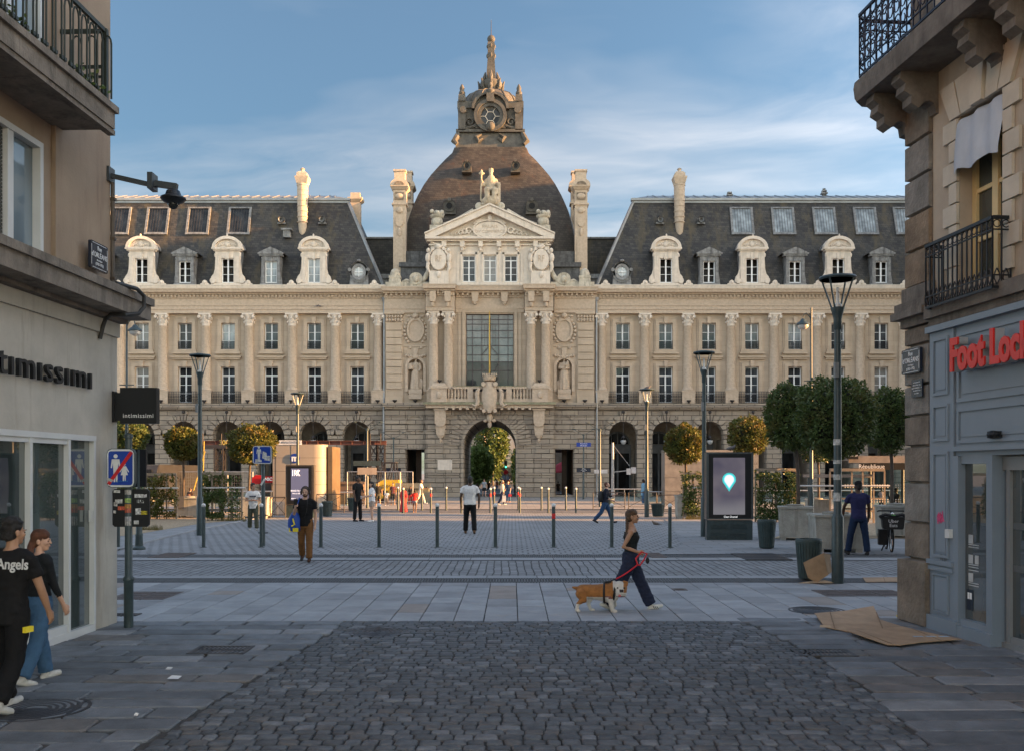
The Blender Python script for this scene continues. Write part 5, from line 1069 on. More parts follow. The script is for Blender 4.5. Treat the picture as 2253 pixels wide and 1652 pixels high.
def grate(u, v, w, d, label):
    c = G(u, v); m = MB(); m.box(c.x-w, c.x+w, c.y-d, c.y-d+.05, -.02, .018); m.box(c.x-w, c.x+w, c.y+d-.05, c.y+d, -.02, .018); m.box(c.x-w, c.x-w+.05, c.y-d, c.y+d, -.02, .017); m.box(c.x+w-.05, c.x+w, c.y-d, c.y+d, -.02, .017)
    m.box(c.x-w, c.x+w, c.y-.03, c.y+.03, -.02, .016)
    k = int(2*w/.06)
    for i in range(k): x = c.x-w+.05+(2*w-.1)*i/k; m.bar((x, c.y-d+.05, .008), (x+.03, c.y+d-.05, .008), .022, .016)
    o = m.build('drain_grate', DARKM); b = MB(); b.poly([(c.x-w, c.y-d, .0), (c.x+w, c.y-d, .0), (c.x+w, c.y+d, .0), (c.x-w, c.y+d, .0)]); b.build('sump', BLACK, o); tag(o, label, 'drain grate')
grate(487, 1431, .33, .26, 'slotted drain grate in the left pavement slabs'); grate(1812, 1437, .33, .22, 'slotted drain grate in the right pavement near the flattened cardboard')
grate(268, 1353, .25, .12, 'narrow drain grate at the foot of the near sign post')
# ================= LEFT SHOP BUILDING =================
def basis(o, s, n): s = Vector((s[0], s[1], 0)).normalized(); n = Vector((n[0], n[1], 0)).normalized(); return Matrix(((s.x, n.x, 0, o[0]), (s.y, n.y, 0, o[1]), (0, 0, 1, 0), (0, 0, 0, 1)))
LX = basis((-5.48, 13.43), (-.04, -1), (1, -.04)); RX = basis((5.60, 13.6), (.0955, -1), (-1, -.0955))
LROT = Matrix(((-LX[0][0], 0, LX[0][1]), (-LX[1][0], 0, LX[1][1]), (0, 1, 0))).to_euler(); RROT = Matrix(((RX[0][0], 0, RX[0][1]), (RX[1][0], 0, RX[1][1]), (0, 1, 0))).to_euler()
PLAS = M('grey_render', (.43,.40,.35), .9, var=.14, scale=1.5, bmp=.15, bscale=50, streak=1, dirt=(.30,.27,.225)); TANP = M('tan_render', (.31,.235,.17), .9, var=.12, scale=1.2, bmp=.2, bscale=40, streak=1, dirt=(.24,.17,.125))
CONC = M('stained_concrete', (.20,.17,.14), .95, var=.35, scale=3, bmp=.6, bscale=30, streak=1, dirt=(.05,.045,.04)); ALU = M('pale_aluminium', (.55,.56,.56), .4, var=.06)
lb = empty('corner_shop', (0, 0, 0), 'tan and grey rendered corner shop building on the left with glass front and concrete canopy', 'shop building')
def L(): return MB(LX)
m = L(); m.box(0, .67, -.4, 0, 0, 4.15); m.box(.67, 16, -.4, 0, 2.57, 4.15); m.box(8.5, 16, -.4, 0, 0, 2.57); m.box(-.02, 16, .002, .035, 3.95, 4.14); m.box(0, .4, -9, -.4, 0, 4.15); m.build('shop_wall', PLAS, lb)
m = L(); m.box(-.12, 16, -9, .43, 4.2, 4.40); m.box(-.15, 16, -9, .47, 4.40, 4.50); m.box(-.1, 16, -.4, .12, 4.15, 4.2); m.build('canopy_slab', CONC, lb)
m = L(); m.box(.02, 1.5, -9, -.085, 4.5, 16)
m.hole(1.5, 16, 4.5, 16, [(1.72, 4.4, [(4.68, 6.06), (6.62, 8.9)]), (5.6, 8, [(4.68, 6.06), (6.62, 8.9)])], -.6, -.14); m.build('upper_wall', TANP, lb)
m = L(); m.box(1.33, 16, -.14, .58, 6.36, 6.60); m.box(1.30, 16, -.14, .62, 6.56, 6.64); m.box(1.28, 16, .47, .56, 6.30, 6.36); m.build('balcony_slab', CONC, lb)
for a, b, z0, z1 in ((1.72, 4.4, 4.68, 6.06), (1.72, 4.4, 6.62, 8.9), (5.6, 8, 4.68, 6.06)):
    m = L(); m.box(a, a+.07, -.28, -.12, z0, z1); m.box(b-.07, b, -.28, -.12, z0, z1); m.box(a+.07, b-.07, -.28, -.12, z1-.07, z1); m.box(a+.07, b-.07, -.28, -.12, z0, z0+.07)
    c = a+.62; m.box(c, c+.12, -.27, -.14, z0+.07, z1-.07); m.box(a+1.5, a+1.56, -.27, -.14, z0+.07, z1-.07); o = m.build('window', ALU, lb)
    p = L(); p.poly([(a, -.22, z0), (b, -.22, z0), (b, -.22, z1), (a, -.22, z1)]); p.build('pane', glass('pale_window_glass', (.10,.13,.15), .03, .02), o)
    if z1 < 7 and a < 3:
        k = L()
        for i in range(30): k.box(c+.14, a+1.5, -.215, -.19, z0+.07+i*.042, z0+.10+i*.042)
        k.build('roller_shutter', M('dark_shutter', (.05,.05,.045), .5), o)
# hairpin railing
m = L(); zb, zt = 6.74, 7.56
m.box(1.36, 16, .46, .50, zt-.02, zt+.03); m.box(1.36, 16, .47, .495, zb-.03, zb); m.box(1.37, 1.40, -.1, .46, zt-.02, zt+.03); m.box(1.37, 1.40, -.1, .47, zb-.03, zb); m.box(1.35, 1.41, .45, .51, 6.6, zt+.03); m.box(1.38, 1.40, -.1, .46, 7.1, 7.14); m.box(1.38, 1.40, -.1, .46, 6.98, 7.01)
def hairpin(f, w):
    pts = [f(-w, zb-.02)]+[f(-w, zt-.16)]+[f(-w*math.cos(math.pi*i/6), zt-.16+.11*math.sin(math.pi*i/6)) for i in range(7)]+[f(w, zb-.02)]
    m.path(pts, .012, 5)
for i in range(36):
    s_ = 1.52+i*.20; hairpin(lambda a, z: (s_+a, .48, z), .066)
    m.bar((s_-.1, .48, zt), (s_-.1, .48, zt-.1), .02); 
    for q in (-.066, .066): m.box(s_+q-.025, s_+q+.025, .465, .495, zb+.03, zb+.07)
for i in range(3): hairpin(lambda a, z: (1.385, .12+i*.19+a, z), .06)
m.build('balcony_railing', M('olive_iron', (.022,.028,.02), .5, metal=.2), lb, True, 50)
# shop front
m = L(); sA = [.67, 1.34, 2.23, 3.1, 3.98, 4.85, 5.7, 6.6, 7.5, 8.45]
m.box(.67, 8.5, -.12, .03, 2.50, 2.57); m.box(.67, 8.5, -.12, .02, .0, .10)
for s_ in sA: m.box(s_, s_+.055, -.1, .025, .1, 2.5)
for a, b in zip(sA[1:], sA[2:]): m.box(a+.055, b, -.08, .01, 2.44, 2.5); m.box(a+.055, b, -.08, .012, .1, .2)
sf = m.build('shop_front', ALU, lb)
for a, b in zip(sA, sA[1:]):
    p = L(); p.poly([(a+.05, -.04, .1), (b, -.04, .1), (b, -.04, 2.5), (a+.05, -.04, 2.5)]); p.build('pane', glass('shop_glass', (.03,.04,.038), .012, .012, .8, 1.6, .8), sf)
m = L(); m.box(.80, .82, .0, .04, 1.45, 1.6); m.build('door_handle', ALU, lb)
m = L(); m.tube((-.0, -.06, 4.5), (-.0, -.06, 6.1), .03, n=8)
for z in (4.75, 5.3, 5.85): m.box(-.04, .03, -.09, -.02, z, z+.04)
m.build('drainpipe', M('brown_pipe', (.08,.06,.045), .5), lb, True)
m = L(); m.path([(.55, .02, 3.86), (.55, .06, 4.02), (.56, .1, 4.12), (.62, .2, 4.17), (.66, .42, 4.16), (.5, .52, 4.2), (.42, .56, 4.3), (.42, .56, 4.45), (.55, .52, 4.52), (.9, .4, 4.53)], .028, 8); m.build('cable_conduit', M('black_conduit', (.03,.03,.03), .5), lb, True)
def T(f, X, s, n, z): return (X @ Vector((s, n, z)))
BLK = M('matt_black', (.008,.009,.011), .45, var=.1)
sg = empty('shop_lettering', LX @ Vector((.84, .05, 3.30)), 'raised black lower case letters of the shop name on the grey left wall', 'shop sign')
text("ıntımıssımı", .44, BLK, sg, (0, 0, 0), LROT, .022, .001, "RIGHT", spacing=1.14, sx=1.20)
# blade sign at the corner
bx = empty('blade_sign', (-5.12, 13.32, 0), 'square black hanging shop sign with thin white lettering on the left corner', 'shop sign')
m = MB(); m.box(-.25, .25, -.06, .06, 2.76, 3.25); m.build('panel', BLK, bx); m = MB(); m.box(-.34, -.25, -.03, .03, 2.8, 3.18); m.box(-.36, -.33, -.06, .06, 2.78, 3.2); m.build('bracket', BLK, bx)
WL = M('white_lettering', (.8,.8,.8), .5, var=.02); text('intimissimi', .085, WL, bx, (0, -.062, 2.865), ext=.001, spacing=1.15)
# street plates
NAVY = M('navy_enamel', (.012,.018,.035), .25, var=.1, spec=.6)
def street_plate(X, ROT, s, n, z, w, h, label, lines, sgn):
    e = empty('street_plate', X @ Vector((s, n, z)), label, 'street sign'); e.rotation_euler = ROT
    m = MB(); m.rings([[(q*w*a, q2*h*b, zz) for q, q2, a, b in ((-1,-1,.92,1),(1,-1,.92,1),(1,-1,1,.92),(1,1,1,.92),(1,1,.92,1),(-1,1,.92,1),(-1,1,1,.92),(-1,-1,1,.92))] for zz in (-.02, .018)]); m.build('panel', NAVY, e)
    b = MB(); W_, H_, t = w*.93, h*.9, .005
    b.box(-W_+.03, W_-.03, H_-t, H_, .018, .021); b.box(-W_+.03, W_-.03, -H_, -H_+t, .018, .021); b.box(-W_, -W_+t, -H_+.03, H_-.03, .018, .021); b.box(W_-t, W_, -H_+.03, H_-.03, .018, .021); b.build('border', WL, e)
    for tx, sz, yy in lines: text(tx, sz, WL, e, (0, yy, .0195), (0, 0, 0), .001, sx=.9)
LN = [('Rue', .085, .10), ("d'ORLÉANS", .095, .01), ('Fils du Régent', .03, -.055), ('(1703-1752)', .05, -.105)]
street_plate(LX, LROT, .62, .03, 4.93, .24, .18, "navy enamel street name plate on the tan upper wall of the left building", LN, 1)
# security camera on its bracket
sc_ = empty('security_camera', (0, 0, 0), 'black dome security camera hanging from a bracket arm off the left building', 'camera')
cB = M('camera_grey', (.05,.06,.065), .4); cp = lambda u, v, y=13.4: W(u, v, y)
m = MB(); a = cp(240, 386); m.box(a.x-.06, a.x+.04, 13.3, 13.5, a.z-.1, a.z+.1); m.bar(cp(246, 388), cp(330, 407), .06); m.bar(cp(342, 405), cp(390, 412), .08); b_ = cp(336, 402); m.box(b_.x-.035, b_.x+.035, 13.28, 13.5, b_.z-.11, b_.z+.11); m.build('bracket_arm', cB, sc_)
c = cp(381, 437); m = MB(); m.lathe([(.06, .12), (.09, .10), (.11, .04), (.17, .01), (.175, -.01), (.14, -.05), (.09, -.075), (.08, -.08)], 20, c); m.build('housing', M('camera_black', (.015,.016,.018), .3), sc_, True)
m = MB(); m.ball((c.x, c.y, c.z-.08), .075, 14, 8); m.build('dome', PANED, sc_, True)
# ================= RIGHT SHOP BUILDING =================
m = MB(LX); m.box(1.5, 16, -9, -.61, 4.5, 16); m.box(.4, 16, -9, -4, 0, 4.15); m.build('rear_block', TANP, lb)
rb = empty('corner_store', (0, 0, 0), 'stone corner building on the right with grey wooden shop front and iron balcony', 'shop building')
def Rr(): return MB(RX)
BEIGE = M('beige_render', (.40,.335,.26), .9, var=.14, scale=1.3, bmp=.2, bscale=40, streak=1, dirt=(.29,.24,.18)); QUO = M('brown_granite', (.175,.145,.115), .9, var=.4, scale=3, bmp=.9, bscale=22); QUOS = [QUO, M('grey_granite', (.195,.18,.16), .9, var=.35, scale=3, bmp=.9, bscale=22), M('rust_granite', (.195,.145,.10), .9, var=.4, scale=3, bmp=.9, bscale=22)]
DRES = M('dressed_pale_stone', (.50,.45,.37), .85, var=.14, scale=2, bmp=.2, bscale=30); SHOPP = M('blue_grey_paint', (.18,.225,.275), .4, var=.06, scale=2, spec=.5); GRANB = M('brown_balcony_stone', (.145,.128,.11), .9, var=.35, scale=3, bmp=.6, bscale=25, streak=1, dirt=(.07,.06,.05))
m = Rr(); random.seed(4); z = .9
def qblock(z0, z1, e, s0=-.0, s1=.58):
    m.mi = random.randrange(3); g = .025
    m.rings([[(s0-e*a+q*b, e*a, zz) if False else (x_, n_, zz) for x_, n_ in ((s0-e*a, e*a), (s1-.0, e*a), (s1-.0, -.6), (s0-e*a, -.6))] for zz, a, b in ((z0+.01, .3, 0), (z0+g, 1, 0), (z1-g, 1, 0), (z1-.01, .3, 0))])
qblock(0, .9, .13, 0, .62)
while z < 4.05: h = random.choice((.42, .5, .55)); qblock(z, min(z+h, 4.1), .055); z += h
z = 4.65
while z < 7.3: qblock(z, z+.5, .055); z += .5
m.mi = 0; m.box(-.0, .6, -.7, 0, 0, 12); m.build('corner_quoins', QUOS, rb)
m = Rr()
for z0, z1, e in ((4.1, 4.22, .1), (4.22, 4.32, .2), (4.32, 4.44, .16), (4.44, 4.65, .09)): m.box(-e, .66, -.6, e, z0, z1)
m.box(.66, 16, -.3, .10, 4.03, 4.12); m.box(.66, 16, -.3, .17, 4.12, 4.30); m.build('string_course', GRANB, rb)
m = Rr(); m.hole(.6, 16, 4.3, 12, [(1.24, 2.22, [(4.45, 6.62)]), (3.6, 4.6, [(4.45, 6.62)])], -.7, 0); m.box(-.0, .6, -8, -.7, 0, 12); m.build('upper_wall', BEIGE, rb)
m = Rr()
for c0, c1 in ((1.24, 2.22), (3.6, 4.6)):
    for i in range(8):
        z0 = 4.45+i*.27; e = .32 if i % 2 else .18; m.box(c0-e, c0, .005, .045, z0+.01, z0+.26); m.box(c1, c1+e, .005, .045, z0+.01, z0+.26)
    cx_ = (c0+c1)/2
    for k in range(5):
        q = k-2; m.prism2 = None
        n0 = m.vs([(cx_+(q-.46)*.26, .05 if q else .09, 6.62), (cx_+(q+.46)*.26, .05 if q else .09, 6.62), (cx_+(q+.46)*.36, .05 if q else .09, 7.1), (cx_+(q-.46)*.36, .05 if q else .09, 7.1), (cx_+(q-.46)*.26, 0, 6.62), (cx_+(q+.46)*.26, 0, 6.62), (cx_+(q+.46)*.36, 0, 7.1), (cx_+(q-.46)*.36, 0, 7.1)])
        for f in ((0,1,2,3),(0,1,5,4),(1,2,6,5),(2,3,7,6),(3,0,4,7)): m.face(*[n0+i for i in f])
for i in range(9):
    z0 = 4.5+i*.3; e = .75 if i % 2 else .55; m.box(2.75, 2.75+e*.5, .005, .04, z0+.01, z0+.29)
m.build('window_surround', DRES, rb)
OCH = M('ochre_window_paint', (.62,.48,.24), .5, var=.1)  # ochre frames lightened, warm reflected light put into the colour
for c0, c1 in ((1.24, 2.22), (3.6, 4.6)):
    m = Rr(); n0 = -.2
    for a, b in ((c0, c0+.09), (c1-.09, c1), ((c0+c1)/2-.06, (c0+c1)/2+.06)): m.box(a, b, n0-.05, n0+.03, 4.45, 6.6)
    for z in (4.45, 5.0, 5.62, 6.2, 6.54):
        for a, b in ((c0+.09, (c0+c1)/2-.06), ((c0+c1)/2+.06, c1-.09)): m.box(a, b, n0-.03, n0+.02, z, z+.055)
    o = m.build('window', OCH, rb); p = Rr(); p.poly([(c0, n0-.01, 4.45), (c1, n0-.01, 4.45), (c1, n0-.01, 6.6), (c0, n0-.01, 6.6)]); p.build('pane', glass('upstairs_glass', (.03,.035,.03), .02, .01), o)
m = Rr(); rows = [(-.02, 6.58), (.02, 6.52), (.05, 6.35), (.08, 6.15), (.10, 5.98), (.10, 5.88)]
m.rings([[(1.24+.98*i/12, n_+.025*math.sin(i*1.4+z*3), z+.05*math.sin(i*.9)*(6.55-z)) for i in range(13)] for n_, z in rows], False, False); m.build('awning_cloth', M('pale_blue_canvas', (.42,.46,.52), .8, var=.12, scale=2), rb, True)
def iron_rail(name, X, pts, z0, z1, step, mat, parent, fancy=0):
    m = MB(X)
    for (a, b), (c, d) in zip(pts, pts[1:]):
        for z, h in ((z1, .04), (z0, .03), (z1-.14, .015), (z0+.14, .015)): m.bar((a, b, z), (c, d, z), .035 if z == z1 else .02, h)
        L_ = math.hypot(c-a, d-b); n = max(1, int(L_/step))
        for i in range(n+1):
            t = i/n; x, y = a+(c-a)*t, b+(d-b)*t; m.bar((x, y, z0), (x, y, z1), .016)
            if i < n:
                x2, y2 = a+(c-a)*(t+.5/n), b+(d-b)*(t+.5/n); ux, uy = (c-a)/L_, (d-b)/L_; r = step*.42
                m.path([(x2+ux*r*math.cos(k*.8), y2+uy*r*math.cos(k*.8), z1-.07+r*math.sin(k*.8)) for k in range(9)], .007, 4)
                if fancy:
                    for zc, rr in ((z0+.26, r*1.5), (z0+.5, r*1.6), (z1-.26, r*1.3)):
                        m.path([(x2+ux*rr*(1-k*.06)*math.cos(k*.75+zc*3), y2+uy*rr*(1-k*.06)*math.cos(k*.75+zc*3), zc+rr*1.3*(1-k*.06)*math.sin(k*.75+zc*3)) for k in range(12)], .010, 4)
                else:
                    for q in (-1, 1): m.path([(x2, y2, z0+.03), (x2+q*ux*r*.8, y2+q*uy*r*.8, z0+.1), (x2+q*ux*r*.6, y2+q*uy*r*.6, z0+.17), (x2, y2, z0+.22)], .009, 4)
    return m.build(name, mat, parent)
iron_rail('window_railing', RX, [(.85, .02), (.85, .24), (2.34, .24), (2.34, .02)], 4.24, 5.05, .105, IRON, rb); iron_rail('window_railing', RX, [(3.2, .02), (3.2, .24), (5, .24), (5, .02)], 4.24, 5.05, .105, IRON, rb)
m = Rr()
m.rings([[(s0, n_, zz) for s0, n_ in ((-.62, -.6), (-.62+i_, .46), (-.45+i_, .62), (16, .66), (16, -.7))] for zz, i_ in ((7.40, .08), (7.47, .02), (7.56, 0), (7.62, -.02), (7.70, .02))])
for s0 in (-.25, .5, 2.0, 2.75, 4.3, 5.1):
    m.mi = 0; P_ = [(-.05, 7.40), (.52, 7.40), (.54, 7.30), (.46, 7.24), (.48, 7.14), (.38, 7.08), (.38, 6.98), (.28, 6.92), (.20, 7.0), (.12, 7.02), (.06, 6.98), (.04, 6.86), (-.05, 6.84)]
    a = m.vs([(s0, n_, z) for n_, z in P_]); b = m.vs([(s0+.24, n_, z) for n_, z in P_]); k = len(P_); m.face(*range(a, a+k)); m.face(*range(b, b+k))
    for i in range(k): m.face(a+i, a+(i+1) % k, b+(i+1) % k, b+i)
m.build('stone_balcony', GRANB, rb); iron_rail('balcony_railing', RX, [(-.55, -.5), (-.55, .41), (-.4, .56), (9, .59)], 7.78, 8.66, .17, M('blue_black_iron', (.015,.018,.035), .45, metal=.3), rb, 1)
m = Rr(); m.box(.6, 16, -8, -.71, 4.3, 12); m.box(.6, 16, -8, -4, 0, 4.3); m.box(-.0, 16.2, -8.2, 0, 12, 12.3); m.build('rear_block', BEIGE, rb)
# timber shop front
m = Rr(); m.box(.62, 1.20, -.3, .06, 0, 4.0); m.box(1.20, 9, -.3, .03, 2.30, 4.0); m.box(.6, 9, 0, .12, 3.94, 4.02); m.box(1.20, 1.32, -.3, .07, 0, 2.3); m.box(1.32, 1.92, -.3, .05, 0, .24); m.box(1.92, 2.04, -.3, .06, 0, 2.3); m.box(1.32, 1.92, -.2, .03, 2.2, 2.3)
def molding(a, b, z0, z1, n0, t=.035):
    m.box(a, b, n0, n0+.025, z1-t, z1); m.box(a, b, n0, n0+.025, z0, z0+t); m.box(a, a+t, n0, n0+.025, z0+t, z1-t); m.box(b-t, b, n0, n0+.025, z0+t, z1-t); m.box(a+t*2, b-t*2, n0, n0+.012, z0+t*2, z1-t*2)
for z0, z1 in ((3.1, 3.85), (2.5, 2.98), (.98, 2.36)): molding(.72, 1.1, z0, z1, .06)
m.box(.6, 1.22, .06, .10, .88, .94); m.box(.6, 1.22, .06, .09, .80, .86); molding(.72, 1.1, .25, .76, .06, .02); m.box(.58, 1.34, .05, .11, 0, .2); m.box(1.3, 2.06, .05, .10, 0, .16)
molding(1.26, 8.8, 2.98, 3.86, .03, .05); molding(1.26, 8.8, 2.46, 2.9, .03, .04); m.box(1.2, 9, .03, .10, 2.36, 2.42); m.build('timber_front', SHOPP, rb)
p = Rr(); p.poly([(1.32, -.03, .24), (1.92, -.03, .24), (1.92, -.03, 2.2), (1.32, -.03, 2.2)]); p.build('display_pane', glass('store_glass', (.025,.03,.03), .012, .01, .8, 1.6, .8), rb)
m = Rr()
for a in (2.10, 2.72, 2.80, 3.5, 3.58, 4.3): m.box(a, a+.07, -.16, -.08, .06, 2.2)
m.box(2.04, 9, -.16, -.07, 2.12, 2.28); m.box(2.04, 9, -.18, -.06, 0, .07); m.box(2.1, 4.3, -.15, -.09, .07, .15); m.box(4.4, 9, -.18, -.05, 0, 2.2); sd = m.build('sliding_door', M('grey_door_frame', (.20,.215,.225), .4, var=.06), rb)
FILM = M('frosted_film', (.10,.11,.115), .5)
for a, b in ((2.17, 2.72), (2.87, 3.5), (3.65, 4.3)):
    p = Rr(); p.poly([(a, -.12, .1), (b, -.12, .1), (b, -.12, 2.2), (a, -.12, 2.2)]); p.build('pane', glass('door_glass', (.025,.03,.03), .012, .01, .8, 1.6, .8), sd)
    for z in (1.42, .92): st = Rr(); st.box(a+.01, b-.01, -.118, -.116, z, z+.08); st.build('safety_stripe', FILM, sd)
m = Rr(); m.box(2.05, 2.2, .03, .13, 2.5, 2.58); m.ball(RX.inverted() @ (RX @ Vector((2.125, .10, 2.54))), (.09, .07, .05), 10, 6); m.build('door_sensor', BLK, rb)
st = Rr()
random.seed(9)
for z, h in ((1.2, .11), (.95, .11), (.72, .11)): st.box(1.4, 1.5, -.026, -.024, z, z+h)
for z in (1.18, 1.15, .93, .90, .86, .70, .67): st.box(1.4, 1.62, -.026, -.024, z, z+.012)
st.box(1.54, 1.62, -.026, -.024, .95, 1.06); st.build('white_stickers', M('pale_sticker', (.4,.42,.43), .6), rb)
st = Rr(); st.box(1.36, 1.5, -.026, -.023, .36, .62); st.build('notice', NAVY, rb)
st = Rr(); 
for q in (1.385, 1.435): st.box(q, q+.04, -.022, -.020, .5, .58)
st.build('notice_symbol', WL, rb)
PINK = M('pink_paint', (.55,.07,.2), .6); k = Rr(); pts = []
for i in range(26): pts.append((.84+.15*(i/25)+.02*math.sin(i*2.1), .075, 1.50+.07*math.sin(i*1.7)+.02*math.cos(i*3)))
k.path(pts, .006, 4); k.build('graffiti_tag', PINK, rb)
k = Rr(); k.path([(.9+.012*i, .075, .98+.05*math.sin(i*1.9)) for i in range(16)], .003, 4); k.build('pencil_tag', M('grey_tag', (.08,.09,.1), .7), rb)
m = Rr(); m.box(1.10, 1.2, .06, .12, 1.25, 1.36); m.build('lock_box', ALU, rb)
RED = M('red_acrylic', (.62,.028,.02), .35, var=.05); SIL = M('silver_letter_side', (.45,.46,.47), .35, metal=.4)
fs = empty('store_lettering', RX @ Vector((1.42, .10, 3.53)), 'large raised red letters of the store name on the grey timber fascia', 'shop sign')
text('Foot Locker', .55, RED, fs, RX.to_3x3() @ Vector((0, .135, 0)), RROT, .012, .022, 'LEFT', sx=.71)
text('Foot Locker', .55, SIL, fs, RX.to_3x3() @ Vector((0, .06, 0)), RROT, .058, .021, 'LEFT', sx=.71, name='letter_return')
street_plate(RX, RROT, .22, .10, 4.02-.4, .25, .17, "navy enamel street name plate on the granite quoins of the right corner", LN, 1)
e = empty('memorial_plate', RX @ Vector((.34, .075, 3.24)), 'small dark memorial plaque under the street plate on the right quoins', 'plaque'); e.rotation_euler = RROT
m = MB(); m.box(-.14, .14, -.12, .12, 0, .02); m.build('panel', NAVY, e)
for i, tx in enumerate(('Le 17 septembre 1944', 'Alphonse FOLRIÉ  17 ans', 'Auguste LE GOUARNEC  17 ans', 'Michel BLOUET  20 ans', 'ont été fusillés')): text(tx, .02, WL, e, (0, .08-i*.037, .0205), (0, 0, 0), .0005)
# ================= STREET FURNITURE =================
GLS = clearglass('clear_glass'); ALUM = M('brushed_metal', (.45,.46,.46), .35, metal=.7, var=.1)
def cone_lamp(base, h, label, w=.33):
    e = empty('street_lamp', base, label, 'street lamp', 'cone lamps round the square')
    m = MB(); m.lathe([(.105, 0), (.11, .02), (.11, 1.25), (.095, 1.28), (.075, 1.32), (.07, h*.5), (.062, h-1.0)], 16); 
    for z in (h*.62, h*.78): m.lathe([(.074, z), (.074, z+.03)], 16)
    m.build('pole', STEELG, e, True)
    m = MB(); m.lathe([(.06, h-1.0), (.075, h-.98), (.075, h-.8), (.10, h-.7), (.13, h-.60), (.13, h-.58), (.03, h-.57)], 14)
    for i in range(4): t = math.pi/4+i*math.pi/2; m.bar((.11*math.cos(t), .11*math.sin(t), h-.6), (w*.97*math.cos(t), w*.97*math.sin(t), h-.03), .025)
    m.lathe([(w, h-.06), (w+.02, h-.03), (w, h), (w*.5, h+.03), (.02, h+.04)], 24); m.lathe([(w, h-.06), (w*.96, h-.05), (.02, h-.02)], 24); m.build('lamp_head', STEELG, e, True, 40)
    m = MB(); m.lathe([(.075, h-.57), (.07, h-.52), (.03, h-.49), (.022, h-.2)], 12); m.build('bulb', M('lamp_glass', (.6,.6,.58), .3), e, True)
    m = MB(); m.box(-.1, -.03, -.17, -.06, h-1.9, h-1.62); m.build('junction_box', M('grey_box', (.2,.21,.21), .5), e); return e
GPx = lambda u, v: G(u, v)
l5 = cone_lamp(G(1843, 1283), 5.75, 'tall green lamp post with cone head by the leaning cardboard box, nearest of all'); 
WST = M('worn_sticker', (.45,.46,.45), .6, var=.6, scale=14)
for z, h_ in ((1.55, .16), (1.95, .10), (2.25, .07), (2.6, .11)): m = MB(); m.lathe([(.082, z), (.082, z+h_)], 10, cap=False); m.keep((5, 6, 7)); m.build('sticker', WST, l5)
cone_lamp(G(440, 1177), 5.95, 'cone lamp post standing on the paved walk before the left trellises')
cone_lamp(G(655, 1131), 5.95, 'cone lamp post in front of the digital totem and metro pavilion'); cone_lamp(G(1423, 1137), 5.9, 'cone lamp post with a bird on top beside the low iron barriers')
cone_lamp(W(1549, 1183, 31.2)*1.0, 5.95, 'cone lamp post hard against the left edge of the lit advertising kiosk').location.z = 0
# sunlit globe lanterns on tall poles
def globe_lamp(base, h, sgn, label):
    e = empty('globe_lamp', base, label, 'street lamp'); m = MB(); m.lathe([(.11, 0), (.11, 1.2), (.08, 1.3), (.06, h*.55), (.075, h*.56), (.075, h*.57), (.045, h*.58), (.035, h)], 12); m.bar((-.3, 0, h*.66), (.3, 0, h*.66), .04); m.build('pole', STEELG, e, True)
    m = MB(); m.path([(0, 0, h-.55), (sgn*.05, 0, h-.38), (sgn*.2, 0, h-.22), (sgn*.32, 0, h-.3), (sgn*.34, 0, h-.45)], .025, 8); m.build('arm', STEELG, e, True)
    m = MB(); m.lathe([(.03, .14), (.09, .1), (.13, .02), (.26, -.06), (.28, -.12), (.27, -.14)], 16, (sgn*.34, 0, h-.58)); m.build('hood', STEELG, e, True)
    m = MB(); m.ball((sgn*.34, 0, h-.74), (.23, .23, .17), 14, 8); m.build('globe', M('globe_glass', (.55,.52,.48), .15), e, True); return e
globe_lamp(W(1785, 1153, 40)*1, 8.85, -1, 'tall pole with hooded globe lantern before the right wing of the palace').location.z = 0
globe_lamp(W(279, 1153, 40)*1, 8.6, 1, 'tall pole with hooded globe lantern peeking out under the left concrete canopy').location.z = 0
def twin_pole(u, Y, vt, label, plates=()):
    b = W(u, VH, Y); h = W(u, vt, Y).z; e = empty('thin_pole', (b.x, Y, 0), label, 'light pole'); m = MB(); m.lathe([(.08, 0), (.08, h*.4), (.055, h*.42), (.05, h)], 10); m.lathe([(.09, h-.02), (.09, h+.12)], 8); m.build('pole', STEELG, e, True)
    m = MB(); 
    for s in (-1, 1): m.bar((0, 0, h), (s*.75, 0, h+.45), .03); m.lathe([(.02, h+.44), (.14, h+.47), (.14, h+.50)], 8, (s*.75, 0, 0))
    m.build('twin_arms', STEELG, e)
    for v0, v1, w_, mt, tx in plates:
        z0, z1 = W(u, v1, Y).z, W(u, v0, Y).z; m = MB(); m.box(-w_, w_, -.09, -.07, z0, z1); o = m.build('sign_plate', mt, e)
        for i, t_ in enumerate(tx): text(t_, (z1-z0)/len(tx)*.8, WL, o, (0, -.092, z1-(z1-z0)*(i+.5)/len(tx)), ext=.001, sx=.75)
    return e
BLUE = M('blue_enamel', (.012,.045,.28), .4, var=.1)
twin_pole(808, 56, 946, 'twin armed pole carrying a beige notice near the forklift', ((1028, 1043, .55, M('beige_notice', (.35,.29,.24), .7), ()), (1013, 1024, .8, STEELG, ())))
twin_pole(866, 72, 965, 'twin armed pole with a blue plate behind the forklift', ((1029, 1037, .55, NAVY, ('VÉHICULE', 'INTERVENTION')),))
twin_pole(1284, 74, 957, 'twin armed pole with two blue plates right of the gateway', ((973, 982, .55, BLUE, ('PLACE DE LA', 'RÉPUBLIQUE')), (1029, 1038, .55, NAVY, ('VÉHICULE', 'INTERVENTION', 'MÉTRO'))))
twin_pole(1320, 58, 947, 'sunlit twin armed pole near the person on the phone')
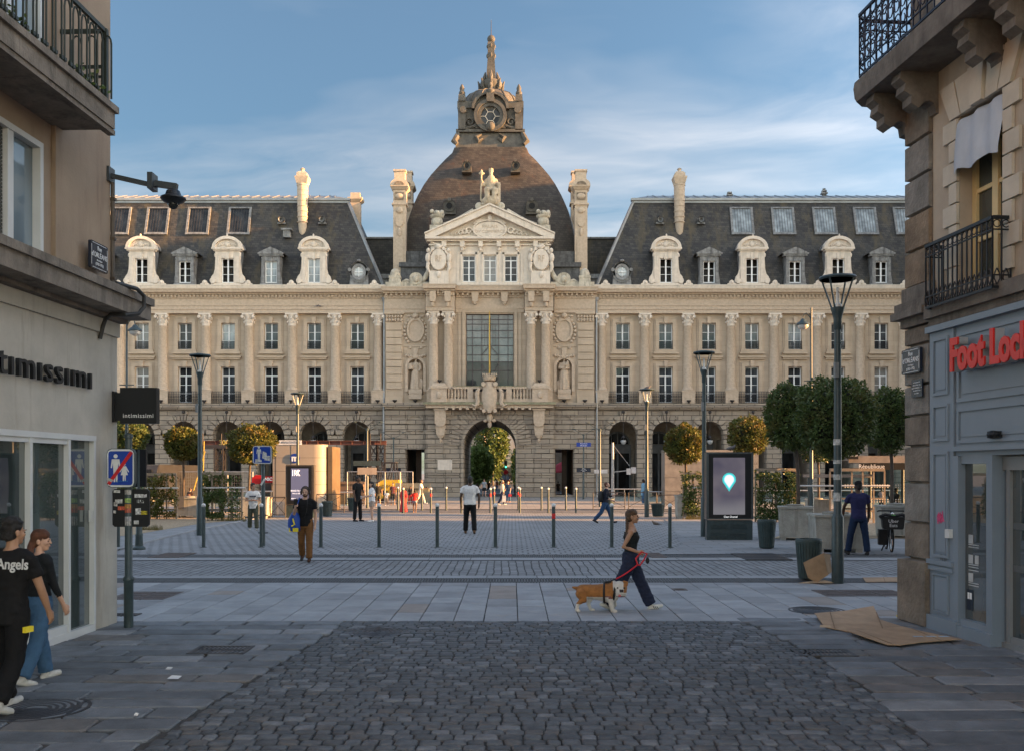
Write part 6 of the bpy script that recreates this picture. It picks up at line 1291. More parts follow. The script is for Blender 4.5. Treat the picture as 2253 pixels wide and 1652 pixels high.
e = empty('camera_pole', W(1348, 1112, 63)*1, 'grey pole with two security cameras before the right arcade', 'camera pole'); e.location.z = 0; m = MB(); h = W(0, 973, 63).z; m.lathe([(.11, 0), (.10, 2), (.07, h)], 10); m.bar((-.05, 0, h*.52), (1.2, 0, h*.55), .06); m.bar((0, 0, h-.1), (1.1, 0, h*.62), .025); m.build('pole', M('galvanised', (.32,.33,.34), .5, metal=.5), e, True)
m = MB(); m.box(-1.2, -.35, -.15, .1, h*.5, h*.56); m.box(.9, 1.15, -.2, .1, h*.48, h*.58); m.box(1.2, 1.5, -.2, .1, h*.50, h*.60); m.build('camera', M('white_plastic2', (.5,.5,.5), .4), e)
# bollards
CAPM = M('white_ball', (.62,.62,.61), .3, var=.08); REDB = M('red_band', (.55,.02,.02), .5)
def bollard(h, r, red):
    e = empty('bollard', (0, 0, 0)); m = MB(); m.lathe([(r*1.9, 0), (r*1.9, .012), (r, .013), (r, h-.10), (r*.8, h-.09)], 14); m.build('post', STEELG, e, True, 40)
    m = MB(); m.ball((0, 0, h-.055), r*1.22, 12, 8); m.build('cap', CAPM, e, True)
    if red: m = MB(); m.lathe([(r+.003, h-.42), (r+.003, h-.28)], 14, cap=False); m.build('red_band', REDB, e, True)
    return e
pb, pbr = bollard(1.22, .05, False), bollard(1.22, .05, True); used = set()
def put_bollard(u, v, red, label, h=1.22):
    p = pbr if red else pb; o = p if p.name not in used else copy_tree(p); used.add(p.name); o.location = G(u, v); o.scale = (1, 1, h/1.22); tag(o, label, 'bollard', 'bollards across the square')
near = [(260, 0, 'at the corner of the left shop building'), (448, 0, 'beside the first cone lamp post on the left'), (575, 0, 'against the blue street sign pole'), (706, 0, 'just right of the man with headphones'), (834, 0, 'below the woman in the loose white top'), (962, 0, 'left of the man in the fitted white t-shirt'), (1090, 0, 'in line with the centre of the archway'), (1218, 1, 'with a red band'), (1346, 0, 'just left of the dog walker'), (1474, 0, 'last one left of the lit kiosk')]
for u, r_, t in near: put_bollard(u, 1203 if u < 1400 else 1204, r_, 'near row ball topped bollard '+t)
fz = lambda z: (1500+z*.4439)/1.8181
for z, r_, t in ((255, 0, 'beside the woman in the coral dress'), (503, 1, 'with a red band left of the archway'), (778, 0, 'half hidden by the man in the white t-shirt'), (1040, 1, 'with a red band below the archway'), (1305, 1, 'with a red band right of the archway'), (1562, 0, 'below the right passage'), (1811, 0, 'left of the low barriers')): put_bollard(fz(z), 1129, r_, 'slim near side road bollard '+t, 1.3)
for z, r_, t in ((207, 0, 'left of the coral dress'), (423, 0, 'below the woman all in white'), (642, 0, 'catching the sun left of the archway'), (1073, 1, 'with a red band below the archway'), (1291, 1, 'with a red band beside its twin'), (1500, 0, 'catching the sun below the right passage'), (1720, 0, 'right of the right passage')): put_bollard(fz(z), 1121.5, r_, 'slim palace side road bollard '+t, 1.28)
# road signs
WFRM = M('sign_border', (.6,.61,.6), .4); SBLUE = M('sign_blue', (.008,.045,.30), .35, var=.08); SRED = M('sign_red', (.50,.015,.02), .4)
def sheet_sign(e, cx, cz, w, h, y, blue=True):
    m = MB(); r = .06; o = lambda ww, hh: [(cx+a*(ww-r)+r*math.cos(t), cz+b*(hh-r)+r*math.sin(t)) for a, b, t0 in ((1, 1, 0), (-1, 1, 90), (-1, -1, 180), (1, -1, 270)) for t in (R(t0), R(t0+45), R(t0+90))]
    m.prism(o(w, h), y-.015, y+.055); m.build('sign_box', STEELG, e); m = MB(); m.prism(o(w*.965, h*.965), y-.02, y-.0155); m.build('border', WFRM, e)
    m = MB(); r = .03; m.prism(o(w*.87, h*.87), y-.024, y-.0205); m.build('face', SBLUE, e)
def figure(mb, x, z, k, y, child=False):
    mb.ylathe([(.055*k, y), (.055*k, y+.003)], 12, (x, 0, z+.33*k))
    mb.prism([(x-.10*k, z+.25*k), (x+.10*k, z+.25*k), (x+.13*k, z+.02*k), (x+.10*k, z+.01*k), (x+.07*k, z+.16*k), (x+.06*k, z-.02*k), (x+.05*k, z-.36*k), (x+.012*k, z-.36*k), (x, z-.05*k), (x-.012*k, z-.36*k), (x-.05*k, z-.36*k), (x-.06*k, z-.02*k), (x-.07*k, z+.16*k), (x-.10*k, z+.01*k), (x-.13*k, z+.02*k)] if not child else [(x-.07*k, z+.25*k), (x+.07*k, z+.25*k), (x+.2*k, z+.02*k), (x+.17*k, z), (x+.08*k, z+.12*k), (x+.15*k, z-.12*k), (x+.06*k, z-.12*k), (x+.06*k, z-.36*k), (x+.02*k, z-.36*k), (x, z-.12*k), (x-.02*k, z-.36*k), (x-.06*k, z-.36*k), (x-.06*k, z-.12*k), (x-.15*k, z-.12*k), (x-.08*k, z+.12*k), (x-.17*k, z), (x-.2*k, z+.02*k)], y, y+.003)
b = G(283, 1380); e = empty('street_sign', b, 'near green sign pole with blue end of pedestrian zone sign crossed in red', 'road sign'); yy = -.09
m = MB(); m.lathe([(.06, 0), (.062, .02), (.062, .62), (.075, .64), (.075, .67), (.05, .70), (.047, 2.55), (.06, 2.56), (.058, 2.60), (.02, 2.62)], 14); m.build('pole', STEELG, e, True)
zs = lambda v: EYE-(v-VH)*b.y/F; xs = lambda u: (u-CX)*b.y/F-b.x
sheet_sign(e, xs(272.5), zs(1029), .185, .26, yy); m = MB(); figure(m, xs(262), zs(1030), .5, yy-.027); figure(m, xs(281), zs(1038), .32, yy-.027, True); m.build('pictogram', WFRM, e)
m = MB(); m.bar((xs(247), yy-.030, zs(1064)), (xs(297), yy-.030, zs(994)), .004, .045); m.build('red_bar', SRED, e)
m = MB(); m.bar((xs(243), yy-.035, zs(1052)), (xs(256), yy-.035, zs(1057)), .004, .035); m.build('sticker', M('grey_sticker', (.4,.4,.38), .7), e)
m = MB(); m.path([(xs(264+i*1.9), yy-.028, zs(1060-4*abs(math.sin(i*1.5)))) for i in range(14)], .004, 4); m.build('scribble', M('blue_scribble', (.03,.2,.45), .6), e)
for c0, c1, f in ((248, 280, 0), (284, 328, 1)):
    m = MB(); z0, z1 = zs(1158), zs(1075); x0, x1 = xs(c0), xs(c1); m.prism([(x0+.03, z0), (x1-.03, z0), (x1, z0+.03), (x1, z1-.03), (x1-.03, z1), (x0+.03, z1), (x0, z1-.03), (x0, z0+.03)], -.01+f*.01, .03+f*.01); m.build('back_panel', BLK, e)
random.seed(8); cols = [(.5,.5,.5), (.45,.42,.4), (.5,.1,.05), (.45,.43,.45), (.55,.45,.03), (.3,.45,.12), (.5,.22,.05)]
for i, (u, v, w_, h_, c) in enumerate(((258, 1080, 14, 6, 0), (262, 1102, 16, 9, 0), (255, 1108, 8, 9, 1), (268, 1117, 16, 8, 2), (253, 1125, 6, 6, 1), (306, 1090, 20, 8, 0), (320, 1090, 6, 7, 3), (309, 1102, 15, 7, 0), (304, 1124, 12, 14, 0), (317, 1127, 14, 8, 4), (300, 1148, 11, 8, 0))):
    m = MB(); x, z = xs(u), zs(v); w2, h2 = w_*b.y/F/2, h_*b.y/F/2; y0 = -.012 if u < 282 else -.002; t = random.uniform(-.15, .15); m.poly([(x-w2, y0, z-h2-t*h2), (x+w2, y0, z-h2+t*h2), (x+w2, y0, z+h2+t*h2), (x-w2, y0, z+h2-t*h2)]); m.build('sticker', M('sticker_%d' % i, cols[c], .6, var=.7, scale=30), e)
    if c == 0 and i in (7,): text('1UP', .055, BLK, e, (x, y0-.002, z), ext=.0005, bold=.003)
    elif i == 9: text('HOYO', .04, BLK, e, (x, y0-.002, z), ext=.0005)
for v, c in ((1100, 5), (1113, 6), (1122, 2), (1140, 3), (1150, 1), (1082, 1)):
    m = MB(); z = zs(v); m.lathe([(.0495, z-.03), (.0495, z+.03)], 12, cap=False); m.keep(range(6, 11)); m.build('pole_sticker', M('polesticker_%d' % v, cols[c], .6, var=.6, scale=25), e)
b2 = G(306, 1208); e = empty('street_sign', b2, 'sign post with wide foot behind the near sign pole, showing only its dark panel back', 'road sign')
m = MB(); m.lathe([(.17, 0), (.17, .05), (.11, .1), (.095, .35), (.105, .4), (.085, .44), (.08, 1.2), (.045, 1.3), (.04, 2.7)], 14); m.build('pole', STEELG, e, True); m = MB(); k = b2.y/F; m.box((302-306)*k-.05, (322-306)*k, -.03, .03, EYE-(1070-VH)*k, EYE-(988-VH)*k); m.build('back_panel', BLK, e)
b = G(579, 1200); e = empty('street_sign', b, 'blue pedestrian zone sign on a green pole plastered with stickers, beside a bollard', 'road sign')
k = b.y/F; m = MB(); m.lathe([(.06, 0), (.055, 2.82), (.03, 2.86)], 12); 
for z in (.35, .85): m.lathe([(.07, z), (.07, z+.04)], 10); m.bar((-.14, 0, z+.02), (.14, 0, z+.02), .03)
m.build('pole', STEELG, e, True); zc = EYE-(1000-VH)*k; sheet_sign(e, .0, zc, .275, .26, -.09); m = MB(); figure(m, -.09, zc+.02, .55, -.117); m.build('pictogram', WFRM, e)
m = MB(); m.poly([(.0, -.116, zc-.1), (.12, -.116, zc-.12), (.13, -.116, zc+.06), (.02, -.116, zc+.1)]); m.poly([(.06, -.1165, zc-.15), (.22, -.1165, zc-.17), (.22, -.1165, zc-.03), (.1, -.1165, zc-.03)]); m.poly([(-.2, -.116, zc-.22), (0, -.116, zc-.2), (-.02, -.116, zc-.14), (-.19, -.116, zc-.12)]); m.build('torn_sticker', M('torn_sticker', (.5,.5,.49), .7, var=.5, scale=20), e)
m = MB(); m.bar((-.05, -.06, 1.72), (.06, -.06, 1.9), .004, .05); m.build('sticker', WFRM, e)
# ---------- foliage ----------
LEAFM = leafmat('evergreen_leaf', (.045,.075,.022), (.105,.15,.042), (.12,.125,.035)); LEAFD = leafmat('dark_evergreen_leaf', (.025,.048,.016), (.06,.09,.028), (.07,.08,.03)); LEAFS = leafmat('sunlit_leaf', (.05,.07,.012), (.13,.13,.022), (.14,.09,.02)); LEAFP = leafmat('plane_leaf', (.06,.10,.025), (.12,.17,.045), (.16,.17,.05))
BARK = M('bark', (.09,.07,.055), .9, var=.4, scale=8, bmp=.8, bscale=25); CORE = M('dark_core_fill', (.02,.022,.012), .95, var=.5, scale=8)
def leaf(m, p, d, s):
    d = d.normalized(); a = d.cross(Vector((random.gauss(0, 1), random.gauss(0, 1), random.gauss(0, 1)))).normalized(); up = (d*random.uniform(.1, 1)+a.cross(d)*random.uniform(-.9, .9)).normalized(); l = s*random.uniform(.8, 1.5); w_ = s*.42
    n = m.vs([p, p+up*l*.5+a*w_+d*.1*s, p+up*l, p+up*l*.5-a*w_+d*.1*s]); m.face(n, n+1, n+2, n+3)
def crown(parent, c, r, n, s, mat, name='crown', sq=1.0, lump=.19, seed=1, core=True):
    random.seed(seed); m = MB(); off = Vector((seed*3.1, seed*1.7, 0)); rx, ry, rz = r
    for _ in range(n):
        while 1:
            d = Vector((random.gauss(0, 1), random.gauss(0, 1), random.gauss(0, 1)))
            if d.length > .01: break
        d.normalize(); p_ = 3.0; q = (abs(d.x)**p_+abs(d.y)**p_+abs(d.z)**p_)**(-1/p_); q = 1+(q-1)*sq
        lum = 1+lump*mnoise.noise(d*2.6+off)+lump*.6*mnoise.noise(d*6+off)
        rr = (1-abs(random.gauss(0, .11)))*lum+ (random.random() < .07)*random.uniform(0, .11)
        if mnoise.noise(d*4.5+off*2) < -.33 and rr > .85: rr -= .16
        p = Vector(c)+Vector((d.x*rx, d.y*ry, d.z*rz))*q*rr; leaf(m, p, (d+Vector((0, 0, .35))), s)
    o = m.build(name, mat, parent)
    if not core: return o
    k = MB(); k.rings([[Vector(c)+Vector((rx*.74*math.sin(t)*math.cos(a), ry*.74*math.sin(t)*math.sin(a), rz*.74*math.cos(t)))*(1+.15*mnoise.noise(Vector((t*2, a, seed)))) for a in [2*math.pi*i/14 for i in range(14)]] for t in [math.pi*(j+.05 if j == 0 else j-.05 if j == 9 else j)/9 for j in range(10)]]); k.build('dark_core', CORE, o, True); return o  # solid dark ball added to block the view through the crown
def topiary(u, vt, vb, hw, Y, label, mat, n, zb=0.0, tu=None, s=.075, sq=.5, seed=1, tr=.055):
    b = W(u if tu is None else tu, VH, Y); k = Y/F; e = empty('topiary_tree', (b.x, Y, zb), label, 'tree', 'clipped ball trees in planters')
    zc = EYE-((vt+vb)/2-VH)*k-zb; rz = (vb-vt)/2*k; rx = hw*k; cx = (u-(tu or u))*k
    m = MB(); top = Vector((cx, 0, zc)); m.path([(0, 0, 0), (cx*.15+.02, 0, zc*.4), (cx*.4, .01, zc*.75), top], [tr*1.15, tr, tr*.9, tr*.5], 10)
    random.seed(seed)
    for i in range(7): t = i*.9; st = Vector((cx*.6, 0, zc-rz*.75)); m.path([st, st+Vector((math.cos(t)*rx*.35, math.sin(t)*rx*.35, rz*.4)), top+Vector((math.cos(t)*rx*.7, math.sin(t)*rx*.7, rz*random.uniform(-.2, .5)))], [tr*.5, tr*.35, .01], 6)
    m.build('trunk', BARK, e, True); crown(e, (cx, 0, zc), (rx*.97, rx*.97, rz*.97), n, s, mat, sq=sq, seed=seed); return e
PLANTC = M('planter_concrete', (.34,.33,.29), .9, var=.22, scale=3, bmp=.6, bscale=30, streak=1, dirt=(.17,.16,.13)); SOIL = M('soil', (.05,.04,.03), .95, bmp=.8)
def planter(x, y, w, h, label, rz=0):
    e = empty('planter', (x, y, 0), label, 'planter', 'concrete tree planters', R(rz)); m = MB(); f = .10
    m.taper(-w+.04, w-.04, -w+.04, w-.04, f, h-.06, -.03, -.03); m.box(-w-.02, w+.02, -w-.02, w+.02, h-.06, h)
    for a in (-1, 1):
        for b in (-1, 1): m.box(a*(w-.22) if a > 0 else -w+.05, w-.05 if a > 0 else -(w-.22), b*(w-.22) if b > 0 else -w+.05, w-.05 if b > 0 else -(w-.22), 0, f)
    m.build('box', PLANTC, e); m = MB(); m.lathe([(w*.55, h+.001), (w*.55, h+.05), (w*.3, h+.07), (.05, h+.06)], 16); m.build('soil_mound', M('pale_collar', (.25,.24,.21), .95, bmp=.5), e, True); return e
def plan(u0, u1, vt, vb, label, rz=0, dY=.0):
    b = G((u0+u1)/2, vb); k = b.y/F; w = (u1-u0)*k/2; w *= (1 if rz == 0 else .80); y = b.y+w; h = EYE-(vt-VH)*b.y/F; x = ((u0+u1)/2-CX)*(b.y+w*.5)/F; planter(x, y, w, h, label, rz); return Vector((x, y, h))
pA = plan(1709, 1800, 1114, 1189, 'square concrete planter behind the green bin right of the kiosk', -14); pB_ = plan(1781, 1913, 1132, 1216, 'large concrete planter the man in the black cap leans on', -8); pC = plan(1930, 2030, 1112, 1184, 'concrete planter behind the delivery bicycle', -10); pD = plan(1772, 1830, 1098, 1138, 'far concrete planter seen between the two front ones', -8)
pE = plan(386, 440, 1094, 1139, 'sunlit concrete planter with a small grey hatch between the left trellises'); pF = plan(530, 592, 1093, 1140, 'sunlit concrete planter behind the man in the printed white t-shirt'); pG = plan(1488, 1524, 1089, 1141, 'sunlit concrete planter left of the lit advertising kiosk'); pH = plan(250, 330, 1095, 1140, 'concrete planter hidden behind the near sign pole')
m = MB(); m.box(pE.x-.45, pE.x-.05, pE.y-.62, pE.y-.60, .45, 1.0); m.build('hatch', M('hatch_grey', (.12,.12,.12), .6), None); h_ = bpy.data.objects['hatch']; tag(h_, 'small grey hatch on the front of the sunlit planter between the left trellises', 'hatch')
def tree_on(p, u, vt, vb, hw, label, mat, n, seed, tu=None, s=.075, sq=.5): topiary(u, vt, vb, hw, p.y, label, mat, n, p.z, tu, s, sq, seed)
tree_on(pA, 1737, 846, 990, 50, 'tall narrow clipped tree in the planter right of the kiosk', LEAFM, 8500, 1, 1757, .075); tree_on(pB_, 1839, 833, 1002, 83, 'largest round clipped tree, its trunk hidden by the nearest lamp post', LEAFM, 12000, 2, 1846, .072)
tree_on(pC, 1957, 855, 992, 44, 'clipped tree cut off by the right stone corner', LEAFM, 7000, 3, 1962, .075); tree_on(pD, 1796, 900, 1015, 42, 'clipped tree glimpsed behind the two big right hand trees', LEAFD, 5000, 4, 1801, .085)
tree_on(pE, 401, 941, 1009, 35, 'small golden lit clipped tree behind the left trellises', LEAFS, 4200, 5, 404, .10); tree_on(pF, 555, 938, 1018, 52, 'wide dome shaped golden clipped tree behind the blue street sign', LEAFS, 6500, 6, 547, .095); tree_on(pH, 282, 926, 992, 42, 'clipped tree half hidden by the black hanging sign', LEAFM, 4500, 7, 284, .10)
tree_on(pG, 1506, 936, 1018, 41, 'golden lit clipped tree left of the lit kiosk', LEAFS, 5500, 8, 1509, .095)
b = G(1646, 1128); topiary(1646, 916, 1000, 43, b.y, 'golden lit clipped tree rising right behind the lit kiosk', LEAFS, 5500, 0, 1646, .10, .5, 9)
WOOD = M('weathered_timber', (.28,.22,.16), .8, var=.25, scale=4, bmp=.3); RAILM = M('pale_rail', (.55,.53,.5), .5)
def foliage_box(parent, x0, x1, y0, y1, z0, z1, n, s, mat, seed, name='climbing_plant'):
    random.seed(seed); m = MB()
    for _ in range(n):
        x, y, z = random.uniform(x0, x1), random.uniform(y0, y1), random.uniform(z0, z1); d = mnoise.noise(Vector((x*1.6+seed, y*1.6, z*1.6)))
        if d < -.22: continue
        x += d*.18; y -= abs(d)*.15; leaf(m, Vector((x, y, z)), Vector((random.gauss(0, .5), -1, .6)), s)
    for _ in range(14):
        x = random.uniform(x0, x1); p = Vector((x, (y0+y1)/2, z1-.1)); q = Vector((random.uniform(-.25, .25), random.uniform(-.1, .1), .3))
        for i in range(6): leaf(m, p+q*i/6, Vector((random.gauss(0, 1), -1, .5)), s)
    for i in range(6): x = x0+(x1-x0)*(i+.5)/6; m.path([(x, (y0+y1)/2, 0), (x+random.uniform(-.1, .1), (y0+y1)/2, z1*.9)], .012, 4)
    return m.build(name, mat, parent)
def trellis(u0, u1, vt, vb, label, plants, ncol=3, rail_u=None, side=0, mat=LEAFM):
    b = G((u0+u1)/2, vb); Y = b.y; k = Y/F; x0, x1 = (u0-CX)*k, (u1-CX)*k; h = EYE-(vt-VH)*k; e = empty('trellis', ((x0+x1)/2, Y, 0), label, 'trellis', 'timber plant trellises'); w = (x1-x0)/2
    m = MB()
    for i in range(ncol+1): x = -w+2*w*i/ncol; m.box(x-.03, x+.03, -.03, .03, 0, h-.001)
    m.box(-w, w, -.06, .06, h, h+.12)
    for t in (.22, .46): m.box(-w, w, -.05, -.031, h*t, h*t+.06)
    if side:
        for i in (1,): m.box(side*w-.03, side*w+.03, -2.2, -2.14, 0, h)
        m.box(side*w-.06, side*w+.06, -2.2, -.07, h, h+.12)
        for t in (.22, .46): m.box(side*w-.02, side*w+.02, -2.13, -.04, h*t, h*t+.06)
    m.build('frame', WOOD, e); m = MB()
    if rail_u: m.tube(((rail_u[0]-CX)*k-(x0+x1)/2, -.1, h*.72), ((rail_u[1]-CX)*k-(x0+x1)/2, -.1, h*.72), .035, n=8); m.build('rail', RAILM, e, True)
    for i, (a, b_, n, zt, sd_) in enumerate(plants): foliage_box(e, (a-CX)*k-(x0+x1)/2, (b_-CX)*k-(x0+x1)/2, -.28, .25, .1, h*zt, n, .085, mat, sd_)
    return e
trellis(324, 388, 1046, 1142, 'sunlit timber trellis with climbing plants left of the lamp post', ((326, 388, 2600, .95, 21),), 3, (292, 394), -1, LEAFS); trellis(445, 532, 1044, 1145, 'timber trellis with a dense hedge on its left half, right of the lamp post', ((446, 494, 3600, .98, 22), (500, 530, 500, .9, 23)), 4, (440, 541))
trellis(1503, 1548, 1045, 1141, 'timber trellis full of plants just left of the lit kiosk', ((1500, 1548, 2200, 1.0, 24),), 2, (1520, 1550), 0, LEAFM); trellis(1662, 1752, 1036, 1148, 'timber frame over a dense green hedge right of the lit kiosk', ((1662, 1752, 5200, .95, 25),), 2, None, 0, LEAFM)
trellis(1826, 1946, 1036, 1150, 'bare grey trellis frame with a pipe rail behind the man in the cap', (), 5, (1752, 1958), 0)
trellis(262, 318, 1056, 1150, 'shaded trellis with plants behind the near sign pole', ((262, 320, 2200, .92, 26),), 2, None, 0, LEAFM)
def tuft(u, v, w, label, seed):
    b = G(u, v); random.seed(seed); m = MB(); k = b.y/F
    for _ in range(260): x = b.x+random.uniform(-w, w)*k; y = b.y+random.uniform(-.25, .25); h = random.uniform(.08, .28); dx = random.uniform(-.1, .1); m.poly([(x-.006, y, 0), (x+.006, y, 0), (x+dx, y+random.uniform(-.06, .06), h)])
    tag(m.build('grass', leafmat('dry_grass%d' % seed, (.10,.10,.03), (.22,.17,.07))), label, 'grass', kind='stuff')
tuft(510, 1146, 30, 'dry grass along the foot of the left trellis', 1); tuft(330, 1166, 24, 'dry grass at the corner of the gravel bed', 2); tuft(1530, 1142, 20, 'grass at the foot of the trellis beside the kiosk', 3)
# ---------- lit advertising kiosk ----------
SCREEN_E = .26
def screen_mat(): 
    m, nt, b = nodes('lit_screen'); tc = N(nt, 'TexCoord').outputs['Object']; sp = N(nt, 'SeparateXYZ'); nt.links.new(tc, sp.inputs[0]); c = mixc(nt, ramp(nt, noise(nt, tc, 1.2, 2), .35, .7), (.055,.050,.075), (.12,.105,.12)); c = mixc(nt, ramp(nt, sp.outputs[2], 1.35, .9), c, (.14,.135,.15))
    b.inputs['Base Color'].default_value = (.01,.01,.01,1); b.inputs['Roughness'].default_value = .15; nt.links.new(c, b.inputs['Emission Color']); b.inputs['Emission Strength'].default_value = SCREEN_E; return m
b = G(1606, 1188); k = b.y/F; e = empty('advertising_kiosk', b, 'tall black advertising kiosk with a lit screen showing a white and teal map pin', 'advertising kiosk')
w = 51*k; zt = EYE-(994-VH)*k; z1 = EYE-(1142-VH)*k; KG = M('kiosk_grey', (.10,.115,.12), .35, metal=.4)
m = MB(); m.box(-w-.01, w+.01, 0, .32, z1, zt); m.build('casing', KG, e); m = MB(); m.box(-w+.01, w-.01, .02, .30, 0, z1-.02)
for z in (z1-.28, z1-.55):
    for x0, x1 in ((-w*.8, -w*.1), (w*.02, w*.75)):
        for i in range(14): m.box(x0+(x1-x0)*i/14, x0+(x1-x0)*(i+.6)/14, .0, .019, z, z+.13)
m.build('base', STEELG, e); m = MB(); m.box(-w+.06, w-.06, -.012, 0-.001, z1+.05, zt-.05); m.build('bezel', BLK, e)
zs_ = lambda v: EYE-(v-VH)*k; xs_ = lambda u: (u-1606)*k
m = MB(); m.poly([(xs_(1569), -.016, zs_(1131)), (xs_(1639), -.016, zs_(1131)), (xs_(1639), -.016, zs_(1006)), (xs_(1569), -.016, zs_(1006))]); m.build('screen', screen_mat(), e)
def pin(r, y, name, col, s): 
    c = (xs_(1604), zs_(1054)); pts = [(c[0]+r*math.cos(t), c[1]+r*math.sin(t)) for t in [R(-25+230*i/16) for i in range(17)]]+[(c[0], c[1]-r*1.75)]; m = MB(); m.prism(pts, y, y+.001); m.build(name, emis('pin_'+name, col, s), e)
pin(15*k, -.019, 'teal_pin', (.03,.30,.30), .3); pin(12.4*k, -.021, 'teal_rim', (.06,.48,.47), .3); pin(10.4*k, -.023, 'lilac_pin', (.62,.55,.68), .25); pin(7.2*k, -.025, 'white_pin', (.85,.88,.95), .27)
text('Clear Channel', .085, emis('lit_lettering', (.7,.7,.7), .25), e, (.02, -.014, zs_(1136)), ext=.001, sx=.85)
# digital totem by the metro pavilion
b = G(659.5, 1138); k = b.y/F; e = empty('digital_totem', b, 'black digital totem showing white city slogan, behind the man with headphones', 'advertising kiosk'); w = 31*k; zt = EYE-(1022-VH)*k; z1 = EYE-(1110-VH)*k
m = MB(); m.box(-w, w, 0, .35, z1, zt); m.build('casing', M('dark_bronze', (.06,.055,.05), .4), e); m = MB(); m.box(-w+.02, w-.02, .02, .33, 0, z1-.01); m.build('base', STEELG, e); m = MB(); m.box(-w+.08, w-.1, -.01, -.001, z1+.05, zt-.06); m.build('bezel', BLK, e)
m = MB(); m.poly([(-w*.62, -.014, z1+.22), (w*.62, -.014, z1+.22), (w*.62, -.014, zt-.16), (-w*.62, -.014, zt-.16)]); m.build('screen', emis('dim_screen', (.08,.085,.14), .2), e)
TL = emis('screen_lettering', (.75,.75,.78), .25); m = MB()
for i in range(4): x = -w*.5+i*.075; m.bar((x, -.018, zt-.5), (x, -.018, zt-.22), .004, .03) if i < 2 else m.path([(x, -.018, zt-.36), (x+.1, -.018, zt-.24)], .012, 4)
for q in (0, .07, .14): m.path([(-w*.28+q, -.018, zt-.22), (-w*.36+q, -.018, zt-.36), (-w*.2+q, -.018, zt-.5)], .011, 4)
m.build('logo', TL, e); text('RENNES Ville et Métropole', .10, TL, e, (0, -.018, zt-1.18), ext=.001, sx=.72); text('vivre en intelligence', .10, TL, e, (-.05, -.018, zt-1.30), ext=.001, sx=.72); text('metro', .1, TL, e, (-w*.45, -.018, z1+.3), ext=.001, sx=.8)
# bins
BING = M('bin_green', (.03,.05,.052), .55, var=.3, scale=5)
def bin_(u, v, vt, hw, label, mat=BING):
    b = G(u, v); k = b.y/F; h = EYE-(vt-VH)*k; r = hw*k; e = empty('litter_bin', (b.x, b.y+r, 0), label, 'litter bin', 'tapered slatted litter bins'); m = MB(); m.lathe([(r*.74, .03), (r*.76, .06), (r*.97, h-.08)], 20); n = 26
    for i in range(n): t = 2*math.pi*i/n; c, s = math.cos(t), math.sin(t); m.bar((c*r*.76, s*r*.76, .05), (c*r*.985, s*r*.985, h-.07), r*.17, .02, (c, s, 0))
    m.build('body', mat, e); m = MB(); m.lathe([(r*1.0, h-.09), (r*1.03, h-.07), (r*1.03, h-.02), (r*.98, h), (r*.8, h), (r*.78, h-.06)], 24, cap=False); m.build('rim', mat, e, True, 40); m = MB(); m.lathe([(r*.79, h-.05), (r*.01, h-.05)], 20); m.build('opening', BLACK, e); return e
bin_(1692, 1208, 1143, 20, 'dark green slatted litter bin just right of the lit kiosk'); bin_(1788, 1278, 1186, 28, 'large dark green slatted litter bin with a cardboard box leaning on it'); bin_(718, 1137, 1102, 12, 'litter bin right of the digital totem'); bin_(774, 1124, 1094, 11, 'litter bin behind the tall man in black'); bin_(1450, 1137, 1107, 15, 'litter bin behind the cone lamp post near the low barriers'); bin_(1341, 1122, 1096, 12, 'litter bin behind the person on the phone')
bin_(843, 1091, 1066, 9, 'litter bin left of the palace gateway'); bin_(1140, 1090, 1066, 10, 'yellow rimmed litter bin at the right jamb of the archway')
# ---------- cardboard ----------
CARD = M('cardboard', (.37,.25,.155), .9, var=.22, scale=3.5, bmp=.3, bscale=14); CARDC = M('cardboard_crease', (.24,.155,.09), .9, var=.3, scale=9); CARDI = M('cardboard_pale', (.46,.33,.21), .9, var=.1, scale=3)
def card(name, pts2, z, label, ups={}):
    top = [(*tuple(G(u, v)[:2]), z+ups.get(i, 0)) for i, (u, v) in enumerate(pts2)]; m = MB(); m.rings([[(x, y, zz-.008) for x, y, zz in top], top]); o = tag(m.build(name, CARD), label, 'cardboard'); cx_ = sum(p[0] for p in top)/len(top); cy_ = sum(p[1] for p in top)/len(top); m = MB(); n = len(top)
    for i in range(0, n//2, 2): a, b = Vector(top[i]).lerp(Vector(top[i+1]), .5), Vector(top[-1-i]).lerp(Vector(top[-2-i]), .5); m.bar(a+Vector((0, 0, .001)), b+Vector((0, 0, .001)), .014, .004)
    m.build('crease', CARDC, o); return o
card('cardboard_sheet', ((1792, 1360), (1860, 1356), (1922, 1348), (1935, 1366), (1985, 1382), (1900, 1398), (1860, 1392), (1815, 1383)), .03, 'flattened cardboard sheet farther from the shop door', {0: .05, 1: .06, 2: .08}); card('cardboard_sheet', ((1862, 1399), (1910, 1393), (1985, 1384), (2028, 1395), (2116, 1413), (2025, 1420), (1982, 1426), (1952, 1425)), .045, 'flattened cardboard sheet nearest the glass shop door', {0: .03})
m = MB(); c = G(2060, 1408)
for i in range(3): m.box(c.x-.28+i*.16, c.x-.16+i*.16, c.y-.02, c.y+.05, .047, .05)
tag(m.build('printed_mark', M('pale_blue_print', (.35,.42,.48), .8)), 'pale blue printed marks on the nearest cardboard sheet', 'print')
card('cardboard_sheet', ((1898, 1271), (1990, 1270), (1990, 1280), (1905, 1281)), .015, 'pale flat cardboard beside the foot of the stone corner')
b = G(1806, 1280); k = b.y/F; e = empty('cardboard_box', b, 'open cardboard box leaning against the large bin and the lamp post', 'cardboard box'); X = lambda u: (u-1806)*k; Z = lambda v: (1283-v)*k
m = MB(); fr = [(1761, 1240), (1773, 1273), (1790, 1281), (1826, 1262), (1833, 1224), (1812, 1217), (1795, 1222)]
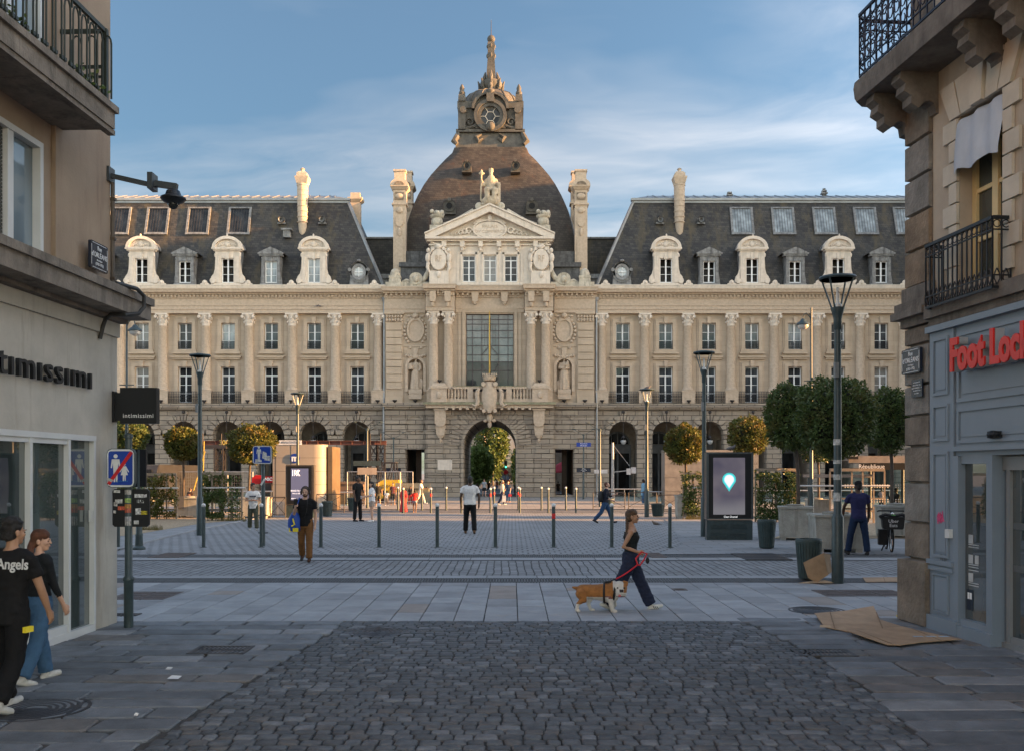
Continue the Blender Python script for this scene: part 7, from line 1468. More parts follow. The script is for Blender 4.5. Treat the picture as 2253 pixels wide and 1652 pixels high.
m.prism([(X(1762), Z(1238)), (X(1806), Z(1217)), (X(1816), Z(1265)), (X(1790), Z(1282)), (X(1772), Z(1271))], -.16, -.15); q = m.vs([(X(1806), -.15, Z(1217)), (X(1832), .15, Z(1223)), (X(1836), .15, Z(1262)), (X(1816), -.15, Z(1265))]); m.face(q, q+1, q+2, q+3); q = m.vs([(X(1762), -.15, Z(1238)), (X(1806), -.15, Z(1217)), (X(1832), .15, Z(1223)), (X(1786), .15, Z(1240))]); m.face(q, q+1, q+2, q+3); m.build('box', CARD, e)
m = MB(); m.poly([(X(1745), -.25, .012), (X(1785), -.35, .015), (X(1830), -.1, .02), (X(1790), .0, .03)]); m.poly([(X(1772), -.2, .02), (X(1790), -.45, .035), (X(1832), -.3, .02), (X(1812), -.05, .05)]); m.build('flap', CARDI, e)
PAPER = M('paper_scrap', (.6,.6,.6), .8)
for i, (u, v, s, t) in enumerate(((384, 1497, .065, 'folded white paper scrap lying on the left slabs'), (372, 1477, .035, 'small white paper scrap just above the folded one'), (300, 1580, .02, 'tiny white scrap on the slabs near the manhole'), (1978, 1360, .05, 'crumpled yellow wrapper at the foot of the stone corner'), (1815, 1388, .08, 'torn cardboard shred on the farther cardboard sheet'))):
    b = G(u, v); m = MB(); random.seed(i); z = .03 if i != 4 else .06; m.poly([(b.x-s, b.y-.05*s/.1, z), (b.x+s*.8, b.y-.07*s/.1, z), (b.x+s, b.y+.05*s/.1, z+.015), (b.x-s*.6, b.y+.06*s/.1, z+.02)]); tag(m.build('paper_scrap', [PAPER, PAPER, PAPER, M('yellow_wrapper', (.6,.42,.02), .5), CARDI][i]), t, 'litter')
# ---------- delivery bicycle ----------
b = G(1966, 1217); e = empty('bicycle', b, 'black delivery bicycle with a food bag seen end on beside the stone corner', 'bicycle', rz=R(-14)); RUB = M('tyre_rubber', (.012,.012,.012), .8); CHR = M('chrome', (.5,.5,.5), .2, metal=1)
for y0, nm in ((.36, 'wheel'), (1.42, 'wheel')):
    m = MB(); m.path([(0, y0+.33*math.cos(t*math.pi/12), .35+.33*math.sin(t*math.pi/12)) for t in range(25)], .024, 6, False); w_ = m.build('wheel', RUB, e, True); s = MB()
    for i in range(14): t = i*math.pi/7; s.bar((.02*(-1)**i, y0, .35), (0, y0+.32*math.cos(t), .35+.32*math.sin(t)), .004)
    s.path([(0, y0+.305*math.cos(t*math.pi/12), .35+.305*math.sin(t*math.pi/12)) for t in range(25)], .009, 4, False); s.build('spokes', CHR, w_)
m = MB(); 
for p, q in (((0, .36, .35), (0, .50, 1.0)), ((0, .48, .85), (0, .95, .38)), ((0, .49, .93), (0, 1.1, .78)), ((0, 1.1, .82), (0, .95, .38)), ((0, .95, .38), (0, 1.42, .35)), ((0, 1.1, .78), (0, 1.42, .35)), ((-.3, .46, 1.08), (.3, .46, 1.08)), ((0, .5, 1.0), (0, .48, 1.09)), ((-.3, .46, 1.08), (-.32, .58, 1.06)), ((.3, .46, 1.08), (.32, .58, 1.06)), ((-.02, .9, .38), (-.2, .75, .02))): m.tube(p, q, .018, n=8)
m.build('frame', RUB, e, True); m = MB(); m.lathe([(.02, .8), (.08, .86), (.06, .9), (.02, .91)], 10, (0, 1.15, 0), .8, 1.6); m.build('saddle', RUB, e, True); m = MB(); m.ball((0, .30, 1.0), .05, 8, 6); m.build('headlight', CHR, e, True)
fb = empty('delivery_bag', b, 'black soft delivery bag with white lettering on the front rack of the bicycle', 'bag'); fb.rotation_euler = (0, 0, R(-14)); m = MB(); m.rings([[(x*a, .18+y*.17, z) for x, y in ((-1, -1), (1, -1), (1, 1), (-1, 1))] for z, a in ((.62, .22), (.66, .25), (.86, .27), (.94, .33))]); m.path([(-.33, .05, .94), (-.2, .0, 1.0), (.0, .05, .96), (.2, .0, 1.0), (.34, .05, .95)], .045, 6); m.build('body', M('black_nylon', (.012,.013,.014), .6, var=.3, scale=8), fb, True, 50)
text('Uber', .12, WL, fb, (0, .005, .83), ext=.001); text('Eats', .12, WL, fb, (0, .006, .72), ext=.001); m = MB(); m.path([(-.3, .04, .95), (-.1, .02, 1.0), (.15, .0, .96)], .012, 5); m.build('piping', M('green_piping', (.1,.4,.08), .5), fb, True)
pn = MB(); pn.rings([[(-.22+x*.10, .4+y*.16, z) for x, y in ((-1, -1), (1, -1), (1, 1), (-1, 1))] for z in (.2, .24, .55, .6)]); tag(pn.build('pannier', HARN), None, None); o = bpy.data.objects['pannier']; o.parent = e
# ---------- low iron barriers ----------
def barrier(u0, u1, v, label, h=.95):
    a, b_ = G(u0, v), G(u1, v); e = empty('barrier', a, label, 'barrier', 'low cross braced iron barriers'); w = b_.x-a.x; m = MB(); m.tube((0, 0, 0), (0, 0, h), .025, n=8); m.tube((w, 0, 0), (w, 0, h), .025, n=8); m.tube((0, 0, h), (w, 0, h), .022, n=8); m.bar((0, 0, .15), (w, 0, .15), .03); m.bar((0, 0, .15), (w, 0, h), .02); m.bar((0, 0, h), (w, 0, .15), .02); m.build('frame', DARKM, e, True, 50)
for u0, u1, v, t in ((1305, 1375, 1120, 'cross braced barrier below the person on the phone'), (1383, 1444, 1120, 'cross braced barrier left of the bin by the cone lamp'), (1446, 1502, 1130, 'cross braced barrier left of the sunlit planter'), (1504, 1545, 1130, 'cross braced barrier beside the trellis left of the kiosk'), (595, 628, 1139, 'cross braced barrier left of the digital totem'), (697, 757, 1127, 'cross braced barrier right of the digital totem'), (757, 800, 1112, 'cross braced barrier behind the tall man in black')): barrier(u0, u1, v, t)
a, b_ = W(596, 1103, 44.6), W(628, 1134, 44.6); m = MB(); m.rings([[(a.x+(b_.x-a.x)*i/8, 44.75+.06*math.sin(i*1.3), z) for i in range(9)] for z in (b_.z, (a.z+b_.z)/2, a.z)], False, False); tag(m.build('tarpaulin', M('white_tarpaulin', (.5,.5,.52), .5), None, True), 'white tarpaulin hung on the barrier left of the digital totem', 'tarpaulin')
# ---------- bus shelter ----------
Y = 43; e = empty('bus_shelter', (W(1900, VH, Y).x, Y, 0), 'glass bus shelter with lit roof strip and white stop name, behind the bicycle', 'bus shelter'); k = Y/F; x_ = lambda u: (u-1900)*k; zf = EYE-(1012-VH)*k
m = MB(); m.box(x_(1846), x_(2060), -1.2, 1.0, zf, zf+.10); m.box(x_(1846), x_(2060), -1.25, -1.15, zf-.12, zf+.18); m.box(x_(1780), x_(1905), -.8, .9, zf-.75, zf-.62)
m.build('roof', M('shelter_roof', (.32,.28,.25), .4, metal=.4), e); m = MB()
for u, yy, hh in ((1853, .6, zf), (1925, .6, zf), (1998, .6, zf), (1785, .3, zf-.75), (1846, .3, zf-.75)): m = MB(); m.tube((x_(u), yy, 0), (x_(u), yy, hh), .07, n=10); m.build('post', STEELG, e, True)
m = MB(); m.box(x_(1858), x_(2060), .62, .64, .3, zf-.35); m.build('glass_wall', GLS, e); m = MB()
for z in (zf-1.1, zf-1.2, .75, .85):
    for i in range(26): m.ylathe([(.03, .60), (.03, .605)], 8, (x_(1870)+i*.12, 0, z))
m.build('glass_dots', WL, e); m = MB(); m.box(x_(1868), x_(1990), -1.27, -1.24, zf-.42, zf-.14); m.build('name_board', BLK, e); text('République', .25, WL, e, (x_(1894), -1.29, zf-.28), ext=.002)
m = MB(); m.box(x_(1838), x_(1862), -1.5, -1.46, zf+.03, zf+.4); o = m.build('stop_flag', BLK, e); text('République', .13, WL, e, (x_(1850), -1.52, zf+.2), ext=.001, sx=.7)
m = MB(); m.box(x_(1870), x_(1960), .2, .6, .42, .48); m.build('bench', DARKM, e)

for s_, t in ((1.62, 'small green plant in a trough at the end of the left balcony'), (3.2, 'green plant behind the railing at the left edge of the picture')):
    b = LX @ Vector((s_, .36, 6.64)); e = empty('balcony_plant', b, t, 'plant'); m = MB(); m.box(-.08, .08, -.2, .2, 0, .13); m.build('trough', M('dark_trough', (.03,.03,.03), .6), e); random.seed(int(s_*10)); m = MB()
    for _ in range(160): leaf(m, Vector((random.gauss(0, .06), random.gauss(0, .14), .1+abs(random.gauss(0, .09)))), Vector((random.gauss(0, 1), random.gauss(0, 1), 1.2)), .05)
    m.build('foliage', LEAFP, e)
# ================= THINGS ON AND ROUND THE PALACE =================
def statue_lady(loc, label, k, seed, extra):
    e = empty('statue', loc, label, 'statue'); m = MB(Matrix.Scale(k, 4)); random.seed(seed)
    m.rings([[(a*math.cos(t*math.pi/9)*(1+.10*math.sin(t*3)), b*math.sin(t*math.pi/9)*(1+.10*math.sin(t*3)), z) for t in range(18)] for z, a, b in ((0, .30, .26), (.1, .31, .27), (.5, .27, .24), (.95, .22, .19), (1.05, .165, .14), (1.2, .20, .15), (1.38, .22, .14), (1.47, .10, .08))])
    chain(m, [(0, 0, 1.42), (0, -.01, 1.58)], [.06, .06]); m.ball((0, -.01, 1.66), (.10, .11, .13), 12, 8); m.ball((0, .01, 1.74), (.13, .13, .06), 12, 6); m.ball((0, -.11, 1.64), .025, 6, 4)
    for s in (-1, 1): chain(m, [(s*.21, 0, 1.38), (s*.27, -.04, 1.14), (s*(.10 if extra else .2), -.22, 1.12 if s < 0 or extra else 1.0)], [.075, .065, .05], 8); m.ball((s*.1, -.1, .04), (.07, .13, .05), 8, 5)
    if extra == 1: m.ball((.14, -.16, 1.32), (.12, .10, .13), 10, 6); m.ball((.18, -.18, 1.47), .07, 8, 6); m.ball((-.34, .05, .25), (.12, .12, .28), 8, 6)
    else:
        for x in (-.34, -.22): chain(m, [(x, -.16, 1.1), (x, -.16, 1.32), (x, -.16, 1.42)], [.06, .055, .025], 8)
        m.ball((.33, -.05, .3), (.10, .1, .3), 8, 6)
    chain(m, [(.22, .12, 1.4), (.26, .14, .9), (.24, .12, .3)], [.10, .13, .14], 8)
    remesh(m, 'figure', STONEC, e, .03*k, 2, .012*k); b = MB(); b.box(-.36*k, .36*k, -.32*k, .32*k, -.22*k, 0); b.build('plinth', STONEC, e); return e
statue_lady(PP(-163, -2, 235), 'stone statue of a woman holding bottles in the left niche of the palace', 1.55, 1, 0); statue_lady(PP(163, -2, 235), 'stone statue of a woman cradling a child in the right niche of the palace', 1.55, 2, 1)
# seated figure crowning the pediment
e = empty('statue', PP(2, 18, 646), 'pale seated statue with raised staff crowning the pediment', 'statue'); m = MB()
m.box(-.75, .75, -.5, .6, 0, .35); chain(m, [(0, 0, 1.1), (0, 0, 1.7), (0, -.05, 2.15)], [.42, .40, .34], 12); m.ball((0, -.12, 2.62), (.17, .19, .23), 10, 8); m.lathe([(.17, 2.74), (.2, 2.78), (.19, 2.98), (.22, 3.0)], 10, (0, -.1, 0)); chain(m, [(0, -.05, 2.2), (0, -.1, 2.5)], [.12, .11], 8)
for s in (-1, 1): chain(m, [(s*.2, -.1, 1.0), (s*.32, -.75, 1.05), (s*.28, -.8, .4)], [.28, .26, .2], 10); chain(m, [(s*.38, 0, 2.05), (s*.6, -.1, 1.6)], [.16, .14], 8)
chain(m, [(-.6, -.1, 1.6), (-.75, -.3, 1.9)], [.13, .1], 8); chain(m, [(.6, -.1, 1.6), (.72, -.45, 1.4)], [.13, .1], 8); chain(m, [(-.85, -.2, .3), (-.82, -.25, 1.5), (-.8, -.3, 2.5)], [.09, .09, .08], 8); m.ball((-.8, -.3, 2.55), (.3, .1, .12), 8, 6); m.ball((-.8, -.3, 2.75), (.1, .1, .14), 8, 6)
m.rings([[(x, y, z) for x, y in ((.55, -.6), (.8, -.5), (.8, .2), (.55, .2))] for z in (.3, 1.75)]); chain(m, [(-.3, -.5, .2), (.3, -.55, .2)], [.4, .4], 10); m.ball((0, .35, 1.2), (.6, .3, .9), 10, 8)
remesh(m, 'figure', M('white_statue_stone', (.42,.345,.25), .85, var=.25, streak=1, dirt=(.2,.18,.15)), e, .06, 2, .03)
# gilt mast before the great window
m = MB(); m.lathe([(.065, 0), (.065, 3), (.045, 5.0), (.02, 5.3)], 10); o = m.build('mast', GOLD, None, True); o.location = PP(0, -40, 262); tag(o, 'gilded mast rising from the crest in front of the great window', 'mast')
# hanging lanterns in the arcade
def arch_lantern():
    e = empty('hanging_lantern', (0, 0, 0)); m = MB(); m.ball((0, 0, 0), .14, 8, 6); m.tube((0, 0, 0), (0, 0, -2.0), .025, n=6); m.build('rod', DARKM, e, True)
    m = MB(); m.lathe([(.03, -1.95), (.16, -2.1), (.17, -2.13)], 10); 
    for i in range(4): t = i*math.pi/2; m.tube((.15*math.cos(t), .15*math.sin(t), -2.13), (.24*math.cos(t), .24*math.sin(t), -2.35), .015, n=4)
    m.build('cage', DARKM, e, True); m = MB(); m.lathe([(.22, -2.35), (.25, -2.45), (.16, -2.65), (.05, -2.72)], 10); m.build('glass', M('milky_glass', (.35,.36,.36), .2), e, True); return e
pl = arch_lantern(); fst = True
for s_, nm, n in ((-1, 'left', 7), (1, 'right', 8)):
    for k in range(n):
        o = pl if fst else copy_tree(pl); fst = False; o.location = PP(s_*(293+95*k), -5, 186); tag(o, 'iron lantern on a rod before the %s arcade arch %s of the gateway' % (ORD[k], nm), 'lantern', 'lanterns hanging in the arcade')
def flood():
    m = MB(); m.box(-.05, .05, -.05, .05, 0, .08); m.lathe([(.05, .07), (.16, .16), (.19, .24), (.18, .27), (.14, .22)], 10); return m.build('floodlight', DARKM, None, True)
pf = flood(); fst = True
for s_, nm in ((-1, 'left'), (1, 'right')):
    for k in range(8):
        o = pf if fst else pf.copy()
        if not fst: COL.objects.link(o)
        fst = False; o.location = PP(s_*(246+95*k), -9, 204.9); tag(o, 'small floodlight on the ledge under the %s column %s of the gateway' % (ORD[k], nm), 'floodlight', 'floodlights on the palace ledge')
    for q, t in ((208, 'under the rusticated pier'), (163, 'under the statue niche'), (108, 'on the balcony pedestal')):
        o = pf.copy(); COL.objects.link(o); o.location = PP(s_*q, -12 if q > 110 else -36, 205 if q > 110 else 246); tag(o, 'small floodlight %s %s of the gateway' % (t, nm), 'floodlight', 'floodlights on the palace ledge')
def bird(loc, label, rz=0, col=(.10,.095,.10), s=1, name='pigeon'):
    m = MB(Matrix.Scale(s, 4)); chain(m, [(-.14, 0, .10), (-.05, 0, .12), (.06, 0, .14), (.11, 0, .19), (.12, 0, .215)], [.018, .055, .06, .035, .03], 8); m.bar((-.12, 0, .11), (-.24, 0, .08), .05, .015); m.bar((.13, 0, .215), (.17, 0, .205), .012)
    for q in (-.02, .02): m.tube((0, q, .08), (.01, q, 0), .006, n=4)
    e = empty(name, loc, label, 'bird', None, rz); remesh(m, 'body', M(name+'_plumage', col, .8, var=.4, scale=20), e, .011*s, 1); return e
bird(G(1443, 1158), 'grey dove walking on the paving between the dog walker and the kiosk', R(180), (.13,.105,.09)); bird(G(516, 1138), 'pigeon at the foot of the left sunlit planter', R(180)); bird(W(1424, 859, 44.7), 'pigeon perched on the cone lamp above the low barriers', 0); bird(W(621, 938-2, 41), 'pigeon on top of the dome shaped golden tree', 0, (.06,.04,.03)).location = W(571, 938, 42)
bird(W(697, 677, 80.6), 'pigeon on the frieze above the left columns', 0); bird(W(704, 677, 80.6), 'pigeon right beside the other one on the frieze', R(180)); bird(W(1608, 994.5, 29.75), 'pigeon on top of the lit kiosk', 0, (.12,.11,.11))
# arcade shop names
for u, v, t in ((790, 973, 'LA POSTE'), (610, 973, 'LA POSTE')): text(t, .30, WL, palace, ((u-1078)/PX*1.03+.03, 112/PX, (1092-v)/PX), ext=.01, spacing=1.3, name='shop_lettering')
text('orange', .75, M('orange_lettering', (.6,.13,.02), .5), palace, (((1632-1126)*1.05+48)/PX, 108/PX, 104/PX), ext=.02, name='shop_lettering'); text('ange', .34, M('orange_lettering2', (.5,.12,.03), .5), palace, (((1525+0)-1078)/PX, 108/PX, 86/PX), ext=.02, name='shop_lettering')
# marble plaque on the gateway
o = MB(); o.box(-.6, .6, 0, .05, -.42, .42); q = o.build('plaque', STONEW, None); q.location = PP(-97.5, -24, 70)+Vector((0, -.02, 0)); tag(q, 'pale engraved plaque on the gateway pier left of the archway', 'plaque')
# ================= METRO PAVILION AND WORKS =================
PANELM = M('pavilion_panel', (.27,.24,.205), .5, var=.06, scale=1); Y = 51; k = Y/F; e = empty('metro_pavilion', (W(655, VH, Y).x, Y, 0), 'curved beige metro entrance pavilion with round blue sign', 'pavilion'); x_ = lambda u: (u-655)*k; z1 = EYE-(977-VH)*k
m = MB(); pts = [(x_(600), 0), (x_(690), 0)]+[(x_(690)+.62*math.sin(t*math.pi/12), .62-.62*math.cos(t*math.pi/12)) for t in range(1, 13)]+[(x_(600), 3.0)]; pts[-2] = (x_(690), 3.0)
nrow = 5
for i in range(nrow): za, zb = z1*i/nrow+.012, z1*(i+1)/nrow; m.rings([[(x, y, z) for x, y in pts] for z in (za, zb)])
m.build('panel_wall', PANELM, e, True, 30); m = MB(); m.rings([[(x*.985, y+.03, z) for x, y in pts] for z in (0, z1-.01)]); m.box(x_(640)-.01, x_(640)+.01, -.005, .1, 0, z1); m.box(x_(606), x_(606)+.02, -.005, .1, 0, z1); m.build('joint_core', BLACK, e)
m = MB(); m.box(x_(718), x_(728), .4, 2.8, 0, z1-.1); m.build('bronze_panel', M('bronze_panel', (.22,.16,.10), .4, metal=.5), e)
m = MB(); c = (x_(649.5), -.03, EYE-(1007.5-VH)*k); m.ylathe([(10.6*k, -.02), (10.6*k, .02)], 28, c); m.build('metro_sign', BLUE, e); text('m', 20*k, WL, e, (c[0], -.06, c[2]), ext=.002, bold=.02)
m = MB(); m.box(x_(600), x_(664), -.03, -.01, z1-.02, z1+.22); o = m.build('banner', M('white_banner', (.6,.6,.6), .6), e); text('DEM  MANUTENTION', .17, NAVYL, e, (x_(632), -.035, z1+.1), ext=.001, sx=.8, shear=.2)
# glazed railings of the metro stairs
def glassrail(u0, u1, v, vt, label, n=4):
    a, b_ = G(u0, v), G(u1, v); e = empty('glass_railing', a, label, 'railing'); w = b_.x-a.x; h = EYE-(vt-VH)*a.y/F; m = MB(); m.tube((0, 0, h), (w, 0, h), .035, n=8)
    for i in range(n+1): m.bar((w*i/n, 0, 0), (w*i/n, 0, h), .05)
    m.build('frame', ALUM, e); m = MB(); m.box(.03, w-.03, -.008, .008, .1, h-.1); m.build('glass', GLS, e); return e
gr1 = glassrail(1418, 1545, 1108, 1081, 'glass railing with a red poster left of the golden trees'); glassrail(1330, 1418, 1104, 1075, 'glass railing behind the person on the phone'); glassrail(440, 628, 1118, 1080, 'glass railing behind the left trellis and sunlit planter', 6); glassrail(718, 792, 1116, 1082, 'glass railing right of the digital totem', 3)
glassrail(1660, 2000, 1112, 1078, 'long glass railing seen behind the right hand planters', 8)
k = G(1480, 1108).y/F; m = MB(); m.box((1483-1418)*k-.35, (1483-1418)*k+.35, -.03, -.015, .25, 1.1); o = m.build('red_poster', M('red_poster', (.5,.05,.03), .6, var=.5, scale=6), gr1); m = MB(); m.box((1535-1418)*k-.3, (1535-1418)*k+.1, -.03, -.015, .3, 1.05); m.build('white_poster', M('torn_white_poster', (.5,.5,.5), .7, var=.5, scale=5), gr1)
m = MB(); b = W(1480, VH, 62); m.box(b.x-.5, b.x+5.5, 62, 63.5, 0, 3.5); 
for i in range(1, 4): m.box(b.x-.52, b.x+5.52, 61.98, 62.0, 3.5*i/4-.01, 3.5*i/4+.01)
tag(m.build('lift_kiosk', M('lift_panel', (.20,.18,.16), .5)), 'beige panelled lift housing before the right arcade', 'lift housing')
# steel gantry over the works
RUST = M('rust_red_steel', (.13,.05,.035), .7, var=.25, scale=3); Y = 68; k = Y/F; e = empty('gantry', (W(650, VH, Y).x, Y, 0), 'rust red steel gantry beam on black lattice columns over the works', 'gantry'); x_ = lambda u: (u-650)*k; zb = EYE-(978-VH)*k; zt = EYE-(969-VH)*k
m = MB(); m.box(x_(440), x_(850), -.15, .15, zb, zb+.03); m.box(x_(440), x_(850), -.15, .15, zt-.03, zt); m.box(x_(440), x_(850), -.02, .02, zb+.03, zt-.03)
for u in range(450, 850, 25): m.box(x_(u)-.02, x_(u)+.02, -.14, .14, zb+.03, zt-.03)
m.build('beam', RUST, e); text('3000', .5, M('yellow_lettering', (.55,.45,.12), .6), e, (x_(498), -.17, (zb+zt)/2), ext=.003)
def lattice(u, w_, z0, z1):
    m = MB(); 
    for a in (-w_, w_):
        for b in (-w_, w_): m.bar((x_(u)+a, b, z0), (x_(u)+a, b, z1), .09)
    n = int((z1-z0)/(w_*2.4))
    for i in range(n):
        za, zc = z0+(z1-z0)*i/n, z0+(z1-z0)*(i+1)/n
        for b in (-w_, w_): m.bar((x_(u)-w_, b, za), (x_(u)+w_, b, zc), .045); m.bar((x_(u)+w_, b, za), (x_(u)-w_, b, zc), .045); m.bar((x_(u)+b, -w_, za), (x_(u)+b, w_, zc), .045); m.bar((x_(u)-w_, b, zc), (x_(u)+w_, b, zc), .045)
    m.build('lattice_column', DARKM, e)
lattice(484, .28, .3, zb-.25); lattice(822, .26, 1.6, zb-.02); lattice(838, .26, 1.6, zb-.02); m = MB(); m.box(x_(440), x_(500), -.3, .3, zb-.25, zb-.02); m.build('head_beam', DARKM, e); m = MB(); m.box(x_(470), x_(498), -.5, .5, 0, .3); m.build('column_foot', DARKM, e)
for u in (441, 448, 489, 815, 838): m = MB(); m.tube((x_(u), -.2, zb-.6), (x_(u), -.2, zt+.5), .03, n=6); m.build('hanger_rod', DARKM, e)
# yellow forklift
YELM = M('machine_yellow', (.58,.38,.02), .4, var=.12); Y = 66; k = Y/F; b = W(868, VH, Y); e = empty('forklift', (b.x, Y, 0), 'heavy yellow forklift truck with black mast behind the fence', 'forklift'); x_ = lambda u: (u-868)*k; z_ = lambda v: EYE-(v-VH)*k
m = MB(); m.xf = None; m.prism([(x_(832), .45), (x_(832), 1.3), (x_(846), 1.55), (x_(880), 1.55), (x_(884), .9), (x_(898), .9), (x_(898), .45)], -.9, .9); m.build('body', YELM, e); text('DEM', .3, BLK, e, (x_(853), -.92, 1.1), ext=.003)
for u in (842, 886):
    m = MB(); m.ylathe([(.42, -1.0), (.45, -.95), (.45, -.7), (.42, -.65)], 16, (x_(u), 0, .45)); m.ylathe([(.42, .65), (.45, .7), (.45, .95), (.42, 1.0)], 16, (x_(u), 0, .45)); o = m.build('wheel', RUB, e, True, 50); m = MB(); m.ylathe([(.2, -1.03), (.2, -.98)], 12, (x_(u), 0, .45)); m.build('rim', YELM, o)
m = MB()
for p, q in (((850, 1.5), (842, 2.7)), ((874, 1.5), (870, 2.7)), ((842, 2.7), (872, 2.7)), ((856, 1.5), (866, 2.7))):
    for y in (-.7, .7): m.bar((x_(p[0]), y, p[1]), (x_(q[0]), y, q[1]), .08)
for y in (-.5, .5): m.bar((x_(826), y, .3), (x_(838), y, 2.2), .1)
m.bar((x_(824), -.5, .3), (x_(812), -.5, .3), .1); m.box(x_(843), x_(873), -.75, .75, 2.7, 2.76); m.build('mast', DARKM, e)
m = MB(); y = 64.5; a = W(870, VH, y); m.box(a.x, a.x+2.3, y, y+1, .0, .35); m.box(a.x, a.x+2.3, y, y+.15, 1.0, 1.35); m.box(a.x+.3, a.x+2.2, y+.2, y+.8, .35, 1.0); tag(m.build('counterweight_frame', M('khaki_steel', (.20,.19,.14), .6, var=.2)), 'khaki steel frame standing behind the fence right of the forklift', 'machine part')
# red truck crane folded behind the pavilion
REDM = M('crane_red', (.42,.012,.015), .4, var=.1); Y = 57; b = W(580, VH, Y); k = Y/F; e = empty('truck_crane', (b.x, Y, 0), 'red folded truck crane with white lettering left of the metro pavilion', 'crane'); x_ = lambda u: (u-580)*k; z_ = lambda v: EYE-(v-VH)*k
m = MB(); m.box(x_(572), x_(640), -.3, .3, z_(1061), z_(1047)); m.prism([(x_(557), z_(1064)), (x_(558), z_(1050)), (x_(566), z_(1044)), (x_(580), z_(1045)), (x_(580), z_(1064))], -.35, .35); m.build('boom', REDM, e); m = MB(); m.box(x_(562), x_(640), -.9, .9, .5, 1.0); m.box(x_(575), x_(600), -.4, .4, 1.0, z_(1062)); m.build('chassis', DARKM, e); text('UNIC', .26, WL, e, (x_(590), -.31, z_(1053.5)), ext=.002, bold=.012)
for u in (570, 610): m = MB(); m.ylathe([(.45, -.95), (.45, -.6)], 14, (x_(u), 0, .45)); m.build('wheel', RUB, e, True, 50)
m = MB(); m.tube((x_(556)-5.0, .5, 0), (x_(478), .8, 4.4), .05, n=6); o = MB(); o.tube(W(426, 1078, 60), W(451, 992, 60), .03, n=6); o.tube(W(446, 1078, 60), W(449, 970, 60), .03, n=6); tag(o.build('yellow_strut', M('dull_yellow', (.35,.25,.03), .6)), 'yellow slanted strut standing behind the left lamp post', 'strut')
# site fences
GALV = M('galvanised_wire', (.33,.34,.35), .45, metal=.6)
def fence(u0, u1, Y, h, label):
    a, b_ = W(u0, VH, Y), W(u1, VH, Y); e = empty('site_fence', (a.x, Y, 0), label, 'fence', 'wire fence panels round the works'); w = b_.x-a.x; m = MB()
    for x in (0, w): m.tube((x, 0, 0), (x, 0, h), .035, n=6)
    m.tube((0, 0, h), (w, 0, h), .03, n=6); m.tube((0, 0, .2), (w, 0, .2), .03, n=6); m.build('frame', GALV, e); m = MB(); n = int(w/.14)
    for i in range(n): m.bar((w*i/n, 0, .2), (w*i/n, 0, h), .008)
    for i in range(10): m.bar((0, 0, .2+(h-.2)*i/10), (w, 0, .2+(h-.2)*i/10), .008)
    m.build('mesh', GALV, e)
for u0, u1, Y, t in ((764, 804, 61, 'wire fence panel behind the tall man in black'), (805, 846, 61.5, 'wire fence panel in front of the forklift'), (847, 880, 61, 'wire fence panel before the forklift wheels'), (881, 908, 61.5, 'last wire fence panel beside the woman all in white'), (445, 500, 64, 'wire fence panel behind the left trellises'), (501, 556, 64, 'wire fence panel left of the red truck crane'), (380, 444, 64, 'wire fence panel beyond the small golden tree')): fence(u0, u1, Y, 2.1, t)
m = MB(); a = W(745, VH, 63); m.box(a.x-1.3, a.x+1.6, 63, 64.2, 0, 1.3); m.box(a.x-1.4, a.x+1.7, 62.9, 64.3, 1.3, 1.45); tag(m.build('site_bench', M('brown_planks', (.14,.09,.06), .8)), 'brown timber crate bench between the pavilion and the forklift', 'crate')
# black minibus at the far left
Y = 60; b = W(325, VH, Y); e = empty('minibus', (b.x, Y, 0), 'dark bus roof with orange destination display beyond the left trellises', 'bus'); k = Y/F; x1 = 20*k; zt = EYE-(1021-VH)*k
m = MB(); m.xprism([(0, .4), (0, zt-.5), (.25, zt-.05), (.6, zt), (9, zt), (9, .4)], -2.3+x1-.1, x1); m.build('body', M('dark_bus_paint', (.03,.03,.032), .3), e); m = MB(); m.box(x1-2.2, x1-.2, -.03, .0, 1.1, zt-.62); m.build('windscreen', PANED, e); m = MB(); m.box(x1-1.9, x1-.3, -.04, .05, zt-.55, zt-.3); m.build('display', BLK, e)
text('Rennes', .2, emis('amber_led', (.8,.3,.02), .3), e, (x1-1.0, -.05, zt-.42), ext=.001)
for q in (x1-2.1, x1-.2): m = MB(); m.xprism([(.9+.42*math.cos(t*.5), .42+.42*math.sin(t*.5)) for t in range(13)], q-.12, q+.12); m.build('wheel', RUB, e)
# ================= STREET BEYOND THE ARCHWAY =================
def street_tree(u, Y, vt, vb, hw, label, n, seed, mat=LEAFP, tu=None):
    b = W(tu or u, VH, Y); k = Y/F; e = empty('street_tree', (b.x, Y, 0), label, 'tree'); zc = EYE-((vt+vb)/2-VH)*k; rz = (vb-vt)/2*k; rx = hw*k; cx = (u-(tu or u))*k; m = MB(); top = Vector((cx, 0, zc))
    m.path([(0, 0, 0), (cx*.2, 0, zc*.5), top], [.22, .17, .08], 8); random.seed(seed)
    for i in range(8): t = i*.8; m.path([top*.6, top*.8+Vector((math.cos(t)*rx*.4, math.sin(t)*rx*.4, 0)), top+Vector((math.cos(t)*rx*.8, math.sin(t)*rx*.8, rz*random.uniform(-.3, .7)))], [.09, .06, .02], 5)
    m.build('trunk', BARK, e, True); crown(e, (cx, 0, zc), (rx, rx, rz), n, .36, mat, sq=.15, lump=.55, seed=seed, core=False)
street_tree(1084, 150, 898, 1044, 33, 'tall leafy tree seen through the archway with sunlit top', 6500, 31, LEAFP); street_tree(1058, 118, 990, 1060, 21, 'lower pale green tree at the left side of the archway view', 5200, 32, leafmat('pale_leaf', (.10,.15,.04), (.18,.24,.07)), 1050); street_tree(1142, 140, 985, 1070, 12, 'narrow tree at the right jamb of the archway', 1800, 34, LEAFP)
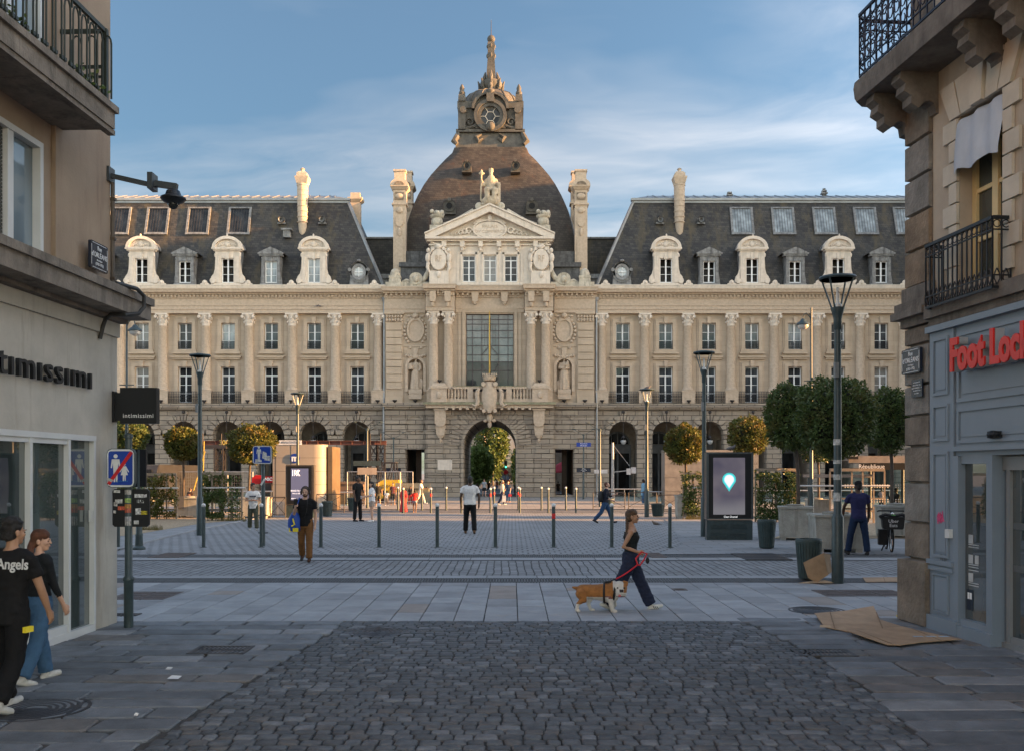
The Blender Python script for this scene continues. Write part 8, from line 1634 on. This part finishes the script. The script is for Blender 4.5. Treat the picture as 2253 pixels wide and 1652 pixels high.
OFFW = M('school_wall', (.55,.52,.44), .9, var=.08); Y = 185; k = Y/F; b = W(1110, VH, Y); e = empty('school_building', (b.x, Y, 0), 'cream school building with green lettering at the end of the street beyond the archway', 'building'); m = MB(); m.box(-14, 12, 0, 10, 0, 9.5); m.build('wall', OFFW, e); m = MB(); m.box(-14.3, 12.3, -.4, 10.4, 9.5, 10); m.taper(-14.3, 12.3, -.4, 10.4, 10, 13, 1, 3); m.build('roof', SLATE, e)
m = MB(); m.box(2.2, 3.2, -.6, 0, 0, 12.5); m.build('chimney_pier', OFFW, e); m = MB(); m.box(-8, 2.0, -.1, 0, .4, 3.0); m.build('ground_floor_glazing', PANED, e)
for i in range(5): w_ = MB(); w_.box(-12+i*2.3, -10.8+i*2.3, -.06, 0, 5.6, 7.6); w_.build('window', PANED, e)
GL = M('green_lettering', (.02,.12,.06), .6)
for t, v in (('ECOLE', 1003), ('Maternelle', 1011), ('Elementaire', 1019), ('Collège', 1027)): text(t, .85, GL, e, ((1118-1110)*k, -.08, EYE-(v-9-VH)*k), ext=.01)
def town(u0, u1, Y, h, label, wall, d=14):
    a, b_ = W(u0, VH, Y).x, W(u1, VH, Y).x; e = empty('town_house', ((a+b_)/2, Y, 0), label, 'building'); w = (b_-a)/2; m = MB(); m.box(-w, w, 0, d, 0, h); m.build('wall', wall, e); m = MB(); m.taper(-w-.2, w+.2, -.2, d+.2, h, h+3, 1, 4); m.build('roof', SLATE, e)
    n = max(1, int(2*w/2.6))
    for i in range(n):
        for z in (1.2, 4.4, 7.4):
            if z+1.8 < h: f = MB(); x = -w+2*w*(i+.5)/n; f.box(x-.5, x+.5, -.04, .0, z, z+1.7); f.build('window', PANED, e)
    return e
town(960, 1066, 165, 9, 'pale town house half hidden by trees left of the street beyond the archway', STONE); town(1150, 1215, 150, 10, 'dark fronted house right of the street beyond the archway', GRANP)
def car(u, v, w_, label, col, lights=True, away=False):
    b = G(u, v); e = empty('parked_car', b, label, 'car'); m = MB(); m.rings([[(x*w_, y, z) for x, y, z in P_] for P_ in ([(-.9, 0, .25), (.9, 0, .25), (.95, 0, .75), (.85, 0, .85), (-.85, 0, .85), (-.95, 0, .75)], [(-.95, 1.0, .25), (.95, 1.0, .25), (1, 1.0, .8), (.9, 1.0, .98), (-.9, 1.0, .98), (-1, 1.0, .8)], [(-.95, 4, .25), (.95, 4, .25), (1, 4, .85), (.9, 4, 1.0), (-.9, 4, 1.0), (-1, 4, .85)])]); m.build('body', M('car_paint_%d' % u, col, .25, spec=.6), e, True, 40)
    m = MB(); m.rings([[(x*w_, y, z) for x, y, z in P_] for P_ in ([(-.85, 1.0, .95), (.85, 1.0, .95), (.85, 3.8, .97), (-.85, 3.8, .97)], [(-.68, 1.8, 1.5), (.68, 1.8, 1.5), (.68, 3.2, 1.5), (-.68, 3.2, 1.5)])]); m.build('cabin', PANED, e)
    for s in (-1, 1):
        h = MB(); h.ball((s*.65*w_, -.02, .68), (.16, .06, .11), 8, 6); h.build('headlight', emis('headlight_%d' % u, (1, .9, .75), 3) if lights else M('taillight_%d' % u, (.3,.02,.02), .3), e)
        for y in (.8, 3.3): t = MB(); t.xprism([(y+.32*math.cos(a*.52), .32+.32*math.sin(a*.52)) for a in range(12)], s*.9*w_-.1, s*.9*w_+.1); t.build('wheel', RUB, e)
    return e
car(1078, 1056.5, 1.0, 'white car with headlights on coming up the street beyond the archway', (.6,.6,.6)); car(1113, 1061, 1.0, 'dark car parked nearest the archway on the right', (.02,.022,.025), False); car(1110, 1066, .9, 'dark red car at the right edge of the archway street', (.06,.015,.015), False); car(1104, 1054, 1.1, 'black van parked farther down the street beyond the archway', (.015,.015,.018), False)
e = empty('traffic_light', W(1113, VH, 120)*1, 'traffic light showing green beside a no entry sign beyond the archway', 'traffic light'); e.location.z = 0; m = MB(); m.tube((0, 0, 0), (0, 0, 3.4), .06, n=6); m.box(-.15, .15, -.1, .1, 2.5, 3.5); m.build('post', DARKM, e); m = MB(); m.ball((0, -.12, 2.7), .1, 8, 6); m.build('green_lamp', emis('green_lamp', (.05,.9,.3), 1.5), e); m = MB(); m.ylathe([(.3, -.14), (.3, -.12)], 14, (0, 0, 2.05)); m.build('no_entry_sign', SRED, e)
# terrace parasol seen through the right passage
b = W(1240, 1090, 99); e = empty('parasol', (b.x, 99, 0), 'red terrace parasol seen through the right hand passage', 'parasol'); m = MB(); m.lathe([(1.8, 2.0), (1.75, 2.15), (.9, 2.75), (.05, 3.2)], 8); m.build('canopy', M('red_canvas', (.42,.03,.05), .7), e); m = MB(); m.tube((0, 0, 0), (0, 0, 3.2), .035, n=6); m.build('pole', DARKM, e)
town(1185, 1300, 106, 9, 'shaded stone house behind the red parasol', GRANP)
# ================= OTHER BUILDINGS ROUND THE SQUARE (two unseen blocks are added to shade it) =================
def town_block(name, x0, x1, y0, y1, h, label, wall=BEIGE, face='w'):
    e = empty(name, ((x0+x1)/2, (y0+y1)/2, 0), label, 'building'); a, b = (x1-x0)/2, (y1-y0)/2; m = MB(); m.box(-a, a, -b, b, 0, h); m.box(-a-.2, a+.2, -b-.2, b+.2, h, h+.4); m.build('wall', wall, e)
    m = MB(); m.taper(-a, a, -b, b, h+.4, h+3.4, min(3, a*.6), min(3, b*.6)); m.build('roof', SLATE, e); m = MB()
    return e
town_block('shade_block', 46, 60, 2, 33.8, 27, 'unseen block added for shade outside the right edge of the picture, beside the square')  # unseen, its far edge set where the sunlit strip begins
town_block('shade_block', 46, 60, 64, 112, 32, 'second block added for shade outside the right edge of the picture, beyond the side street')  # unseen, its height set for the shadow line on the palace
town_block('row_house', 15, 46, 1, 12.5, 15, 'row of stone houses hidden behind the right corner building')
town_block('row_house', -60, -15, 1, 12.5, 16, 'row of stone houses hidden behind the left corner building')
# ================= WORLD AND SUN =================
CROT, CLX, CLY = 57, 7.3, 14.7
SUN_AZ, SUN_EL = 97.0, 10.0     # azimuth clockwise from +Y
SKYS, SUNS, EXPO = .065, 5.0, 2.35
sd_ = Vector((math.sin(R(SUN_AZ))*math.cos(R(SUN_EL)), math.cos(R(SUN_AZ))*math.cos(R(SUN_EL)), math.sin(R(SUN_EL))))
w = bpy.data.worlds.new('World'); scn.world = w; w.use_nodes = True; nt = w.node_tree; bg = nt.nodes['Background']
sk = nt.nodes.new('ShaderNodeTexSky'); sk.sky_type = 'NISHITA'; sk.sun_disc = False; sk.sun_elevation = R(SUN_EL); sk.sun_rotation = R(SUN_AZ); sk.altitude = 50; sk.air_density = 1.0; sk.dust_density = .4; sk.ozone_density = 2.5
tc = nt.nodes.new('ShaderNodeTexCoord').outputs['Generated']
sep = N(nt, 'SeparateXYZ'); nt.links.new(tc, sep.inputs[0])
zz = N(nt, 'Math', operation='MAXIMUM'); zz.inputs[1].default_value = 0; nt.links.new(sep.outputs[2], zz.inputs[0])
za = N(nt, 'Math', operation='ADD'); za.inputs[1].default_value = .10; nt.links.new(zz.outputs[0], za.inputs[0])
cb = N(nt, 'CombineXYZ')
for i in (0, 1):
    dv_ = N(nt, 'Math', operation='DIVIDE'); nt.links.new(sep.outputs[i], dv_.inputs[0]); nt.links.new(za.outputs[0], dv_.inputs[1]); nt.links.new(dv_.outputs[0], cb.inputs[i])
# cirrus: long soft veils on a flat cloud layer, warped, with finer combed wisps inside them
mp = N(nt, 'Mapping'); mp.inputs['Rotation'].default_value = (0, 0, R(CROT)); mp.inputs['Scale'].default_value = (.55, 1.15, 1); mp.inputs['Location'].default_value = (CLX, CLY, 0); nt.links.new(cb.outputs[0], mp.inputs['Vector'])
wp = N(nt, 'TexNoise'); wp.inputs['Scale'].default_value = .9; wp.inputs['Detail'].default_value = 4; nt.links.new(mp.outputs[0], wp.inputs['Vector'])
ws = N(nt, 'VectorMath', operation='SCALE'); ws.inputs['Scale'].default_value = 1.1; nt.links.new(wp.outputs['Color'], ws.inputs[0])
wa = N(nt, 'VectorMath', operation='ADD'); nt.links.new(mp.outputs[0], wa.inputs[0]); nt.links.new(ws.outputs[0], wa.inputs[1])
n1 = noise(nt, wa.outputs[0], .75, 5, .5); n2 = noise(nt, scaled(nt, wa.outputs[0], (1, 1.7, 1)), 1.3, 9, .6)
ml = N(nt, 'Math', operation='MULTIPLY'); nt.links.new(ramp(nt, n1, .39, .62), ml.inputs[0]); nt.links.new(ramp(nt, n2, .30, .72), ml.inputs[1])
pw = N(nt, 'Math', operation='ADD'); pw.inputs[1].default_value = .07; nt.links.new(ml.outputs[0], pw.inputs[0]); pw.use_clamp = True
bn = N(nt, 'Math', operation='MULTIPLY'); bn.inputs[1].default_value = .95; nt.links.new(pw.outputs[0], bn.inputs[0])
hsv = N(nt, 'HueSaturation'); hsv.inputs['Saturation'].default_value = 1.0; nt.links.new(sk.outputs[0], hsv.inputs['Color']); skc = hsv.outputs[0]
eg = N(nt, 'MapRange'); eg.inputs[1].default_value = .0; eg.inputs[2].default_value = .48; eg.inputs[3].default_value = 1.15; eg.inputs[4].default_value = .60; nt.links.new(sep.outputs[2], eg.inputs[0])
es = N(nt, 'VectorMath', operation='SCALE'); nt.links.new(skc, es.inputs[0]); nt.links.new(eg.outputs[0], es.inputs['Scale']); skc = mixc(nt, 1.0, es.outputs[0], (.82, 1.01, 1.03), 'MULTIPLY')
lum = N(nt, 'RGBToBW'); nt.links.new(sk.outputs[0], lum.inputs[0])
cl = N(nt, 'VectorMath', operation='SCALE'); cl.inputs[0].default_value = (2.75, 2.66, 2.66); nt.links.new(lum.outputs[0], cl.inputs['Scale'])
cmx = nt.nodes.new('ShaderNodeMix'); cmx.data_type = 'RGBA'; nt.links.new(bn.outputs[0], cmx.inputs[0]); nt.links.new(skc, cmx.inputs[6]); nt.links.new(cl.outputs[0], cmx.inputs[7])
# added fill: sky gain overhead and behind camera, dimmed in front, warm low down
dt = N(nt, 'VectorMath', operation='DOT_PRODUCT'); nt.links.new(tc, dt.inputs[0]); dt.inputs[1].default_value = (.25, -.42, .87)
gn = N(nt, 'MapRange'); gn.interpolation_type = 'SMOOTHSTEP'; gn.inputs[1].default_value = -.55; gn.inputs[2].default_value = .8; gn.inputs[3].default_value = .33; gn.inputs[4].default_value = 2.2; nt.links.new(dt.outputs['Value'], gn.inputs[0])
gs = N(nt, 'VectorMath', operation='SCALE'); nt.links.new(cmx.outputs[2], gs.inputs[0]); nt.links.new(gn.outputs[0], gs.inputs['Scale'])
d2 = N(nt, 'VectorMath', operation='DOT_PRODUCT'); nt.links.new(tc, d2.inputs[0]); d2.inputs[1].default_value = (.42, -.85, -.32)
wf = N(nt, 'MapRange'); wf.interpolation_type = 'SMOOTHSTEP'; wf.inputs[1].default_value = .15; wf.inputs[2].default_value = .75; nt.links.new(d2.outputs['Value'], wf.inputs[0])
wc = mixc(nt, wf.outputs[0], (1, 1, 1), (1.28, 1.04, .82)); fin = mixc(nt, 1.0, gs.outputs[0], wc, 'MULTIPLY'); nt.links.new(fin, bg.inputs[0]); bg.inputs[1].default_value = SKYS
sl = bpy.data.lights.new('sun', 'SUN'); sl.energy = SUNS; sl.angle = R(.5); sl.color = (1, .50, .17)
so = bpy.data.objects.new('sun', sl); COL.objects.link(so); so.rotation_euler = sd_.to_track_quat('Z', 'Y').to_euler(); so.location = sd_*200
vs = scn.view_settings; vs.view_transform = 'Standard'; vs.look = 'None'; vs.gamma = 1; vs.exposure = EXPO
scn.cycles.use_denoising = True; scn.cycles.max_bounces = 6; scn.cycles.transparent_max_bounces = 12; scn.cycles.sample_clamp_indirect = 6
# lettering: turn the font curves into plain meshes
dg = bpy.context.evaluated_depsgraph_get()
for o in [o for o in scn.objects if o.type == 'FONT']:
    me = bpy.data.meshes.new_from_object(o.evaluated_get(dg)); q = bpy.data.objects.new('lettering_mesh', me)
    nm = o.name.split('.')[0]; q.parent = o.parent; q.location = o.location; q.rotation_euler = o.rotation_euler; q.scale = o.scale
    COL.objects.link(q); bpy.data.objects.remove(o); q.name = nm
